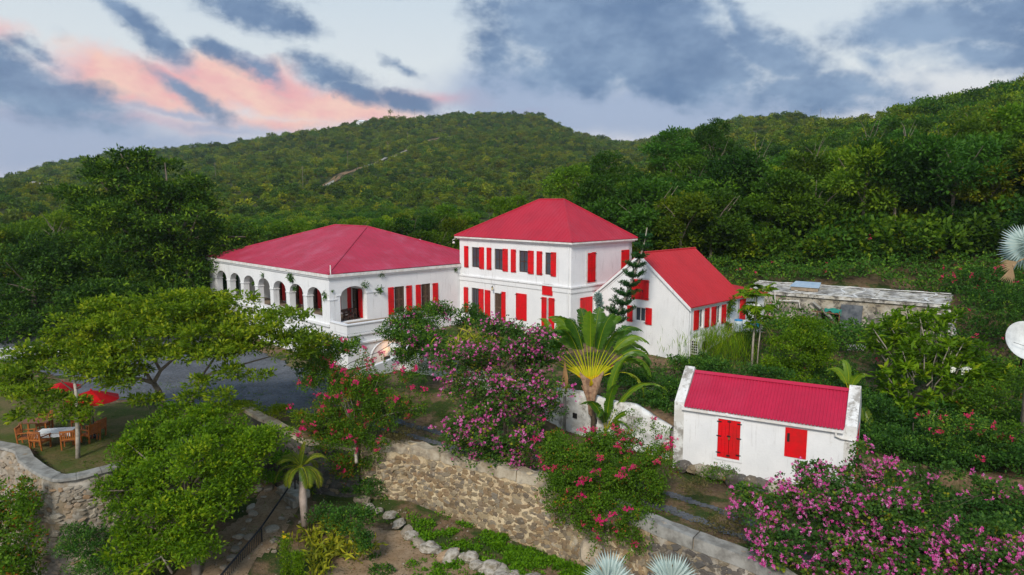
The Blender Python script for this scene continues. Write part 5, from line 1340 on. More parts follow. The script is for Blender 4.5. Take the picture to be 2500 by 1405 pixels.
# rocks: path edging, garden border, boulder
ed = [(612, 1262), (618, 1243), (640, 1222), (636, 1200), (603, 1270), (596, 1290), (588, 1305), (582, 1318), (610, 1252), (668, 1290), (672, 1305), (664, 1330), (700, 1240), (690, 1262), (740, 1265), (575, 1330), (560, 1352), (660, 1205), (655, 1190), (627, 1210), (552, 1368), (604, 1310)]
re_ = empty('path_edging', onz(610, 1262, -5.6), 0, 'row of pale stones edging the earth path', 'stones')
for o in rocks(re_, 'rock', [tuple(onz(x, y, -5.6)[:2]) for x, y in ed], ROCKP, 5, (.13, .30)): pass
bd = [(1095, 1357), (1142, 1364), (1163, 1374), (1188, 1387), (1215, 1394), (1246, 1400), (1275, 1404), (905, 1262), (925, 1270), (945, 1280), (968, 1300), (985, 1308), (1000, 1318), (1022, 1330), (1040, 1338), (1060, 1342), (1085, 1352), (1110, 1362), (1130, 1358), (1150, 1368), (1175, 1382), (1200, 1390), (1230, 1398), (1260, 1402), (1290, 1408), (1320, 1412), (880, 1252)]
rb_ = empty('rock_border', onz(1050, 1340, -6.6), 0, 'low border of big whitewashed rocks across the lower garden', 'rocks')
for o in rocks(rb_, 'rock', [tuple(onz(x, y, -6.6)[:2]) for x, y in bd], ROCKW + ROCKP[:1], 6, (.30, .50), jit=.22): pass
o = link('boulder', rock_mesh('boulder', 77, mat('tan_boulder', (.34, .28, .21), .95, color2=(.50, .42, .30), vscale=1.2, bump=.7, bscale=5), 3, .9)); o.location = ond(1448, 1342, 31.0); o.scale = (.72, .6, .72); tag(o, 'single smooth tan boulder against the foot of the rubble wall', 'boulder')
o = MB().box(-.9, .9, -.06, .06, -.6, .45).build('stone_slab', M_coping); o.location = ond(1612, 965, 42.5); o.rotation_euler = (R(-12), 0, R(-14)); tag(o, 'grey concrete slab half buried in bushes above the white garden wall', 'slab')

# ================================================================ PLANTS
DENS = 1.7
def plant(name, label, cat, base, lobes, seed, m, L, W, ncl=26, n=12, cr=.28, tint=.5, tvar=.2, trunk=None, tr_m=None, limbs=10, tr_r=.12,
          shell=.5, under=.35, flat=.7, fl=None, lift=.35, group=None, smallest=None, limb_r=.35, part='foliage'):
    """lobes: (px, py, depth, rx_px, ry_px, depth radius in m or None, [density]) measured in the photograph, built at their own distance"""
    base = Vector(base); t = empty(name, base, 0, label, cat, group)
    ncl = ncl * DENS; lv = Leaves(seed); rr = random.Random(seed); ends = []; fC = []
    for lb in lobes:
        px, py, d, rx, ry = lb[:5]; ry_m = ry * d / 1680; rx_m = rx * d / 1680; rd = lb[5] if len(lb) > 5 and lb[5] else (rx_m + ry_m) / 2; dens = lb[6] if len(lb) > 6 else 1.0
        c = ond(px, py, d) - base
        area = rx_m * rd + rx_m * ry_m + rd * ry_m
        k = max(5, int(ncl * area * dens))
        C = lv.lobe(tuple(c), (rx_m, rd, ry_m), k, n, cr, L, W, tint, tvar, shell, under, flat, lift)
        ends += [Vector(C[rr.randrange(len(C))]) * .0 + (Vector(c) * .25 + Vector(C[rr.randrange(len(C))]) * .75) for _ in range(max(1, int(limbs * area / 6)))] if limbs else []
        if fl: fC.append((C, c))
    link(part, lv.mesh(part, m), t)
    if fl:
        fm_, size, pet, frac, per, spread = fl[:6]; f2 = Leaves(seed + 500); P = []
        for C, c in fC:
            r = f2.r; cam_dir = unit(np.array([[0, 0, CAM_H]]) - np.array(base)[None] - np.array(c)[None])
            out = unit(C - np.array(c)[None]); vis = (out @ cam_dir[0] > -.25) & (r.uniform(0, 1, len(C)) < frac)
            S = C[vis] + out[vis] * cr * .8
            # blossoms gather at the ends of shoots
            P.append((S[:, None, :] + r.normal(size=(len(S), per, 3)) * spread + np.array([0, 0, .05])).reshape(-1, 3))
        P = np.concatenate(P)
        if len(P): flowers(f2, P, size, pet, None); link('blossom', f2.mesh('blossom', fm_), t)['kind'] = 'stuff'
    if trunk:
        tm = tr_m or M_bark; pts = [Vector(p) - base for p in trunk]
        nt = len(pts); mb = MB(); mb.tube(pts, [tr_r * (1 - .45 * i / max(1, nt - 1)) for i in range(nt)], 8)
        top = pts[-1]
        for e in ends:
            st_ = pts[-1] if nt < 3 else pts[rr.choice([nt - 1, nt - 1, nt - 2])]
            mid = st_.lerp(e, .5) + Vector((rr.uniform(-.2, .2), rr.uniform(-.2, .2), (e - st_).length * rr.uniform(-.02, .12)))
            mb.tube([st_, st_.lerp(mid, .5) + Vector((0, 0, .03)), mid, e], [tr_r * limb_r * 1.3, tr_r * limb_r, tr_r * limb_r * .6, tr_r * .10], 5, False)
        mb.build('trunk', tm, t, True)
    return t
def forked(t, paths, m, name='limb'):
    for pts, r0, r1 in paths:
        n = len(pts); o = MB().tube([Vector(p) - t.location for p in pts], [r0 + (r1 - r0) * i / (n - 1) for i in range(n)], 8).build(name, m, t, True)
# --- spreading olive-green tree over the tables (two trunks seen)
D1 = 38.0
big = plant('spreading_tree', 'wide flat-topped olive green tree with a forked trunk at the edge of the drive', 'tree', onz(412, 1052, -2.2),
    [(300, 748, 38.5, 95, 26, 1.6), (430, 730, 39, 110, 28, 1.9), (545, 752, 39, 105, 30, 1.8), (640, 790, 38.5, 100, 34, 1.7), (700, 835, 38, 80, 30, 1.3), (240, 792, 38, 110, 30, 1.8),
     (370, 790, 37.5, 130, 34, 2.0), (510, 812, 37.5, 130, 34, 2.0), (600, 860, 37, 110, 26, 1.6), (440, 858, 36.5, 120, 26, 1.6), (300, 850, 37, 130, 32, 1.9), (190, 850, 37.5, 110, 32, 1.8),
     (735, 862, 38, 36, 16, .8), (560, 905, 36, 45, 15, .7), (620, 915, 36.3, 40, 12, .6), (490, 935, 35.5, 40, 14, .7), (545, 965, 35, 36, 13, .7), (460, 965, 35, 45, 12, .6), (300, 905, 36.5, 70, 18, 1.0), (345, 975, 35.6, 60, 12, .6)],
    101, L_flamb, .25, .11, ncl=13, n=18, cr=.30, tint=.55, tvar=.25, shell=.25, under=.6, flat=.55, limbs=0)
P_ = lambda x, y, d: ond(x, y, d)
forked(big, [([P_(422, 1058, 37.2), P_(412, 1010, 37.2), P_(398, 985, 37.2), P_(388, 955, 37.2), P_(375, 935, 37.3)], .20, .14),
             ([P_(375, 935, 37.3), P_(340, 925, 37.4), P_(300, 935, 37.2), P_(255, 945, 37)], .13, .06), ([P_(376, 934, 37.3), P_(392, 905, 37.6), P_(420, 880, 38), P_(450, 850, 38)], .12, .05),
             ([P_(368, 930, 37.3), P_(352, 900, 37.5), P_(330, 870, 37.6), P_(300, 840, 38)], .10, .04), ([P_(392, 905, 37.6), P_(372, 870, 37.6), P_(380, 820, 38), P_(372, 760, 38.4)], .09, .03),
             ([P_(468, 985, 36.5), P_(478, 950, 36.8), P_(492, 920, 37), P_(520, 880, 37.4), P_(560, 820, 38)], .10, .04), ([P_(430, 1050, 37), P_(455, 1010, 36.6), P_(468, 985, 36.5)], .12, .10),
             ([P_(492, 920, 37), P_(540, 905, 37), P_(600, 888, 37.4), P_(670, 868, 37.6)], .07, .03), ([P_(420, 880, 38), P_(470, 845, 38), P_(540, 820, 38.2), P_(620, 800, 38.4)], .07, .03), ([P_(300, 935, 37.2), P_(260, 900, 37.4), P_(220, 880, 37.6)], .06, .02)], M_bark)
lt = plant('lawn_tree', 'olive green tree with a thin straight pale trunk shading the tables', 'tree', onz(190, 1120, -2.2),
    [(60, 945, 34.5, 75, 26, 1.2), (150, 905, 35.5, 100, 30, 1.6), (240, 905, 35.5, 80, 28, 1.3), (60, 890, 36, 80, 22, 1.3), (120, 860, 37, 90, 26, 1.4), (20, 920, 34.5, 50, 24, 1.0), (290, 935, 35, 45, 16, .8),
     (190, 985, 34, 40, 22, .6, .7), (150, 1010, 33.6, 70, 14, .8, .8), (60, 1015, 33.6, 50, 12, .7, .7), (215, 1018, 33.4, 28, 14, .5, .8), (110, 975, 34, 60, 16, .9)],
    102, L_flamb, .24, .105, ncl=13, n=18, cr=.28, tint=.5, tvar=.22, shell=.35, under=.6, flat=.55, limbs=0)
forked(lt, [([onz(190, 1120, -2.2) + Vector((0, 0, -.1)), P_(190, 1060, 33.8), P_(187, 1010, 33.9), P_(186, 960, 34.2), P_(180, 920, 34.8)], .115, .07), ], M_barkp, 'trunk')
forked(lt, [([P_(186, 960, 34.2), P_(140, 925, 34.8), P_(70, 905, 35.2)], .045, .015), ([P_(186, 950, 34.3), P_(230, 920, 35), P_(280, 905, 35.4)], .045, .015), ([P_(180, 920, 34.8), P_(140, 890, 35.6), P_(110, 870, 36.4)], .04, .015)], M_barkd)
# --- bright green tree in front of the bastion
br = plant('bright_green_tree', 'big bright green rounded tree growing in front of the bastion wall', 'tree', onz(480, 1420, -6.4),
    [(470, 1190, 31, 120, 100, 2.0, .7), (320, 1120, 31.5, 60, 55, 1.3), (290, 1200, 30.4, 45, 50, 1.0), (380, 1150, 30.2, 55, 50, 1.0), (350, 1250, 29.4, 65, 60, 1.3), (440, 1240, 28.9, 65, 55, 1.1), (540, 1220, 29.4, 62, 60, 1.2), (400, 1330, 28.7, 62, 48, 1.2), (485, 1320, 28.7, 60, 50, 1.2), (560, 1150, 30.6, 55, 50, 1.1), (480, 1130, 29.9, 60, 50, 1.1), (615, 1085, 32.0, 62, 42, 1.3), (660, 1060, 32.8, 42, 32, .9), (600, 1160, 31.0, 42, 38, .9), (545, 1060, 32.8, 60, 40, 1.3), (450, 1060, 32.8, 62, 42, 1.3), (380, 1045, 33.6, 52, 32, 1.1), (510, 1010, 34.4, 55, 26, 1.1), (425, 1000, 35, 42, 20, .8), (350, 1090, 32.4, 42, 30, .9), (620, 1125, 31.6, 30, 34, .7), (310, 1300, 28.9, 30, 34, .7)],
    103, L_bright, .19, .082, ncl=34, n=14, cr=.25, tint=.42, tvar=.24, shell=.45, under=.5, trunk=[onz(480, 1420, -6.4), ond(475, 1300, 31), ond(465, 1200, 31)], tr_r=.22, limbs=6)
plant('young_tree', 'low bright tree with drooping leaves at the foot of the bright green tree', 'tree', onz(395, 1400, -7.2), [(370, 1375, 28, 85, 38, 1.0), (300, 1352, 28.3, 55, 26, .8)], 104, L_bright, .26, .10, ncl=18, n=10, cr=.3, tint=.6, trunk=[ond(420, 1400, 28.2), ond(395, 1360, 28)], tr_m=M_barkp, tr_r=.05)
plant('blue_green_shrub', 'dark blue green shrub against the base of the bastion wall', 'shrub', onz(210, 1400, -7.2), [(215, 1330, 28.8, 60, 50, 1.1), (260, 1380, 28, 90, 40, 1.3), (180, 1300, 29.2, 28, 22, .5)], 105, L_dark, .13, .05, ncl=50, n=14, cr=.2, tint=.5)
plant('wall_creeper', 'thick green creeper hanging down the left end of the bastion wall', 'creeper', ond(40, 1300, 31), [(20, 1260, 29.5, 50, 100, .9), (60, 1320, 28.6, 40, 110, .6), (20, 1380, 28, 60, 70, 1.0), (70, 1220, 29.3, 26, 60, .4), (-40, 1300, 29, 50, 120, 1)], 106, L_boug, .15, .08, ncl=45, n=12, cr=.2, tint=.5)
# --- big dark trees behind the drive on the left
dt = plant('large_dark_tree', 'tall dark green spreading tree rising above the skyline left of the arcaded house', 'tree', (-36, 72, -3),
    [(300, 440, 72, 90, 48, 4), (400, 470, 72, 95, 55, 4), (240, 500, 71, 75, 40, 3), (340, 540, 70, 110, 60, 5), (450, 560, 71, 90, 70, 4), (330, 640, 69, 130, 80, 5), (450, 680, 70, 90, 70, 4), (560, 600, 73, 85, 60, 3.5), (250, 415, 72, 40, 18, 1.5), (330, 388, 72, 45, 16, 1.6), (400, 402, 73, 36, 10, 1.2), (290, 374, 71, 24, 8, .9), (345, 372, 72, 24, 8, .9), (225, 392, 72, 20, 6, .8), (160, 470, 71, 40, 16, 1.5), (480, 480, 73, 50, 40, 2)],
    107, L_deep, .40, .16, ncl=7.5, n=15, cr=.55, tint=.48, tvar=.26, shell=.5, under=.5, flat=.5, trunk=[(-36, 72, -4), (-35.5, 71.5, 2), (-35, 71, 6)], tr_r=.6, limbs=1)
dt['label'] = 'tall dark green spreading tree rising above the skyline left of the arcaded house'
for i, (px, py, d, rx, ry, lab) in enumerate(((80, 690, 66, 130, 110, 'dark rounded tree at the left edge beyond the drive'), (230, 760, 62, 110, 80, 'dark tree behind the flat-topped tree, left of the tall one'), (420, 780, 64, 110, 80, 'dark tree directly left of the far corner of the arcaded house'),
                                         (600, 640, 84, 70, 60, 'dark tree just above the left corner of the arcaded roof'), (60, 600, 88, 110, 60, 'mid green tree at the left edge below the building site'), (170, 620, 80, 90, 55, 'mid green tree left of the tall dark tree'), (10, 790, 60, 90, 60, 'dark tree beyond the low white parapet'), (160, 560, 96, 80, 45, 'pale twigged tree between the meadow and the tall dark tree'))):
    b = ond(px, py, d); b.z = gz(b.x, b.y)
    plant('background_tree', lab, 'tree', b, [(px, py, d, rx, ry, None), (px + rx * .6, py + ry * .3, d - 1, rx * .6, ry * .6, None), (px - rx * .6, py + ry * .35, d - 1, rx * .6, ry * .6, None), (px + rx * .1, py - ry * .5, d, rx * .5, ry * .5, None)], 120 + i, L_deep if i in (0, 1, 2, 6) else L_forest, .38, .16, ncl=5.5, n=14, cr=.6, tint=.3 + .08 * (i % 4), tvar=.22, trunk=[b, b.lerp(ond(px, py, d), .7)], tr_r=.3, limbs=.6, flat=.55)
for i, (px, py, d, rx, ry, lab) in enumerate(((1640, 360, 100, 75, 50, 'large yellow green tree rising over the saddle between the hills'), (1740, 350, 102, 70, 62, 'tallest tree on the skyline right of the saddle'), (1690, 430, 95, 90, 50, 'wide tree below the two skyline trees'), (1480, 410, 104, 70, 42, 'yellow green tree just left of the saddle above the tall roof'),
        (1400, 440, 98, 70, 38, 'dense tree directly above the ridge of the tall roof'), (1560, 470, 92, 70, 50, 'dense tree above the right hip of the tall roof'), (1800, 470, 90, 70, 50, 'bushy tree above the cottage ridge'), (1610, 540, 80, 60, 60, 'dark dense tree right behind the norfolk pine'), (1720, 570, 78, 60, 50, 'blue green tree right behind the cottage roof'), (2080, 520, 84, 75, 55, 'leaning vine hung tree above the long ruin'), (1930, 540, 84, 70, 55, 'dark vine draped tree left of the leaning one'), (2250, 545, 80, 55, 40, 'rounded tree on a single pale trunk above the ruin end'), (2400, 420, 84, 80, 60, 'tall tree hung with bright creeper at the right'))):
    b = ond(px, py, d); b.z = gz(b.x, b.y)
    plant('large_tree', lab, 'tree', b, [(px, py, d, rx * .7, ry * .6, None), (px + rx * .55, py + ry * .35, d - 1, rx * .55, ry * .45, None), (px - rx * .55, py + ry * .3, d - 1, rx * .55, ry * .45, None), (px + rx * .15, py - ry * .55, d, rx * .4, ry * .4, None), (px - rx * .25, py - ry * .35, d, rx * .35, ry * .35, None), (px, py + ry * .75, d - 1.5, rx * .8, ry * .45, None)], 1500 + i, L_forest, .36, .17, ncl=5.5, n=15, cr=.5, tint=.62 if i in (0, 1, 3, 4, 12) else .42, tvar=.22, trunk=[b, b.lerp(ond(px, py, d), .5), b.lerp(ond(px, py, d), .95)], tr_r=.22, limbs=.6, flat=.6, tr_m=M_barkp if i == 11 else M_bark)
gA = ond(1040, 590, 80); mb = MB(); mb.quadbox([gA + Vector(q) for q in ((-1.5, 0, -4), (1.6, -1.2, -4), (1.9, -1.0, -4), (-1.2, .2, -4), (-.9, 0, .25), (1.4, -1.1, -1.0), (1.6, -1.0, -1.0), (-.7, .2, .25))]); mb.build('rear_gable', M_white, A0)
mb = MB(); mb.quadbox([gA + Vector(q) for q in ((-2.6, 0, -1.3), (-.9, -.05, .22), (-.7, 3, .22), (-2.6, 3, -1.3), (-2.6, 0, -1.2), (-.9, -.05, .32), (-.7, 3, .32), (-2.6, 3, -1.2))]); mb.build('rear_gable_roof', M_roofA, A0)
# --- flowering shrubs
plant('orchid_tree', 'pink flowering orchid tree in the middle, in front of the tall house', 'tree', onz(1215, 1135, -3.4),
    [(1230, 850, 38, 110, 70, 1.9), (1130, 890, 38, 70, 50, 1.4), (1320, 870, 38.5, 75, 50, 1.4), (1190, 960, 37, 100, 60, 1.7), (1290, 960, 37.5, 90, 60, 1.6), (1130, 1060, 36, 75, 60, 1.3), (1230, 1060, 36, 95, 60, 1.6), (1200, 1130, 35.2, 100, 35, 1.2), (1350, 990, 37.5, 50, 32, .8), (1090, 850, 38.5, 40, 26, .7), (1190, 800, 39, 60, 30, 1.0), (1300, 820, 39, 50, 26, .9)],
    140, L_orchid, .14, .12, ncl=26, n=12, cr=.26, tint=.45, shell=.35, under=.7, fl=(F_pink, .085, 5, .30, 5, .12), trunk=[onz(1235, 1140, -3.4), ond(1232, 1030, 37), ond(1228, 960, 37.3), ond(1222, 905, 37.5)], tr_m=M_barkd, tr_r=.10, limbs=1.6, limb_r=.28)
plant('orchid_tree', 'large pink flowering orchid tree filling the bottom right corner', 'tree', onz(2130, 1430, -6),
    [(2120, 1250, 26.5, 150, 80, 2.0), (1980, 1230, 27, 110, 70, 1.6), (2250, 1280, 26, 120, 80, 1.7), (2050, 1340, 25.5, 140, 60, 1.7), (2200, 1380, 25, 160, 60, 1.7), (1900, 1330, 26, 80, 60, 1.1), (2350, 1340, 25, 100, 80, 1.5), (2440, 1300, 25.2, 70, 50, 1.2), (1860, 1240, 27.5, 55, 40, .9),
     (2180, 1170, 27.5, 40, 40, .6), (2270, 1195, 27, 30, 30, .5), (2090, 1160, 28.2, 40, 34, .6), (1985, 1150, 28.5, 45, 26, .6), (2100, 1105, 28.3, 18, 30, .3), (2390, 1190, 26, 26, 28, .4), (2330, 1150, 26.4, 20, 24, .35), (2440, 1190, 25.6, 32, 24, .5), (1810, 1200, 28, 30, 20, .4), (2420, 1400, 24.5, 90, 40, 1.1)],
    141, L_orchid, .13, .115, ncl=36, n=12, cr=.22, tint=.4, shell=.4, under=.7, fl=(F_pink, .078, 5, .22, 8, .12), trunk=[onz(2130, 1430, -6), ond(2120, 1340, 26.3), ond(2115, 1270, 26.5)], tr_m=M_barkd, tr_r=.09, limbs=1.2, limb_r=.2)
plant('bougainvillea', 'sprawling bougainvillea with few red bracts left of the middle, above the palm', 'bougainvillea', onz(860, 1130, -3.2),
    [(860, 980, 38.5, 90, 80, 1.8), (790, 930, 39.5, 60, 70, 1.3), (930, 1000, 38.2, 70, 55, 1.3), (860, 1090, 37.2, 90, 60, 1.4), (950, 930, 39, 60, 36, 1.0, .6), (800, 1040, 38, 60, 60, 1.2), (790, 860, 41, 55, 40, 1.1), (850, 1150, 37, 50, 30, .8), (1000, 1000, 38.2, 40, 30, .7, .6), (890, 905, 39.5, 30, 40, .5, .5)],
    142, L_boug, .12, .07, ncl=52, n=12, cr=.22, tint=.45, tvar=.25, shell=.35, under=.6, fl=(F_mix, .09, 4, .03, 6, .09), trunk=[onz(870, 1130, -3.2), ond(865, 1050, 38.3)], tr_r=.08, limbs=4, tr_m=M_barkp)
plant('dark_tree', 'dark leafy small tree in front of the arcaded house corner', 'tree', onz(790, 930, -2.2), [(800, 850, 43, 55, 34, 1.2), (760, 885, 43, 46, 34, 1.0), (835, 860, 42, 30, 26, .8), (745, 820, 45, 30, 26, .8)], 144, L_boug, .17, .09, ncl=34, n=12, cr=.24, tint=.35, trunk=[onz(790, 930, -2.2), ond(795, 870, 43)], tr_r=.07, limbs=2)
plant('bougainvillea', 'big rounded bougainvillea with crimson bracts spilling over the rubble wall', 'bougainvillea', onz(1480, 1180, -3.5),
    [(1470, 1150, 32.3, 130, 95, 1.9), (1400, 1210, 31.2, 85, 80, 1.3), (1560, 1200, 31, 80, 85, 1.3), (1480, 1260, 30, 100, 70, 1.1), (1560, 1290, 29.2, 55, 50, .8), (1380, 1110, 33, 60, 45, 1.1), (1600, 1130, 31.8, 50, 50, .9), (1500, 1080, 34, 80, 35, 1.2), (1350, 1080, 35, 45, 30, .9)],
    143, L_boug, .115, .07, ncl=60, n=12, cr=.2, tint=.40, tvar=.2, shell=.6, under=.7, fl=(F_mix, .09, 4, .012, 7, .09))
# shoots of magenta bracts
def sprays(root_name, label, pts, seed, m=F_mag):
    base = ond(*pts[0][:3]); t = empty(root_name, base, 0, label, 'bougainvillea'); lv = Leaves(seed); f2 = Leaves(seed + 1); r = random.Random(seed)
    for x, y, d, s in pts:
        c = ond(x, y, d) - base; P = np.array(c)[None] + f2.r.normal(size=(int(17 * s), 3)) * .10 * s * np.array([1.3, 1, .8]); flowers(f2, P, .078, 4, None)
        e = c + Vector((r.uniform(-.5, .5), .3, -r.uniform(.6, 1.1)))
        n = 12; k = np.linspace(0, 1, n)[:, None]; L_ = np.array(c)[None] * (1 - k) + np.array(e)[None] * k; lv.cluster(L_, .12, 7, .11, .07, .4)
    link('blossom', f2.mesh('blossom', m), t)['kind'] = 'stuff'; link('foliage', lv.mesh('foliage', L_boug), t); return t
sprays('bougainvillea', 'magenta bougainvillea shoots in front of the stair wall', [(812, 892, 38.5, 1.3), (838, 905, 38.5, 1), (905, 878, 39, 1.1), (890, 850, 39.5, .8), (930, 862, 39, .8), (985, 902, 38, 1.3), (1013, 900, 38, 1), (870, 935, 37.5, 1), (798, 968, 37, 1.1), (822, 965, 37, 1), (705, 992, 36, .8), (740, 1046, 35.5, .9), (728, 1062, 35.5, .9), (1035, 950, 37, 1), (968, 975, 36.5, .9), (855, 1005, 36.5, .7), (918, 1100, 35, .5), (853, 1065, 35.5, .7), (1007, 945, 37.5, .9), (840, 830, 40, .8), (735, 1095, 35.6, .6)], 160)
sprays('bougainvillea', 'crimson bougainvillea shoots along the white garden wall left of the shed', [(1425, 1052, 34, 1.2), (1450, 1050, 34, 1), (1440, 1075, 33.5, 1.1), (1515, 1055, 34, 1.1), (1505, 1065, 34, .8), (1520, 1078, 33.5, .9), (1545, 1076, 33.5, .7), (1610, 1068, 33, .8), (1640, 1075, 33, 1.2), (1632, 1088, 32.8, 1), (1620, 1095, 32.6, .9), (1535, 1102, 33, .8), (1565, 1085, 33.5, .6), (1595, 1022, 35.5, .6), (1305, 1072, 34.5, .9), (1330, 1024, 35.5, .5), (1455, 1152, 30.4, .9), (1524, 1160, 30, 1), (1521, 1148, 30, .8), (1415, 1182, 30, .8), (1330, 1143, 31.5, .8), (1545, 1140, 30.2, .7), (1420, 1210, 29.8, .6), (1530, 1242, 28.8, .7), (1455, 1265, 28.6, .8), (1470, 1272, 28.6, .7), (1500, 1255, 28.6, .6), (1552, 1330, 28, .7), (1460, 1315, 28.4, .5)], 170)
vn = plant('climbing_vine', 'thin leafy vine strands crossing the white garden wall', 'vine', ond(1560, 1040, 36.5), [(1520, 1010, 37.2, 40, 12, .2, 1), (1560, 1035, 36.2, 30, 14, .2, .8), (1500, 1030, 37.3, 22, 18, .2, .8), (1600, 1050, 35.2, 18, 26, .2, .8), (1625, 1060, 34.8, 14, 22, .2, 1)], 180, L_bright, .10, .06, ncl=60, n=6, cr=.12, tint=.3)
# --- bushes round the houses
plant('garden_bush', 'drooping mixed bush with a few purple flowers below the side windows', 'bush', onz(1035, 880, -1.5), [(1030, 830, 46, 75, 55, 1.8), (990, 790, 47, 45, 35, 1.1), (1050, 770, 47.5, 50, 34, 1.2), (960, 810, 46.5, 35, 25, .8), (1080, 850, 45.5, 45, 40, 1.1), (1100, 770, 47.5, 26, 22, .6, .6), (1015, 870, 45.5, 50, 30, 1.1)], 190, L_dark, .17, .09, ncl=40, n=12, cr=.28, tint=.55, tvar=.3, fl=(F_pink, .12, 4, .05, 4, .12), trunk=[onz(1035, 880, -1.5), ond(1035, 830, 46)], tr_r=.08)
plant('clipped_bush', 'round glossy dark bush in front of the lower left windows', 'bush', onz(1150, 850, -.8), [(1148, 790, 49, 38, 42, 1.1), (1165, 775, 49, 22, 20, .6)], 191, L_dark, .15, .09, ncl=50, n=12, cr=.2, tint=.4, tvar=.15, shell=.75)
gs = Leaves(192); C_ = np.array([list(ond(1195, 860, 42.5))]) ; Pn = np.repeat(C_, 520, 0) + gs.r.normal(size=(520, 3)) * np.array([1.0, .5, .2]); Dn = gs.r.normal(size=(520, 3)) * .6 + np.array([0, -.1, 1.1])
for k in range(3):
    gs.blades(Pn, Dn, .75, .07, gs.r.uniform(0, 1, 520)); Pn = Pn + unit(Dn) * .68; Dn = Dn + np.array([0, -.2, -.8])
gp = empty('spider_plant', ond(1195, 880, 42.5), 0, 'arching yellow green strap-leaved plant behind the orchid tree blossoms', 'plant'); gsm = link('foliage', gs.mesh('foliage', L_sulf), gp); gsm.location = -gp.location
plant('garden_bush', 'leafy dark bushes covering the bank between garden wall and cottage', 'bush', onz(1620, 970, -1.6), [(1600, 985, 41, 65, 40, 1.5), (1650, 960, 42, 50, 40, 1.2), (1680, 900, 46, 60, 30, 1.4), (1560, 930, 44, 60, 26, 1.3), (1740, 900, 47, 60, 36, 1.5), (1540, 905, 46, 40, 16, .9, .6), (1630, 1010, 39.5, 35, 30, .8)], 193, L_dark, .14, .09, ncl=34, n=12, cr=.24, tint=.5)
tg_ = Leaves(194); n = 2600; r = tg_.r; cx = ond(1760, 880, 50); Pn = np.array([list(cx)]) + r.normal(size=(n, 3)) * np.array([1.5, .9, .5]); Pn[:, 2] = [gz(px_, py_) for px_, py_ in Pn[:, :2]]; Pn[:, 2] += r.uniform(0, 1.9, n)
tg_.blades(Pn, r.normal(size=(n, 3)) * .35 + np.array([0, 0, 1.2]), .7, .035, r.uniform(.2, 1, n)); gt2 = empty('tall_grass', cx, 0, 'tall feathery green grass beside the cottage side windows', 'grass'); o = link('foliage', tg_.mesh('foliage', L_bright), gt2); o.location = -gt2.location
plant('yellow_green_bush', 'yellow green climbing bush in front of the ruined building', 'bush', onz(1950, 950, -2.2), [(1950, 860, 46, 85, 75, 2.0), (1900, 910, 45.5, 60, 60, 1.4), (2010, 880, 46, 50, 60, 1.3), (1960, 800, 47, 60, 28, 1.3), (1940, 940, 44.5, 70, 35, 1.5), (2040, 930, 46, 60, 45, 1.4)], 195, L_bright, .15, .085, ncl=32, n=13, cr=.24, tint=.33, tvar=.25, shell=.6)
plant('garden_bush', 'shadowed dark bushes behind the shed roof', 'bush', ond(1880, 930, 41), [(1850, 925, 42, 80, 30, 1.5), (1760, 930, 42, 70, 26, 1.3), (1990, 960, 40, 70, 26, 1.2), (2120, 990, 38, 50, 30, 1.1), (2040, 930, 44, 60, 34, 1.3)], 196, L_dark, .15, .085, ncl=26, n=12, cr=.25, tint=.3)
# rosettes: frangipani
def rosette_plant(name, label, cat, base, tips, m, L, W, n, seed, trunk_m, fl=None, start=None):
    base = Vector(base); t = empty(name, base, 0, label, cat); lv = Leaves(seed); r = lv.r; mb = MB(); start = Vector(start) - base if start else Vector((0, 0, 0))
    tips = [Vector(q) - base for q in tips]; rr = random.Random(seed); mb.tube([Vector((0, 0, -.3)), start * .5, start], [.16, .13, .10], 6)
    for c in tips:
        ax = (c - start).normalized() * .6 + Vector((0, 0, .8)); P = np.repeat(np.array([list(c)]), n, 0) + r.normal(size=(n, 3)) * L * .15
        D = unit(r.normal(size=(n, 3)) * np.array([1, 1, .45])) + np.array(list(ax))[None] * .3; D[:, 2] += r.uniform(-.35, .5, n)
        lv.blades(P, D, L, W, np.clip(r.normal(.45, .22) + r.normal(size=n) * .15, 0, 1), up=.9)
        if rr.random() < .35: mid = c.lerp(start, .22) + Vector((rr.uniform(-.2, .2), rr.uniform(-.1, .3), -.35)); mb.tube([mid + Vector((rr.uniform(-.3, .3), .2, -.4)), mid, c], [.045, .04, .025], 5, False)
    link('foliage', lv.mesh('foliage', m), t); mb.build('branches', trunk_m, t, True)['kind'] = 'stuff'
    if fl:
        f2 = Leaves(seed + 1); P = np.concatenate([np.array([list(Vector(q) - base)]) + f2.r.normal(size=(9, 3)) * .1 for q in fl]); flowers(f2, P, .11, 5, None); link('blossom', f2.mesh('blossom', F_white), t)['kind'] = 'stuff'
    return t
rg = random.Random(3); tips = []
for (cx, cy, d, rx, ry, k) in ((2230, 800, 44, 80, 45, 30), (2170, 830, 43, 60, 40, 22), (2260, 880, 42, 80, 55, 34), (2200, 930, 41, 60, 40, 16), (2350, 870, 43, 65, 40, 24), (2400, 920, 42, 70, 35, 24), (2340, 960, 41, 70, 40, 20), (2300, 780, 45, 45, 30, 12), (2240, 990, 40, 50, 30, 10)):
    for _ in range(int(k * 1.9)):
        a = rg.uniform(0, 6.28); q = rg.uniform(.05, 1) ** .6; tips.append(ond(cx + rx * q * math.cos(a), cy + ry * q * math.sin(a), d + rg.uniform(-1, 1)))
rosette_plant('frangipani_tree', 'frangipani tree with whorls of long bright leaves hiding the right end of the ruin', 'tree', onz(2280, 1020, -3), tips, L_bright, .55, .17, 15, 200, M_barkp, fl=[ond(2325, 905, 41), ond(2350, 908, 41), ond(2360, 900, 41)], start=ond(2270, 960, 42))
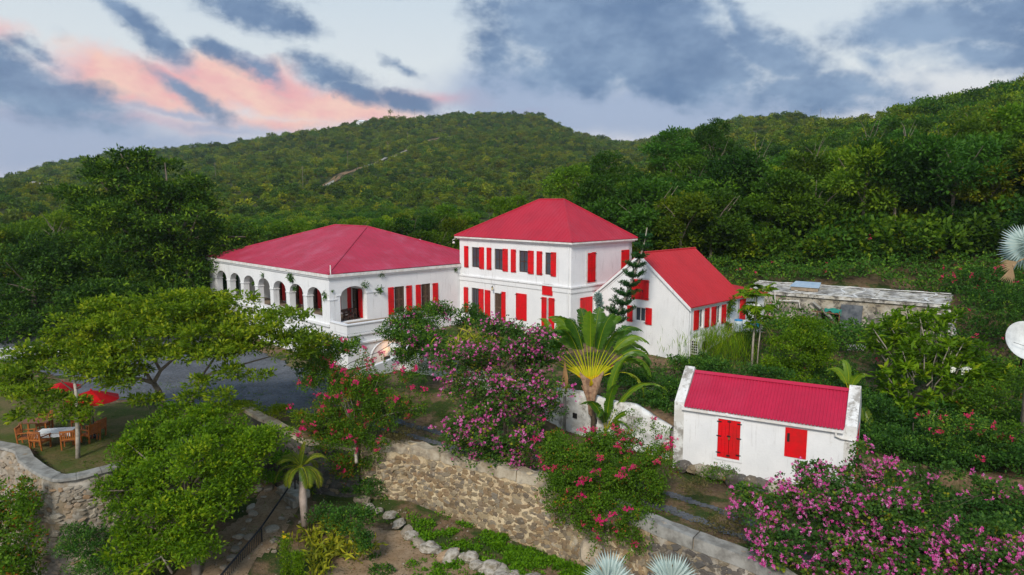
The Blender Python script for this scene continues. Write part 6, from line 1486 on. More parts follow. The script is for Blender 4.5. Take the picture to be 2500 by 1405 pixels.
tips = [ond(2215 + rg.uniform(-45, 45), 1035 + rg.uniform(-25, 25), 38 + rg.uniform(-1, 1)) for _ in range(14)] + [ond(2290 + rg.uniform(-40, 40), 1010 + rg.uniform(-20, 20), 38.5) for _ in range(8)]
rosette_plant('frangipani_tree', 'small dark frangipani in the shade below the bigger one', 'tree', onz(2240, 1090, -3.8), tips, L_dark, .45, .15, 13, 201, M_barkp, start=ond(2240, 1080, 38.5))
plant('garden_bush', 'dark bush with small red flowers right of the shed', 'bush', onz(2340, 1140, -4.2), [(2340, 1040, 35, 70, 45, 1.4), (2310, 1100, 34, 70, 45, 1.4), (2420, 1080, 35, 60, 60, 1.4)], 202, L_dark, .13, .08, ncl=34, n=12, cr=.22, tint=.6, tvar=.3, fl=(F_mix, .11, 4, .06, 5, .1))
for i, (lb, lab) in enumerate((([(2480, 930, 42, 60, 50, 1.6), (2450, 1000, 38, 80, 80, 2), (2490, 1120, 34, 60, 90, 1.6), (2400, 980, 40, 60, 40, 1.5)], 'tangled dark thicket at the right edge below the satellite dish'), ([(2180, 1080, 36, 55, 50, 1.2), (2230, 1140, 34, 60, 40, 1.2), (2150, 1000, 39, 40, 30, .8)], 'shadowy shrubs just behind the right end of the shed'), ([(2420, 760, 50, 90, 80, 2.5), (2380, 700, 58, 70, 60, 2.5), (2480, 700, 54, 60, 70, 2.5)], 'dense green hedge between ruin and satellite dish'))):
    b = ond(lb[0][0], lb[0][1] + lb[0][4], lb[0][2]); b.z = gz(b.x, b.y); plant('thicket', lab, 'thicket', b, lb, 205 + i, L_dark if i != 0 else L_boug, .17, .09, ncl=17, n=13, cr=.3, tint=.35, tvar=.25, fl=(F_mix, .14, 4, .03, 4, .12) if i == 2 else None)
for i, (px, py, d, rx, ry, lab) in enumerate(((1000, 1060, 38, 60, 22, 'brown dry scrub beside the upper wheel track'), (950, 1015, 39, 55, 22, 'dry twiggy brush left of the orchid tree'), (1760, 1160, 32, 50, 16, 'weedy verge plants below the shed ledge'), (1330, 1120, 34.5, 55, 40, 'dry brown scrub between the two flowering bushes'), (1780, 1290, 28.2, 60, 34, 'brown scrub behind the bottom right orchid tree'), (1700, 1190, 30.8, 40, 10, 'weeds between the two wheel tracks'))):
    b = ond(px, py + ry, d); plant('dry_scrub', lab, 'shrub', b, [(px, py, d, rx, ry, .7)], 210 + i, L_dry if i != 2 else L_boug, .12, .04, ncl=50, n=12, cr=.2, tint=.4)
# --- hillside vine bank behind the ruin
def footprint(x, y):
    ru = inpoly(x, y, [tuple(fmU(a, b, 0)[:2]) for a, b in ((-.6, -3.2), (RL + .6, -2.2), (RL + .6, 4.6), (-.6, 4.6))])
    co = inpoly(x, y, [tuple(G(a, b)[:2]) for a, b in ((-23.2, 16.2), (-12, 16.2), (-12, 29), (-23.2, 29))]) | inpoly(x, y, [tuple(G(a, b)[:2]) for a, b in ((-14, 12), (1, 12), (1, 23), (-14, 23))])
    sh = inpoly(x, y, [tuple(fmS(a, b, 0)[:2]) for a, b in ((-.9, -.7), (SL + .9, -.7), (SL + .9, 4.5), (-.9, 4.5))])
    return ru | co | sh
def carpet(name, label, n, per, cond, L, W, m, seed, hgt, cr, fl=None, cat=None, tint=.45, mound=.8, kind=None, rmin=36, rmax=100, t0=-.2):
    lv = Leaves(seed); r = lv.r; P = []
    rr = np.sqrt(r.uniform(rmin ** 2, rmax ** 2, n)); th = r.uniform(t0, .80, n); X, Y = rr * np.sin(th), rr * np.cos(th); px = 1250 + 1680 * np.tan(th)
    k = cond(X, Y, rr, px) & ~footprint(X, Y); X, Y, rr = X[k], Y[k], rr[k]; Z = ground_h(X, Y)
    mo = np.clip(smooth_noise(X / 2.2, Y / 2.2, seed) * .8 + .5, 0, 1.3) * mound
    C = np.stack([X, Y, Z + mo * r.uniform(.35, 1, len(X)) + r.uniform(0, hgt, len(X))], 1)
    lv.cluster(C, cr, per, L, W, tint + .18 * smooth_noise(X / 3.1, Y / 3.1, seed + 1), .16, .6, None, .6)
    o = link(name, lv.mesh(name, m))
    tag(o, label, cat, kind='stuff' if cat is None else None)
    if fl:
        f2 = Leaves(seed + 9); q = C[r.uniform(0, 1, len(C)) < fl[1]]; flowers(f2, (q[:, None, :] + r.normal(size=(len(q), 4, 3)) * .12 + np.array([0, -.15, .3])).reshape(-1, 3), fl[2], 4, None); b = link('blossom', f2.mesh('blossom', fl[0]), o); b['kind'] = 'stuff'
    return o
carpet('vine_bank', 'vine covered bank with scattered red flowers behind the ruined building', 34000, 8, lambda x, y, r, p: (p > 1700) & (r > 56) & (r < 88), .27, .15, L_dark, 231, .7, .34, (F_mix, .007, .13), tint=.66, mound=2.4)
carpet('shady_thicket', 'dark weedy thicket on the slope right of the shed behind the pink orchid tree', 15000, 8, lambda x, y, r, p: (p > 2080) & (r < 50) & ((x > 17.8) | (y < 31)) & (y > 22), .19, .10, L_dark, 233, .6, .24, None, tint=.3, mound=1.3, rmin=24, rmax=51, t0=.42)
carpet('terrace_undergrowth', 'shady green undergrowth filling the garden round cottage, ruin and shed', 26000, 8, lambda x, y, r, p: (p > 1390) & (r <= 62) & inpoly(x, y, TERR) & ~((p < 1800) & (y > 49.5)), .19, .10, L_dark, 232, .35, .22, (F_mix, .004, .10), tint=.42, mound=.8)
# ================================================================ BIG LEAVED PLANTS
def banana_leaf(root, p0, d0, stalk, L, W, droop, seed, tint, torn=.35, side=None, stalk_r=.03, m=None, sm=None, stint=.5, part='leaf', bend=1.0, twist=0.0):
    """stalk, midrib and a blade of separate strips torn towards the edge"""
    r = random.Random(seed); p = Vector(p0); d = Vector(d0).normalized(); side = Vector(side) if side else d.cross(Vector((0, 0, 1)))
    side = (side - d * side.dot(d)).normalized()
    pts = [p.copy()]; ns = 8
    for i in range(ns): p = p + d * stalk / ns; d = (d + Vector((0, 0, -droop * .03 * bend))).normalized(); pts.append(p.copy())
    st_ = MB().tube(pts, [stalk_r * (1 - .5 * i / ns) for i in range(ns + 1)], 5); o1 = st_.build('leaf_stalk', sm or L_stalk, root, True)
    at = o1.data.attributes.new('tint', 'FLOAT', 'FACE'); at.data.foreach_set('value', [stint + .25 * (1 - i / len(o1.data.polygons)) - .1 for i in range(len(o1.data.polygons))])
    n = 22; V = []; F = []; T = []; q0 = p; sp = []
    for i in range(n + 1):
        sp.append((p.copy(), d.copy())); p = p + d * L / n; d = (d + Vector((0, 0, -droop * .11 * (i / n + .2)))).normalized()
    for sg in (-1, 1):
        lastfold = 0
        for i in range(n):
            k = (i + .5) / n; wv = W * .5 * min(1, (math.sin(math.pi * min(1, k * .92 + .06)) ** .45)) * (1 if i < n - 1 else .5); wv *= r.uniform(.9, 1.05) if r.random() > torn else r.uniform(.75, .95)
            a, da = sp[i]; b, db = sp[i + 1]
            up = side.cross(da).normalized()
            if up.z < 0 and abs(side.z) < .7: up = -up
            lastfold = lastfold * .5 + r.uniform(-.1, .35) if r.random() < torn else lastfold * .9
            fall = -up * wv * (.22 + lastfold); sw = da * wv * .35
            gap = (b - a) * (r.uniform(.0, .45) if r.random() < torn else 0)
            e1 = a + side * sg * wv + fall + sw; e2 = b + side * sg * wv + fall + sw - gap
            m1 = a + side * sg * wv * .5 + fall * .2 + sw * .4; m2 = b + side * sg * wv * .5 + fall * .2 + sw * .4 - gap * .3
            n0 = len(V); V += [tuple(x) for x in (a, b, m2, m1, e2, e1)]; F += [[n0, n0 + 1, n0 + 2, n0 + 3], [n0 + 3, n0 + 2, n0 + 4, n0 + 5]]; T += [tint + r.uniform(-.08, .08), tint + r.uniform(-.1, .12)]
    me = bpy.data.meshes.new(part); me.from_pydata(V, [], F); me.materials.append(m or L_banana)
    at = me.attributes.new('tint', 'FLOAT', 'FACE'); at.data.foreach_set('value', [max(0, min(1, x)) for x in T]); o = link(part, me, root)
    rib = MB().tube([x[0] for x in sp], [.022 * (1 - .8 * i / n) for i in range(n + 1)], 4, False).build('midrib', L_stalk, o, True)
    at = rib.data.attributes.new('tint', 'FLOAT', 'FACE'); at.data.foreach_set('value', [.15] * len(rib.data.polygons))
    return o
tb_ = onz(1448, 1062, -3.3); TD = tb_.y
tp = empty('travellers_palm', tb_, 0, 'big fan of a traveller palm with yellow leaf bases mid garden', 'palm')
fanx = Vector((1, .12, 0)).normalized()
hub = ond(1441, 928, TD) - tb_
mb = MB().tube([Vector((0, 0, -.3)), Vector((0, 0, .9)), ond(1444, 985, TD) - tb_], [.17, .15, .20], 10); mb.build('trunk', M_barkd, tp, True)
core = MB(); prev = None
for py_, hw in ((1012, .16), (990, .20), (972, .30), (955, .46), (942, .60)):
    c_q = ond(1443, py_, TD) - tb_; cur = [c_q + Vector((-hw, .02, 0)), c_q + Vector((0, -.24, -.05)), c_q + Vector((hw, .02, 0)), c_q + Vector((0, .2, 0))]
    if prev: core.f += [[len(core.v) + q for q in (k, (k + 1) % 4, 4 + (k + 1) % 4, 4 + k)] for k in range(4)]; core.v += [tuple(q) for q in prev + cur]
    prev = cur
core.poly(prev); core.build('leaf_sheath', mat('dry_sheath', (.42, .27, .17), .8, color2=(.24, .13, .08), vscale=5, bump=.3, bscale=20), tp)
# woven sheath: overlapping dry bases
for i in range(22):
    k = (i // 2) / 10.0; sg = 1 if i % 2 else -1; a = R(8 + 30 * k); z0 = 978 - k * 55
    p = ond(1443, z0 + 12, TD - .05) - tb_; q = p + fanx * sg * (.22 + .50 * k) + Vector((0, -.012 * i, .34 + .30 * k))
    m_ = MB(); w2 = Vector((0, 0, .17)); th_ = Vector((0, -.10 - .004 * i, 0)); mid = p.lerp(q, .5) + Vector((0, 0, -.08)) + th_
    m_.quadbox([p - w2 + th_ * .2, mid - w2, mid - w2 + Vector((0, .1, 0)), p - w2 + Vector((0, .1, 0)), p + w2 + th_ * .2, mid + w2, mid + w2 + Vector((0, .1, 0)), p + w2 + Vector((0, .1, 0))])
    m_.quadbox([mid - w2, q - w2 * .5, q - w2 * .5 + Vector((0, .06, 0)), mid - w2 + Vector((0, .1, 0)), mid + w2, q + w2 * .7, q + w2 * .7 + Vector((0, .06, 0)), mid + w2 + Vector((0, .1, 0))])
    m_.build('leaf_sheath', mat('dry_sheath', (.42, .27, .17), .8, color2=(.24, .13, .08), vscale=5, bump=.3, bscale=20), tp)
rg = random.Random(8); NF = 23
for i in range(NF):
    k = -1 + 2 * i / (NF - 1); a = R(50 * k + rg.uniform(-2.5, 2.5)); d = fanx * math.sin(a) + Vector((0, (-.10 if i % 2 else .08), math.cos(a)))
    b0 = hub + Vector((0, -.05, -.25)) + fanx * (k * .42) + Vector((0, (.04 if i % 2 else -.06), .30 * abs(k)))
    Ls = 2.35 + rg.uniform(-.2, .25) - .2 * abs(k); Lb = 2.35 + rg.uniform(-.3, .3)
    sdv = Vector((math.cos(a) * .75, -.65 if i % 3 else .6, -math.sin(a) * .75)) if i % 2 else Vector((math.cos(a), -.25, -math.sin(a)))
    banana_leaf(tp, b0, d, Ls, Lb, .92 + rg.uniform(-.1, .12), .7 + 1.5 * abs(k), 300 + i, rg.uniform(.05, .75), torn=.62 if abs(k) > .3 else .42, side=sdv, stalk_r=.05, stint=.12 + .25 * rg.random() + .12 * abs(k))
    # broad yellow foot of the stalk
    f_ = MB().tube([b0 - d.normalized() * .1, b0 + d.normalized() * .45, b0 + d.normalized() * 1.1], [.075, .055, .042], 5); fo = f_.build('stalk_base', L_stalk, tp, True); at = fo.data.attributes.new('tint', 'FLOAT', 'FACE'); at.data.foreach_set('value', [(.9 if j < 5 else .55) - .35 * ((i * 7) % 5) / 5 for j in range(len(fo.data.polygons))])
banana_leaf(tp, hub + fanx * .35, fanx * .9 + Vector((0, -.1, .55)), 1.9, 2.6, .6, 3.2, 390, .95, torn=.6, side=Vector((.2, -1, .5)), stalk_r=.045)
for (x, y) in ((1378, 900), (1374, 930)): pass
dl = MB(); 
for i in range(9): q = ond(1380 + rg.uniform(-6, 6), 925, TD - .6) - tb_; dl.tube([ond(1379, 880, TD - .5) - tb_, q, q + Vector((rg.uniform(-.15, .15), 0, -1.0 + rg.uniform(-.2, .5)))], [.01, .05, .01], 4)
dl.build('dead_leaf', mat('dead_leaf_brown', (.42, .24, .10), .9, color2=(.3, .15, .06), vscale=4), tp)['kind'] = 'stuff'
def banana(name, label, base, leaves_, seed, h=1.2, r0=.12, torn=.3, sm=None):
    base = Vector(base); t = empty(name, base, 0, label, 'banana plant'); r = random.Random(seed)
    MB().tube([Vector((0, 0, -.2)), Vector((0, 0, h * .5)), Vector((0, 0, h))], [r0, r0 * .9, r0 * .6], 8).build('stem', L_stalk, t, True)
    for i, (tx, ty, dd, W_, ti) in enumerate(leaves_):
        e = ond(tx, ty, dd) - base; s0 = Vector((0, 0, h)); v = e - s0; L_ = v.length
        d = v.normalized() + Vector((0, 0, .28)); banana_leaf(t, s0 - Vector((0, 0, .2)), d, L_ * .3, L_ * .85, W_, 1.5, seed * 31 + i, ti, torn=torn, side=Vector((r.uniform(-.2, .2), -1, .4)).cross(d) if r.random() < 2 else None, stalk_r=.03)
    return t
b1 = onz(1478, 1070, -3.3); banana('banana_plant', 'young banana plant growing at the right of the traveller palm trunk', b1, [(1500, 870, b1.y, .55, .6), (1565, 880, b1.y - .6, .4, .7), (1450, 950, b1.y - .4, .6, .25), (1490, 930, b1.y - .3, .6, .35), (1470, 975, b1.y - .8, .6, .2), (1545, 965, b1.y - .8, .35, .55), (1520, 1000, b1.y - .7, .4, .4)], 11, h=.6)
b1 = onz(1345, 850, -.9); b1 = ond(1350, 835, 47); b1.z -= .6
banana('banana_plant', 'broad leaved banana clump left of the traveller palm against the white house', b1, [(1320, 780, 46.5, .55, .6), (1395, 785, 46.5, .5, .7), (1335, 765, 47, .45, .75), (1370, 765, 47.3, .5, .5), (1300, 815, 46, .5, .5), (1400, 815, 46, .5, .35), (1360, 815, 45.6, .6, .3)], 12, h=.8)
b1 = ond(2073, 960, 39.5); b1.z -= .5
banana('banana_plant', 'bright banana plant rising behind the right end of the shed roof', b1, [(2048, 875, 39.5, .5, .8), (2072, 878, 39.7, .5, .75), (2095, 895, 39.3, .6, .8), (2028, 945, 39, .35, .7), (2150, 1040, 37.6, .6, .85), (2120, 1000, 38, .4, .6)], 13, h=.7, torn=.08)
# small palm with a swollen trunk
pb_ = ond(742, 1238, 33.4); pm = empty('bottle_palm', pb_, 0, 'small palm with a pale bulging trunk beside the iron handrail', 'palm'); ptop = ond(735, 1142, 33.4) - pb_
MB().tube([Vector((0, 0, -1.0)), Vector((-.02, 0, .1)), Vector((-.03, 0, .5)), Vector((-.04, 0, .95)), Vector((-.06, 0, 1.4))], [.17, .19, .20, .18, .13], 12).build('trunk', mat('pinkish_palm_bark', (.50, .40, .34), .85, color2=(.34, .27, .22), vscale=3, bump=.4, bscale=8), pm, True)
MB().tube([Vector((-.06, 0, 1.4)), Vector((-.07, 0, 1.65)), ptop], [.125, .11, .06], 10).build('crownshaft', mat('pale_green_shaft', (.35, .48, .38), .6), pm, True)
def frond(root, p0, d0, L, droop, W_, seed, m, tint, n=34, name='frond', vee=.5):
    r = random.Random(seed); p = Vector(p0); d = Vector(d0).normalized(); V = []; T = []; pts = [p.copy()]
    V_ = []; F_ = []
    for i in range(n):
        p = p + d * L / n; d = (d + Vector((0, 0, -droop * .05 * (.3 + i / n)))).normalized(); pts.append(p.copy())
        if i < 3: continue
        sd = d.cross(Vector((0, 0, 1))); sd = sd.normalized() if sd.length > .1 else Vector((1, 0, 0)); up = sd.cross(d)
        k = i / n; ll = W_ * (math.sin(math.pi * (.12 + .86 * k)) ** .6) * r.uniform(.9, 1.1)
        for sg in (-1, 1):
            e = p + (sd * sg * .8 + d * .6 + up * vee * .4 + Vector((0, 0, -.12))).normalized() * ll + Vector((0, 0, -ll * .18)); mid = p.lerp(e, .5) + up * ll * .1; wv = d * .024 * (1 + W_)
            n0 = len(V_); V_ += [tuple(p), tuple(mid + wv), tuple(e), tuple(mid - wv)]; F_.append([n0, n0 + 1, n0 + 2, n0 + 3]); T.append(max(0, min(1, tint + r.uniform(-.15, .15) + .2 * k)))
    me = bpy.data.meshes.new(name); me.from_pydata(V_, [], F_); me.materials.append(m); at = me.attributes.new('tint', 'FLOAT', 'FACE'); at.data.foreach_set('value', T); o = link(name, me, root)
    s_ = MB().tube(pts[::3], [.02 * (1 - .7 * i / len(pts[::3])) for i in range(len(pts[::3]))], 4, False).build('midrib', L_stalk, o, True)
    at = s_.data.attributes.new('tint', 'FLOAT', 'FACE'); at.data.foreach_set('value', [.2] * len(s_.data.polygons))
for i, (dx, dy, dz, L_, dr_) in enumerate(((-1, -.2, .55, 1.75, 2.4), (-.5, -.5, 1.0, 1.5, 1.3), (.15, .1, 1.2, 1.3, .6), (.7, .3, 1.0, 1.5, 1.6), (1, -.4, .35, 1.6, 2.4), (.6, -.9, .5, 1.5, 2.4), (-.3, .8, .8, 1.4, 1.8), (-.55, -.9, .4, 1.3, 2.6), (.4, .9, .6, 1.4, 2.0), (-.7, .5, 1.0, 1.5, 1.5))):
    frond(pm, ptop, (dx, dy, dz), L_, dr_, .48, 400 + i, L_palm, .3 + .05 * (i % 5))
# fan palms with silver leaves
def fan_leaf(root, p0, d0, stalk, rad, seed, m, tint=.5, spread=250, nrm=None, droop=.1, n=32):
    r = random.Random(seed); d = Vector(d0).normalized(); c = Vector(p0) + d * stalk; nrm = Vector(nrm) if nrm else Vector((0, -1, .3)); nrm = (nrm - d * nrm.dot(d)).normalized(); sd = d.cross(nrm); V_ = []; F_ = []; T = []
    for i in range(n):
        a = R(-spread / 2 + spread * (i + .5) / n); u = d * math.cos(a) + sd * math.sin(a); v = -d * math.sin(a) + sd * math.cos(a); L_ = rad * r.uniform(.92, 1.05) * (1 - .12 * abs(a) / 2.2); wv = L_ * math.tan(R(spread / n / 2)) * .62
        fold = nrm * (.02 if i % 2 else -.02); mid = c + u * L_ * .62 + nrm * (-.02); e = c + u * L_ - nrm * L_ * droop; n0 = len(V_)
        V_ += [tuple(c), tuple(mid + v * wv * 1.0 + fold), tuple(e), tuple(mid - v * wv - fold)]; F_.append([n0, n0 + 1, n0 + 2, n0 + 3]); T.append(max(0, min(1, tint + (.18 if i % 2 else -.18) + r.uniform(-.1, .1))))
    me = bpy.data.meshes.new('fan_leaf'); me.from_pydata(V_, [], F_); me.materials.append(m); at = me.attributes.new('tint', 'FLOAT', 'FACE'); at.data.foreach_set('value', T); o = link('fan_leaf', me, root)
    s_ = MB().tube([p0, c], [.04, .025], 5).build('leaf_stalk', m, root, True); at = s_.data.attributes.new('tint', 'FLOAT', 'FACE'); at.data.foreach_set('value', [.6] * len(s_.data.polygons))
sb = ond(2540, 610, 36.0); sv = empty('silver_fan_palm', Vector((sb.x, sb.y, gz(sb.x, sb.y))), 0, 'silver blue fan palm leaning in at the right edge of the picture', 'palm'); hb = sb - sv.location
MB().tube([Vector((0, 0, -.3)), hb * .5 + Vector((.15, 0, 0)), hb], [.24, .2, .2], 10).build('trunk', M_bark, sv, True)
for i, (dx, dz, st_, rad) in enumerate(((-.55, .75, .9, 1.35), (-.95, .3, .8, 1.3), (-1, -.15, .7, 1.2), (-.2, 1.0, .9, 1.4), (.5, .8, .9, 1.4), (.9, .1, .8, 1.3), (-.75, -.5, .6, 1.0), (-.3, .3, .3, 1.2), (-.6, .05, .5, 1.2))):
    fan_leaf(sv, hb, (dx, (-.55, .1, .6)[i % 3], dz), st_, rad, 500 + i, L_silver, .5, nrm=(-.2 + .1 * i, -1, .35), n=34)
M_deadp = leaf_mat('dead_palm_leaf', [(0, (.30, .20, .11)), (1, (.52, .38, .22))], .2)
fan_leaf(sv, ond(2500, 632, 35.6) - sv.location, Vector((-.7, 0, -.35)), .35, .9, 520, M_deadp, .5, spread=70, nrm=(0, -1, 0), n=16); fan_leaf(sv, ond(2475, 645, 35.6) - sv.location, Vector((-.25, 0, -1)), .15, .95, 521, M_deadp, .5, spread=60, nrm=(0, -1, 0), n=16)
for j, (px, lab) in enumerate(((1488, 'left silver fan palm crown poking up at the bottom edge'), (1635, 'right silver fan palm crown poking up at the bottom edge'))):
    c = ond(px, 1428, 26.5); t = empty('silver_fan_palm', Vector((c.x, c.y, gz(c.x, c.y))), 0, lab, 'palm'); hb = c - t.location
    MB().tube([Vector((0, 0, -.2)), hb * .55, hb], [.16, .14, .12], 9).build('trunk', M_bark, t, True)
    for i, (an, yy, rd_) in enumerate(((-62, .2, .95), (-30, -.45, 1.1), (4, .3, 1.15), (34, -.35, 1.0), (66, .25, .9)) if j == 0 else ((-55, -.3, .9), (-20, .35, 1.05), (12, -.4, 1.2), (44, .3, 1.1), (75, -.2, .85))):
        a = R(an); fan_leaf(t, hb, (math.sin(a), yy, math.cos(a) * .9), .25, rd_, 530 + i + 20 * j, L_silver, .6, spread=88, nrm=(.2 * (i - 2), -1, .5), droop=.04 + .03 * i, n=13)
t = empty('agave', ond(1590, 1420, 26.0), 0, 'upright pale agave blades between the two silver palms', 'agave')
for i, (dx, L_) in enumerate(((-.12, 1.0), (.02, 1.15), (.3, .9), (-.35, .8), (.14, .95))):
    b = MB(); p = Vector((i * .14 - .3, 0, -1.0)); q = p + Vector((dx, -.05, L_ + .2)); sdx = Vector((.05, 0, 0)); b.quadbox([p - sdx, p + sdx, p + sdx + Vector((0, .04, 0)), p - sdx + Vector((0, .04, 0)), q - sdx * .15, q + sdx * .15, q + sdx * .15 + Vector((0, .02, 0)), q - sdx * .15 + Vector((0, .02, 0))]); b.build('blade', mat('agave_pale', (.42, .46, .40), .6, color2=(.3, .35, .3), vscale=3), t)
# papaya
pp = ond(1835, 905, 48.0); pa = empty('papaya_tree', pp, 0, 'slender papaya tree in front of the red service door', 'tree'); tp2 = ond(1848, 712, 48.0) - pp
MB().tube([Vector((0, 0, -.6)), tp2 * .35 + Vector((-.03, 0, 0)), tp2 * .7, tp2], [.085, .075, .065, .045], 8).build('trunk', M_barkp, pa, True)
MB().tube([Vector((.35, 0, -.6)), Vector((.42, 0, 1.8)), Vector((.5, -.1, 3.6))], [.05, .045, .03], 6).build('trunk', M_barkp, pa, True)
lv = Leaves(601); f_st = MB(); r = lv.r; rr = random.Random(601)
for i in range(46):
    top = tp2 if i < 34 else Vector((.5, -.1, 3.6)); a = rr.uniform(0, 6.28); e_ = rr.uniform(-.75, .75); L_ = rr.uniform(.7, 1.35); d = Vector((math.cos(a), math.sin(a), e_)).normalized(); c = top + d * L_ + Vector((0, 0, -.1 - (.5 if e_ < -.2 else 0)))
    f_st.tube([top, top.lerp(c, .5) + Vector((0, 0, .08)), c], [.015, .012, .01], 4, False)
    for k in range(9):
        b = -1.9 + 3.8 * k / 8; sd = d.cross(Vector((0, 0, 1))).normalized(); u = d * math.cos(b) + sd * math.sin(b) + Vector((0, 0, -.25))
        lv.blades(np.repeat(np.array([list(c)]), 2, 0), np.array([list(u), list(u + sd * .15)]), .52, .19, np.array([.35, .5]) + r.uniform(-.2, .4), up=1.2)
link('foliage', lv.mesh('foliage', L_bright), pa); f_st.build('leaf_stalks', L_stalk, pa, True)['kind'] = 'stuff'
# norfolk pine and its neighbour
def pine(name, label, pts, d, seed, rad, m, n_w, trunk_r, tm=M_barkp, step=.26, dens=1.0):
    b = ond(pts[0][0], pts[0][1], d); t = empty(name, b, 0, label, 'tree'); P = [ond(x, y, d) - b for x, y in pts]
    MB().tube([P[0] - Vector((0, 0, .5))] + P, [trunk_r] + [trunk_r * (1 - .8 * i / (len(P) - 1)) for i in range(len(P))], 8).build('trunk', tm, t, True)
    lv = Leaves(seed); r = random.Random(seed); L = [0]
    for a, c in zip(P[:-1], P[1:]): L.append(L[-1] + (c - a).length)
    for w_ in range(n_w):
        s = L[-1] * (.04 + .95 * w_ / n_w); i = max(k for k in range(len(L) - 1) if L[k] <= s); p = P[i].lerp(P[i + 1], (s - L[i]) / (L[i + 1] - L[i])); k = w_ / n_w; rd = rad(k) ; a0 = r.uniform(0, 6.28); nb = 6
        for j in range(nb):
            a = a0 + 2 * math.pi * j / nb + r.uniform(-.25, .25); d_ = Vector((math.cos(a), math.sin(a), .12)); L_ = rd * r.uniform(.75, 1.15); ns = max(3, int(L_ / .09))
            kk = np.linspace(.18, 1, ns)[:, None]; Q = np.array([list(p)]) + kk * np.array([list(d_ * L_)]); Q[:, 2] += (kk[:, 0] ** 2) * L_ * .42 - .05 * kk[:, 0]
            lv.cluster(Q, .15, int(13 * dens), .20, .055, .5, .25, .5, None, 1.1)
    link('foliage', lv.mesh('foliage', m), t); return t
pine('norfolk_pine', 'leaning norfolk pine with tiered dark whorls in front of the tall house corner', [(1497, 800), (1520, 745), (1545, 680), (1558, 640), (1572, 600), (1580, 556)], 49.5, 610, lambda k: 1.05 - .55 * k, L_pine, 10, .13, dens=1.5)
# variegated climbing column
plant('variegated_climber', 'thin column of white edged leaves beside the cottage gable', 'climber', ond(1463, 790, 50), [(1462, 750, 50, 7, 40, .2), (1466, 790, 50, 9, 20, .2)], 612, L_silver, .16, .1, ncl=170, n=8, cr=.12, tint=.3)
plant('wall_creeper', 'yellowing creeper climbing the far corner of the cottage', 'creeper', ond(1782, 780, 53.8), [(1780, 765, 53.8, 9, 40, .2), (1790, 745, 53.8, 6, 22, .2), (1776, 800, 53.6, 12, 16, .3)], 613, L_boug, .13, .08, ncl=90, n=8, cr=.14, tint=.6)
# --- lower garden plants
def strap_clump(name, label, centers, seed, m, L, W, n, cat='plant', up=1.0, spread=.8, part='foliage'):
    b = ond(*centers[0][:3]); t = empty(name, b, 0, label, cat); lv = Leaves(seed); r = lv.r
    for x, y, d, k in centers:
        c = np.array(list(ond(x, y, d) - b)); nn = int(n * k); P = c[None] + r.normal(size=(nn, 3)) * np.array([.14, .14, .05]); D = r.normal(size=(nn, 3)) * spread * np.array([1, 1, .4]) + np.array([0, 0, up])
        tt = r.uniform(0, 1, nn); lv.blades(P, D, L, W, tt, up=.2); P2 = P + unit(D) * L * .8; lv.blades(P2, D + np.array([0, -.2, -.9]), L * .6, W * .9, tt, up=.2)
    link(part, lv.mesh(part, m), t); return t
rg = random.Random(9); cs = []
for (x0, y0, k) in ((760, 1330, 10), (800, 1290, 9), (830, 1350, 10), (770, 1380, 8), (850, 1300, 5), (870, 1350, 4)):
    for _ in range(k): x, y = x0 + rg.gauss(0, 22), y0 + rg.gauss(0, 18); cs.append((x, y, 17.4 * 1680 / (y + 40 - 490) * .985, rg.uniform(.7, 1.2)))
strap_clump('yellow_striped_plant', 'mass of yellow striped sword leaves below the small palm', cs, 620, L_sulf, .62, .115, 12)
plant('garden_bush', 'deep green low bush behind the yellow striped leaves', 'bush', ond(850, 1290, 32.5), [(860, 1270, 32.5, 55, 32, .9), (800, 1255, 33.2, 40, 24, .7), (880, 1320, 31.4, 28, 40, .7)], 621, L_dark, .13, .08, ncl=50, n=12, cr=.2, tint=.45)
def column_plant(name, label, px, py0, py1, d, w_, seed, fl=True):
    b = ond(px, py1, d); t = empty(name, b, 0, label, 'shrub', None); lv = Leaves(seed); h = (ond(px, py0, d) - b).z; n = 150; C = np.stack([lv.r.normal(size=n) * w_ * .35, lv.r.normal(size=n) * w_ * .35, lv.r.uniform(0, h, n)], 1); lv.cluster(C, .13, 10, .14, .04, .45, .2, 1, None, 1.2); link('foliage', lv.mesh('foliage', L_bright), t)
    if fl: f2 = Leaves(seed + 1); flowers(f2, np.array([[0, -.05, h + .05]]) + f2.r.normal(size=(16, 3)) * .08, .06, 4, None); link('blossom', f2.mesh('blossom', F_yellow), t)
column_plant('upright_shrub', 'narrow upright green shrub with yellow flowers on top, left one of the pair', 702, 1312, 1425, 29.5, .32, 630); column_plant('upright_shrub', 'narrow upright green shrub without top flowers, right one of the pair', 732, 1352, 1430, 29, .32, 631, False)
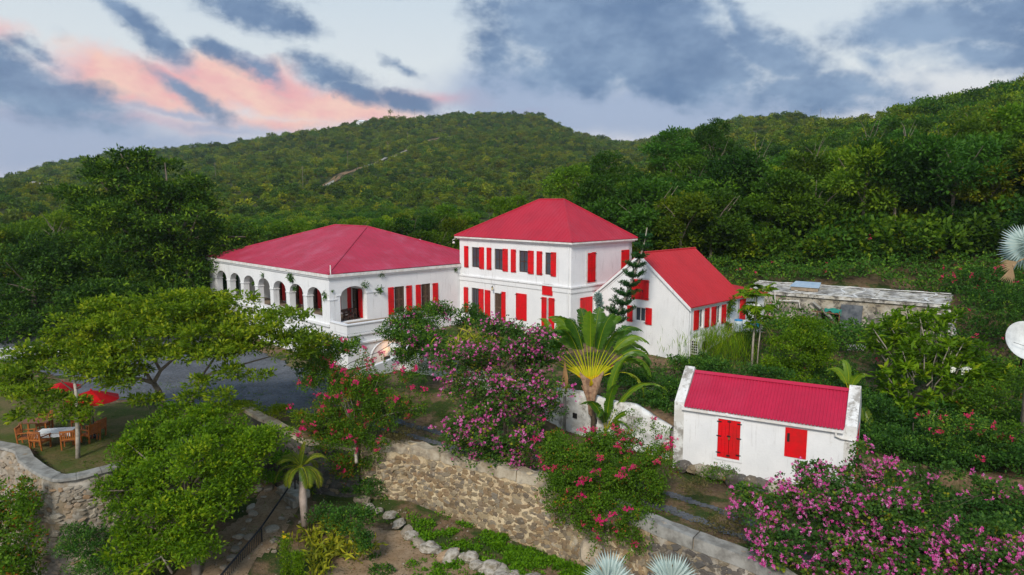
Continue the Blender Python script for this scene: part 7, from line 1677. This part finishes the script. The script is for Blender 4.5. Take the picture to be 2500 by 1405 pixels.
for i, (px, py, rx, ry, m_, lab) in enumerate(((720, 1235, 34, 24, L_bright, 'small bright leafy plant at the foot of the palm trunk'), (765, 1195, 18, 26, L_bright, 'thin leafy shoots climbing beside the palm trunk'), (930, 1240, 26, 15, L_dark, 'first small dark shrub at the left foot of the rubble wall'), (957, 1272, 22, 18, L_dark, 'second small dark shrub below the rubble wall'), (1030, 1290, 32, 22, L_vine, 'dark and bright mounded plant at the left end of the vine carpet'),
                                         (912, 1365, 16, 14, L_dark, 'small round bush on the bare earth bed, lower left'), (1020, 1340, 16, 10, L_dark, 'tiny dark bush above the rock border'), (1008, 1385, 22, 14, L_vine, 'little green tuft at the bottom edge left of the vine carpet'), (930, 1395, 30, 18, L_dark, 'dark bush at the bottom edge in the middle of the bare bed'), (620, 1385, 40, 22, L_vine, 'green weeds at the foot of the iron handrail'), (660, 1340, 40, 26, L_dark, 'dark shrub right behind the handrail balusters'), (675, 1290, 22, 18, L_dark, 'low dark plant on the bank right of the handrail post'), (1110, 1385, 40, 12, L_vine, 'bright green plants hanging over the rock border'), (1405, 1320, 26, 26, L_dark, 'dark plant left of the tan boulder'), (1500, 1345, 22, 22, L_dark, 'dark creeper right of the tan boulder'),
                                         (655, 1165, 40, 16, L_vine, 'green weeds along the iron gate'), (900, 1195, 50, 26, L_dark, 'shaded undergrowth at the left end of the rubble wall'), (690, 1130, 40, 30, L_vine, 'leafy weeds at the dark drive wall'))):
    d = 17.2 * 1680 / (py + ry - 490) * .985 if py > 1200 else 37.3; b = ond(px, py + ry * .8, d)
    plant('small_plant', lab, 'plant', b, [(px, py, d, rx, ry, None)], 640 + i, m_, .13, .07, ncl=60, n=10, cr=.16, tint=.5)
# vine carpet: ground cover below the wall
lv = Leaves(700); r = lv.r; n = 5200; Pc = []
for (x0, y0, sx, sy, k) in ((1080, 1300, 50, 16, 500), (1180, 1325, 70, 14, 900), (1280, 1345, 70, 18, 900), (1350, 1375, 60, 22, 800), (1150, 1395, 60, 12, 500), (1290, 1400, 90, 14, 900), (1220, 1360, 60, 10, 400), (1400, 1395, 50, 16, 500), (1060, 1330, 26, 10, 150)):
    X = r.normal(x0, sx, k); Y = r.normal(y0, sy, k); Pc.append(np.stack([X, Y], 1))
Pc = np.concatenate(Pc); W3 = []
for x, y in Pc:
    if y > 1440: continue
    q = onz(x, y, -6.6)
    if at_rw(0) and q.y < 36.5: W3.append((q.x, q.y))
W3 = np.array(W3); zz = ground_h(W3[:, 0], W3[:, 1]); ins = ~inpoly(W3[:, 0], W3[:, 1], UPPER); W3 = W3[ins]; zz = zz[ins]
cl_ = smooth_noise(W3[:, 0] / .55, W3[:, 1] / .55, 77); k_ = cl_ > -.12; W3 = W3[k_]; zz = zz[k_]; cl_ = cl_[k_]
C = np.stack([W3[:, 0], W3[:, 1], zz + .03 + np.clip(cl_, 0, 1) * .22], 1); lv.cluster(C, .13, 7, .13, .09, np.clip(.45 + cl_ * .25, 0, 1), .22, .6, None, .8)
o = link('vine_carpet', lv.mesh('vine_carpet', L_vine)); tag(o, 'bright green vine carpet creeping below the rubble wall', kind='stuff')
# loose stones and weeds
def scatter_ground(name, label, mesh_fn, polys, n, seed): pass
lv = Leaves(701); r = lv.r; X = r.uniform(-27, 12, 9000); Y = r.uniform(24, 48, 9000); Z = ground_h(X, Y); k = (np.abs(smooth_noise(X / 1.6, Y / 1.6, 31)) > .34); up_ = inpoly(X, Y, UPPER); k &= (r.uniform(0, 1, 9000) < np.where(up_, .55, .5))
road_d = np.zeros(9000, bool)
C = np.stack([X, Y, Z + .03], 1)[k]; lv.cluster(C, .10, 5, .12, .03, .5, .3, .4, None, 1.2); o = link('weeds', lv.mesh('weeds', L_boug)); tag(o, 'scattered low weeds on the lawn edge, track and garden soil', kind='stuff')
lv = Leaves(702); r = lv.r; X = r.uniform(-27, 12, 22000); Y = r.uniform(24, 50, 22000); k = ~inpoly(X, Y, TERR); X, Y = X[k], Y[k]; P = np.stack([X, Y, ground_h(X, Y) + .045], 1)
lv.blades(P, r.normal(size=P.shape) * np.array([1, 1, .15]), .09, .045, r.uniform(0, 1, len(P)), up=2); o = link('leaf_litter', lv.mesh('leaf_litter', L_dry)); tag(o, 'dry fallen leaves scattered over track, lawn and soil', kind='stuff')
r = np.random.RandomState(703); n = 2600; X = r.uniform(-24, 9, n); Y = r.uniform(25, 41, n); k = ~inpoly(X, Y, UPPER) & (smooth_noise(X / 1.1, Y / 1.1, 88) > .05); X, Y = X[k], Y[k]; n = len(X); S = r.uniform(.02, .085, (n, 1)) * np.array([[1, 1, .7]]); O = np.array([[1, 0, 0], [0, 1, 0], [-1, 0, 0], [0, -1, 0], [0, 0, 1], [0, 0, -1]])
C = np.stack([X, Y, ground_h(X, Y) + .02], 1); V_ = (C[:, None, :] + (O[None] + r.normal(size=(n, 6, 3)) * .22) * S[:, None, :]).reshape(-1, 3); T_ = np.array([[0, 1, 4], [1, 2, 4], [2, 3, 4], [3, 0, 4], [1, 0, 5], [2, 1, 5], [3, 2, 5], [0, 3, 5]])
Q_ = (np.arange(n)[:, None, None] * 6 + T_[None]).reshape(-1, 3); o = link('loose_stones', fast_mesh('loose_stones', V_, Q_, M_stonep, np.repeat(r.uniform(0, 1, n), 8))); tag(o, 'small loose stones lying on the garden soil and path', kind='stuff')
# hedge of yellow green shrubs along the drive wall
plant('low_hedge', 'low yellow green hedge on top of the dark drive wall', 'hedge', onz(650, 1000, -2.2), [(630, 1000, 41, 40, 18, .6), (690, 1008, 40, 36, 18, .5), (590, 995, 42, 30, 15, .5), (730, 1020, 39, 25, 16, .5)], 710, L_flamb, .17, .07, ncl=60, n=10, cr=.18, tint=.75)
plant('cycad', 'dark spiky cycad in front of the white garden wall', 'cycad', ond(1025, 960, 46), [(1025, 920, 46, 34, 40, .9, .8)], 711, L_dark, .5, .03, ncl=24, n=14, cr=.4, tint=.4)

# ================================================================ FOREST
def tree_mesh(seed, m, tall, R_, ncl, n, L, W, layers=5, tint=.5):
    lv = Leaves(seed); r = random.Random(seed)
    for i in range(layers):
        k = i / max(1, layers - 1); a = r.uniform(0, 6.28); q = R_ * (.55 if i else 0) * r.uniform(.7, 1.2); z = tall * (.42 + .44 * r.random()); s = R_ * r.uniform(.5, .75) * (1.15 if i == 0 else .8)
        lv.lobe((math.cos(a) * q, math.sin(a) * q, z), (s, s, s * r.uniform(.5, .75)), int(ncl / layers), n, R_ * .16, L, W, tint + r.uniform(-.12, .12), .22, .45, .6, .6)
    return lv.mesh('crown', m)
def trunk_mesh(seed, tall, R_, m):
    r = random.Random(seed); mb = MB(); top = Vector((r.uniform(-.3, .3), r.uniform(-.3, .3), tall * .6)); mb.tube([(0, 0, -1), (top.x * .3, top.y * .3, tall * .3), top], [.17, .13, .08], 6)
    for i in range(7):
        a = r.uniform(0, 6.28); e = Vector((math.cos(a) * R_ * .7, math.sin(a) * R_ * .7, tall * r.uniform(.6, .88))); s = Vector((0, 0, tall * .3)).lerp(top, r.uniform(.2, 1)); mb.tube([s, s.lerp(e, .5) + Vector((0, 0, .25)), e], [.06, .04, .015], 4, False)
    me = bpy.data.meshes.new('trunk'); me.from_pydata(mb.v, [], mb.f); me.materials.append(m); return me
TYPES = []
for i, (tall, R_, ncl, n, L, W, tm) in enumerate(((8, 3.1, 520, 16, .36, .17, M_bark), (9.5, 2.8, 480, 16, .38, .16, M_bark), (7, 3.5, 560, 15, .34, .18, M_barkd), (9, 3.2, 330, 15, .38, .16, M_bark), (6.5, 2.8, 440, 16, .32, .15, M_barkd), (8.5, 2.5, 460, 15, .34, .15, M_bark))):
    TYPES.append((tree_mesh(800 + i, L_forest, tall, R_, ncl, n, L, W, 8, (.42, .6, .35, .7, .5, .58)[i]), trunk_mesh(800 + i, tall, R_, tm)))
rng = np.random.RandomState(42)
cand = []
tries = 0
FX = lambda th: 1250 + 1680 * math.tan(th)
ANCH = [(-100, 'at the far left edge'), (180, 'behind the tall dark tree'), (450, 'left of the arcaded roof'), (620, 'above the left end of the arcaded roof'), (760, 'left of the arcaded roof ridge'), (880, 'above the arcaded roof ridge'), (1000, 'above the right slope of the arcaded roof'), (1110, 'between the two red roofs'), (1230, 'above the left hip of the tall roof'), (1350, 'above the tall roof ridge'), (1480, 'above the right hip of the tall roof'), (1590, 'behind the norfolk pine'), (1700, 'above the cottage ridge'), (1810, 'above the papaya tree'), (1930, 'above the blue roof sheet'), (2050, 'above the leaning dark panel'), (2170, 'above the middle of the ruin roof'), (2300, 'above the right end of the ruin'), (2420, 'left of the silver fan palm'), (2560, 'behind the silver fan palm')]
def region(px, r):
    return min(ANCH, key=lambda a: abs(a[0] - px))[1]
def tier(r): return 'front row' if r < 90 else ('second row' if r < 103 else ('third row' if r < 120 else 'top row'))
looks = ['full crowned', 'tall upright', 'low spreading', 'open crowned', 'small round', 'narrow leafy']
placed = []
while len(cand) < 292 and tries < 20000:
    tries += 1
    th = rng.uniform(-.68, .68); px = FX(th)
    rmin = 74 if px > 1500 else (84 if px > 620 else 92)
    if 1740 < px < 2450: rmin = 81
    r = rmin * (1 + rng.uniform(0, 1) ** 1.15 * (.95 if px > 1400 else .75))
    x, y = r * math.sin(th), r * math.cos(th)
    if any((x - a) ** 2 + (y - b) ** 2 < (3.0 if r < 110 else 4.2) ** 2 for a, b in placed): continue
    placed.append((x, y)); cand.append((r, x, y, px))
cand.sort()
first = {}
for r, x, y, px in cand:
    reg = region(px, r); 
    for _k in range(14):
        i = rng.randint(0, 6)
        if px > 2000 and i == 4: i = 1
        if (i, reg, tier(r)) not in first: break
    first[(i, reg, tier(r))] = 1
    t = bpy.data.objects.new('forest_tree', None); col.objects.link(t); t.empty_display_size = .3
    t.location = (x, y, gz(x, y) - .1); s = rng.uniform(.75, 1.15); s *= .82 if px < 1400 else 1.3; t.scale = (s, s, s * rng.uniform(.85, 1.15)); t.rotation_euler = (0, 0, rng.uniform(0, 6.28))
    tag(t, looks[i] + ' tree in the ' + tier(r) + ' ' + reg, 'tree', 'forest trees ' + reg)
    for nm, me in (('crown', TYPES[i][0]), ('trunk', TYPES[i][1])):
        o = bpy.data.objects.new(nm, me); col.objects.link(o); o.parent = t
# the far wood on the hills: one mass, instanced
def low_tree(seed, R_, n, L, m=L_hill):
    lv = Leaves(seed)
    for i in range(3): a = lv.r.uniform(0, 6.28); lv.lobe((math.cos(a) * R_ * .4, math.sin(a) * R_ * .4, R_ * lv.r.uniform(.7, 1.1)), (R_ * .8, R_ * .8, R_ * .62), n // 3, 6, R_ * .2, L, L * .6, .45, .25, .55, .3, .7)
    me = lv.mesh('hill_scrub', m)
    return bpy.data.objects.new('hill_scrub_source', me)
SRC_N = [low_tree(900 + i, 2.6, 150, .5, L_forest) for i in range(4)]
SRC_F = [low_tree(910 + i, 2.9, 54, 1.0) for i in range(5)]
def scatter(name, P, S, srcs, label):
    me = bpy.data.meshes.new(name); me.vertices.add(len(P)); me.vertices.foreach_set('co', np.ascontiguousarray(P, dtype=np.float32).ravel())
    a = me.attributes.new('size', 'FLOAT', 'POINT'); a.data.foreach_set('value', S.astype(np.float32))
    a = me.attributes.new('turn', 'FLOAT', 'POINT'); a.data.foreach_set('value', rng.uniform(0, 6.28, len(P)).astype(np.float32))
    a = me.attributes.new('pick', 'INT', 'POINT'); a.data.foreach_set('value', rng.randint(0, len(srcs), len(P)).astype(np.int32))
    o = bpy.data.objects.new(name, me); col.objects.link(o); tag(o, label, kind='stuff')
    ng = bpy.data.node_groups.new(name, 'GeometryNodeTree'); ng.interface.new_socket('Geometry', in_out='INPUT', socket_type='NodeSocketGeometry'); ng.interface.new_socket('Geometry', in_out='OUTPUT', socket_type='NodeSocketGeometry')
    N = ng.nodes; Lk = ng.links; gi = N.new('NodeGroupInput'); go = N.new('NodeGroupOutput')
    def attr(nm, dt): q = N.new('GeometryNodeInputNamedAttribute'); q.data_type = dt; q.inputs[0].default_value = nm; return [s for s in q.outputs if s.enabled][0]
    m2p = N.new('GeometryNodeMeshToPoints'); Lk.new(gi.outputs[0], m2p.inputs[0])
    j = N.new('GeometryNodeGeometryToInstance')
    for s_ in reversed(srcs):
        oi = N.new('GeometryNodeObjectInfo'); oi.inputs['Object'].default_value = s_; oi.inputs['As Instance'].default_value = True; oi.transform_space = 'ORIGINAL'
        Lk.new(oi.outputs['Geometry'], j.inputs[0])
    N.remove(j); j = N.new('GeometryNodeJoinGeometry')
    for s_ in reversed(srcs):
        oi = N.new('GeometryNodeObjectInfo'); oi.inputs['Object'].default_value = s_; oi.inputs['As Instance'].default_value = True; oi.transform_space = 'ORIGINAL'
        Lk.new(oi.outputs['Geometry'], j.inputs[0])
    iop = N.new('GeometryNodeInstanceOnPoints'); Lk.new(m2p.outputs[0], iop.inputs['Points']); Lk.new(j.outputs[0], iop.inputs['Instance']); iop.inputs['Pick Instance'].default_value = True
    Lk.new(attr('pick', 'INT'), iop.inputs['Instance Index'])
    cx = N.new('ShaderNodeCombineXYZ'); Lk.new(attr('turn', 'FLOAT'), cx.inputs[2]); Lk.new(cx.outputs[0], iop.inputs['Rotation'])
    Lk.new(attr('size', 'FLOAT'), iop.inputs['Scale']); Lk.new(iop.outputs[0], go.inputs[0])
    md = o.modifiers.new('scatter', 'NODES'); md.node_group = ng
    return o
def field(r0, r1, n, sp):
    rr = np.sqrt(rng.uniform(r0 ** 2, r1 ** 2, n)); th = rng.uniform(-.78, .78, n); return rr * np.sin(th), rr * np.cos(th), rr, th
# road cut and clearings stay open
def cut_mask(px, r):
    """distance in metres from the hill road line on the left hill"""
    m = np.ones(len(px), bool)
    rc = np.interp(px, [560, 760, 870, 985, 1080, 1120], [350, 392, 470, 590, 700, 730]); m &= ~((px > 560) & (px < 1110) & (r > rc - 27) & (r < rc + 13))
    m &= ~((px > 10) & (px < 150) & (r > 380) & (r < 452))
    return m
X, Y, rr, th = field(118, 262, 11000, 0); px = 1250 + 1680 * np.tan(th); Z = ground_h(X, Y); k = smooth_noise(X / 18, Y / 18, 61) > -.95; k &= ~((px > 900) & (px < 1230) & (rr > 190) & (smooth_noise(X / 30, Y / 30, 4) > .0))
scatter('hillside_wood', np.stack([X, Y, Z - .4], 1)[k], ((rng.uniform(.45, 1.0, len(X)) + (rng.uniform(0, 1, len(X)) > .9) * .4) * np.where(px > 1500, 1.15, .72))[k], SRC_N, 'dense wood on the nearer hillsides')
X, Y, rr, th = field(250, 1050, 105000, 0); px = 1250 + 1680 * np.tan(th); Z = ground_h(X, Y) + .45; k = cut_mask(px, rr) & (smooth_noise(X / 60, Y / 60, 71) > -.75) & (rng.uniform(0, 1, len(X)) < np.clip(1.25 - rr / 1400, .5, 1))
scatter('far_hill_wood', np.stack([X, Y, Z - .8], 1)[k], ((rng.uniform(.45, 1.0, len(X)) ** 1.3 * .62 + (rng.uniform(0, 1, len(X)) > .95) * .55) * np.interp(rr, [250, 1000], [.9, 1.5]))[k], SRC_F, 'dense green scrub covering the far hills')
X, Y, rr, th = field(82, 130, 3000, 0); Z = ground_h(X, Y)
X2, Y2, r2_, t2_ = field(77, 100, 1500, 0); p2_ = 1250 + 1680 * np.tan(t2_); k2_ = (p2_ > 1480) & ((r2_ > 84) | (rng.uniform(0, 1, 1500) < .3)); scatter('forest_edge', np.stack([X2, Y2, ground_h(X2, Y2) - .6], 1)[k2_], rng.uniform(.7, 1.25, len(X2))[k2_], SRC_N, 'bushy edge of the forest above the vine bank')
scatter('undergrowth', np.stack([X, Y, Z - 1.0], 1), rng.uniform(.35, .7, len(X)), SRC_N, 'undergrowth between the nearer forest trees')
# bare earth and road on the hills
def hill_strip(name, pts, w_, m, label, lift=.9):
    V_ = []; F_ = []
    for i, (px_, r) in enumerate(pts):
        t_ = math.atan((px_ - 1250) / 1680)
        for k in (-1, 0, 1): rr_ = r + k * w_; x, y = rr_ * math.sin(t_), rr_ * math.cos(t_); V_.append((x, y, gz(x, y) + lift))
    for i in range(len(pts) - 1):
        for k in (0, 1): a = i * 3 + k; F_.append([a, a + 3, a + 4, a + 1])
    me = bpy.data.meshes.new(name); me.from_pydata(V_, [], F_); me.materials.append(m); o = _link(name, me); return tag(o, label, kind='structure')
M_road = mat('pale_concrete_road', (.30, .28, .23), .9); M_cut = mat('orange_earth', (.24, .14, .07), .95, color2=(.15, .11, .05), vscale=.2)
pts = [(560 + i * 13.7, float(np.interp(560 + i * 13.7, [560, 760, 870, 985, 1080, 1120], [350, 392, 470, 590, 700, 730]))) for i in range(41)]
hill_strip('road_cut', pts, 7, M_cut, 'orange earth cutting of the road across the far hill', .3)
hill_strip('road', [(a, b - 4) for a, b in pts if 750 < a < 830], 4, M_road, 'left visible stretch of pale road on the far hill', .7)
hill_strip('road', [(a, b - 4) for a, b in pts if 880 < a < 1000], 4.5, M_road, 'right visible stretch of pale road on the far hill', .7)
hill_strip('bare_earth', [(5 + i * 12, 430 + 3 * math.sin(i)) for i in range(13)], 20, M_cut, 'bare earth of the building site on the left hill', .8)
def on_hill(px_, r): t_ = math.atan((px_ - 1250) / 1680); x, y = r * math.sin(t_), r * math.cos(t_); return Vector((x, y, gz(x, y)))
def far_house(px_, r, w_, d_, h_, label, roofc):
    p = on_hill(px_, r); t = empty('far_house', p, R(20), label, 'house'); MB().box(-w_ / 2, w_ / 2, -d_ / 2, d_ / 2, -2, h_).build('wall', M_white, t)
    b = MB(); b.quadbox([(-w_ / 2 - .4, -d_ / 2 - .4, h_ + .01), (w_ / 2 + .4, -d_ / 2 - .4, h_ + .01), (w_ / 2 + .4, d_ / 2 + .4, h_ + .01), (-w_ / 2 - .4, d_ / 2 + .4, h_ + .01), (-w_ / 4, -.3, h_ + 2), (w_ / 4, -.3, h_ + 2), (w_ / 4, .3, h_ + 2), (-w_ / 4, .3, h_ + 2)]); b.build('roof', roofc, t)
    for k in (-.28, 0, .28): MB().box(w_ * k - .6, w_ * k + .6, -d_ / 2 - .06, -d_ / 2 - .003, h_ * .3, h_ * .75).build('window', M_dark, t)
far_house(893, 860, 14, 9, 6, 'tiny white house on the ridge of the far hill', M_white); far_house(912, 862, 7, 7, 5, 'smaller white annex on the ridge right of the white house', M_white)
far_house(120, 432, 9, 6, 2.4, 'unfinished low white building on the bare earth at the left', M_coping); far_house(96, 436, 4, 4, 3, 'small grey shell left of the unfinished building', M_coping)
for i, (px_, r, h_) in enumerate(((745, 400, 14), (855, 480, 13), (952, 570, 13), (1080, 715, 14), (1000, 625, 12), (980, 860, 16), (1018, 870, 16), (1986, 560, 12), (535, 470, 12))):
    p = on_hill(px_, r); t = empty('utility_pole', p, 0, ['pale utility pole on the far hill, leftmost above the road', 'utility pole standing at the middle of the hill road', 'utility pole at the upper bend of the hill road', 'utility pole at the top end of the hill road', 'utility pole between the two upper road bends', 'thin mast on the ridge left of the hilltop', 'thin mast on the ridge nearest the hilltop', 'pole on the right hand hilltop', 'pole low on the left hill'][i], 'pole', 'utility poles on the hills')
    MB().tube([(0, 0, 0), (0, 0, h_)], .11, 5).build('shaft', M_bark, t); MB().box(-.8, .8, -.06, .06, h_ - 1.2, h_ - 1.0).build('crossarm', M_bark, t)
# palm on the ridge
p = on_hill(959, 860); t = empty('ridge_palm', p, 0, 'lone palm silhouetted on the ridge of the far hill', 'palm'); MB().tube([(0, 0, 0), (.5, 0, 12)], .25, 5).build('trunk', M_bark, t)
lv = Leaves(950); C = np.array([[.5, 0, 12.]]); lv.cluster(C, 1.2, 60, 3.2, .5, .3, .1, .8, None, .1); link('crown', lv.mesh('crown', L_forest), t)
# bare grey branches in the wood at the right
for i, (px_, py_, d, h_) in enumerate(((1745, 400, 98, 5), (1850, 390, 104, 6), (1700, 440, 92, 4), (2290, 370, 86, 6), (2120, 330, 110, 7), (2360, 440, 80, 5), (1990, 380, 105, 5), (130, 560, 85, 4), (2210, 330, 100, 6))):
    b = ond(px_, py_, d); g_ = gz(b.x, b.y); t = empty('bare_tree', Vector((b.x, b.y, g_)), 0, ['bare grey branched tree', 'forked bare pale tree', 'crooked bare tree'][i % 3] + [' above the cottage roof', ' up the slope, middle right', ' low behind the pine', ' near the right edge, high up', ' on the slope below the right skyline', ' at the right above the vine bank', ' between the two hilltops', ' in the wood at the far left', ' under the right skyline, left one'][i], 'tree', 'bare trees in the wood')
    r = random.Random(i); H_ = b.z - g_; mb = MB(); mb.tube([(0, 0, 0), (.2, 0, H_ * .6), (0, .1, H_)], [.10, .07, .05], 5)
    for k in range(7):
        a = r.uniform(0, 6.28); s0 = Vector((.1, 0, H_ * r.uniform(.7, 1))); e = s0 + Vector((math.cos(a) * h_ * .35, math.sin(a) * h_ * .35, h_ * r.uniform(.3, .8))); mb.tube([s0, s0.lerp(e, .5) + Vector((r.uniform(-.4, .4), 0, .1)), e], [.045, .03, .012], 4, False)
    mb.build('branches', M_bark, t)

zmin = float(GZ.min())
hz = MB().box(-1650, 1650, -60, 1650, zmin - 1.5, max(CAM_H, float(GZ.max()) + 25) + 3).build('haze', None)
hm = bpy.data.materials.new('haze'); hm.use_nodes = True; t = NT(hm.node_tree); t.n.clear()
ho = t.new('ShaderNodeOutputMaterial'); pv = t.new('ShaderNodeVolumePrincipled'); pv.inputs['Color'].default_value = (.80, .88, 1, 1); pv.inputs['Density'].default_value = .00011; pv.inputs['Anisotropy'].default_value = .2
t.link(pv.outputs[0], ho.inputs['Volume']); hz.data.materials.append(hm); tag(hz, 'thin evening haze over the hills', kind='stuff')
scene.cycles.volume_bounces = 0
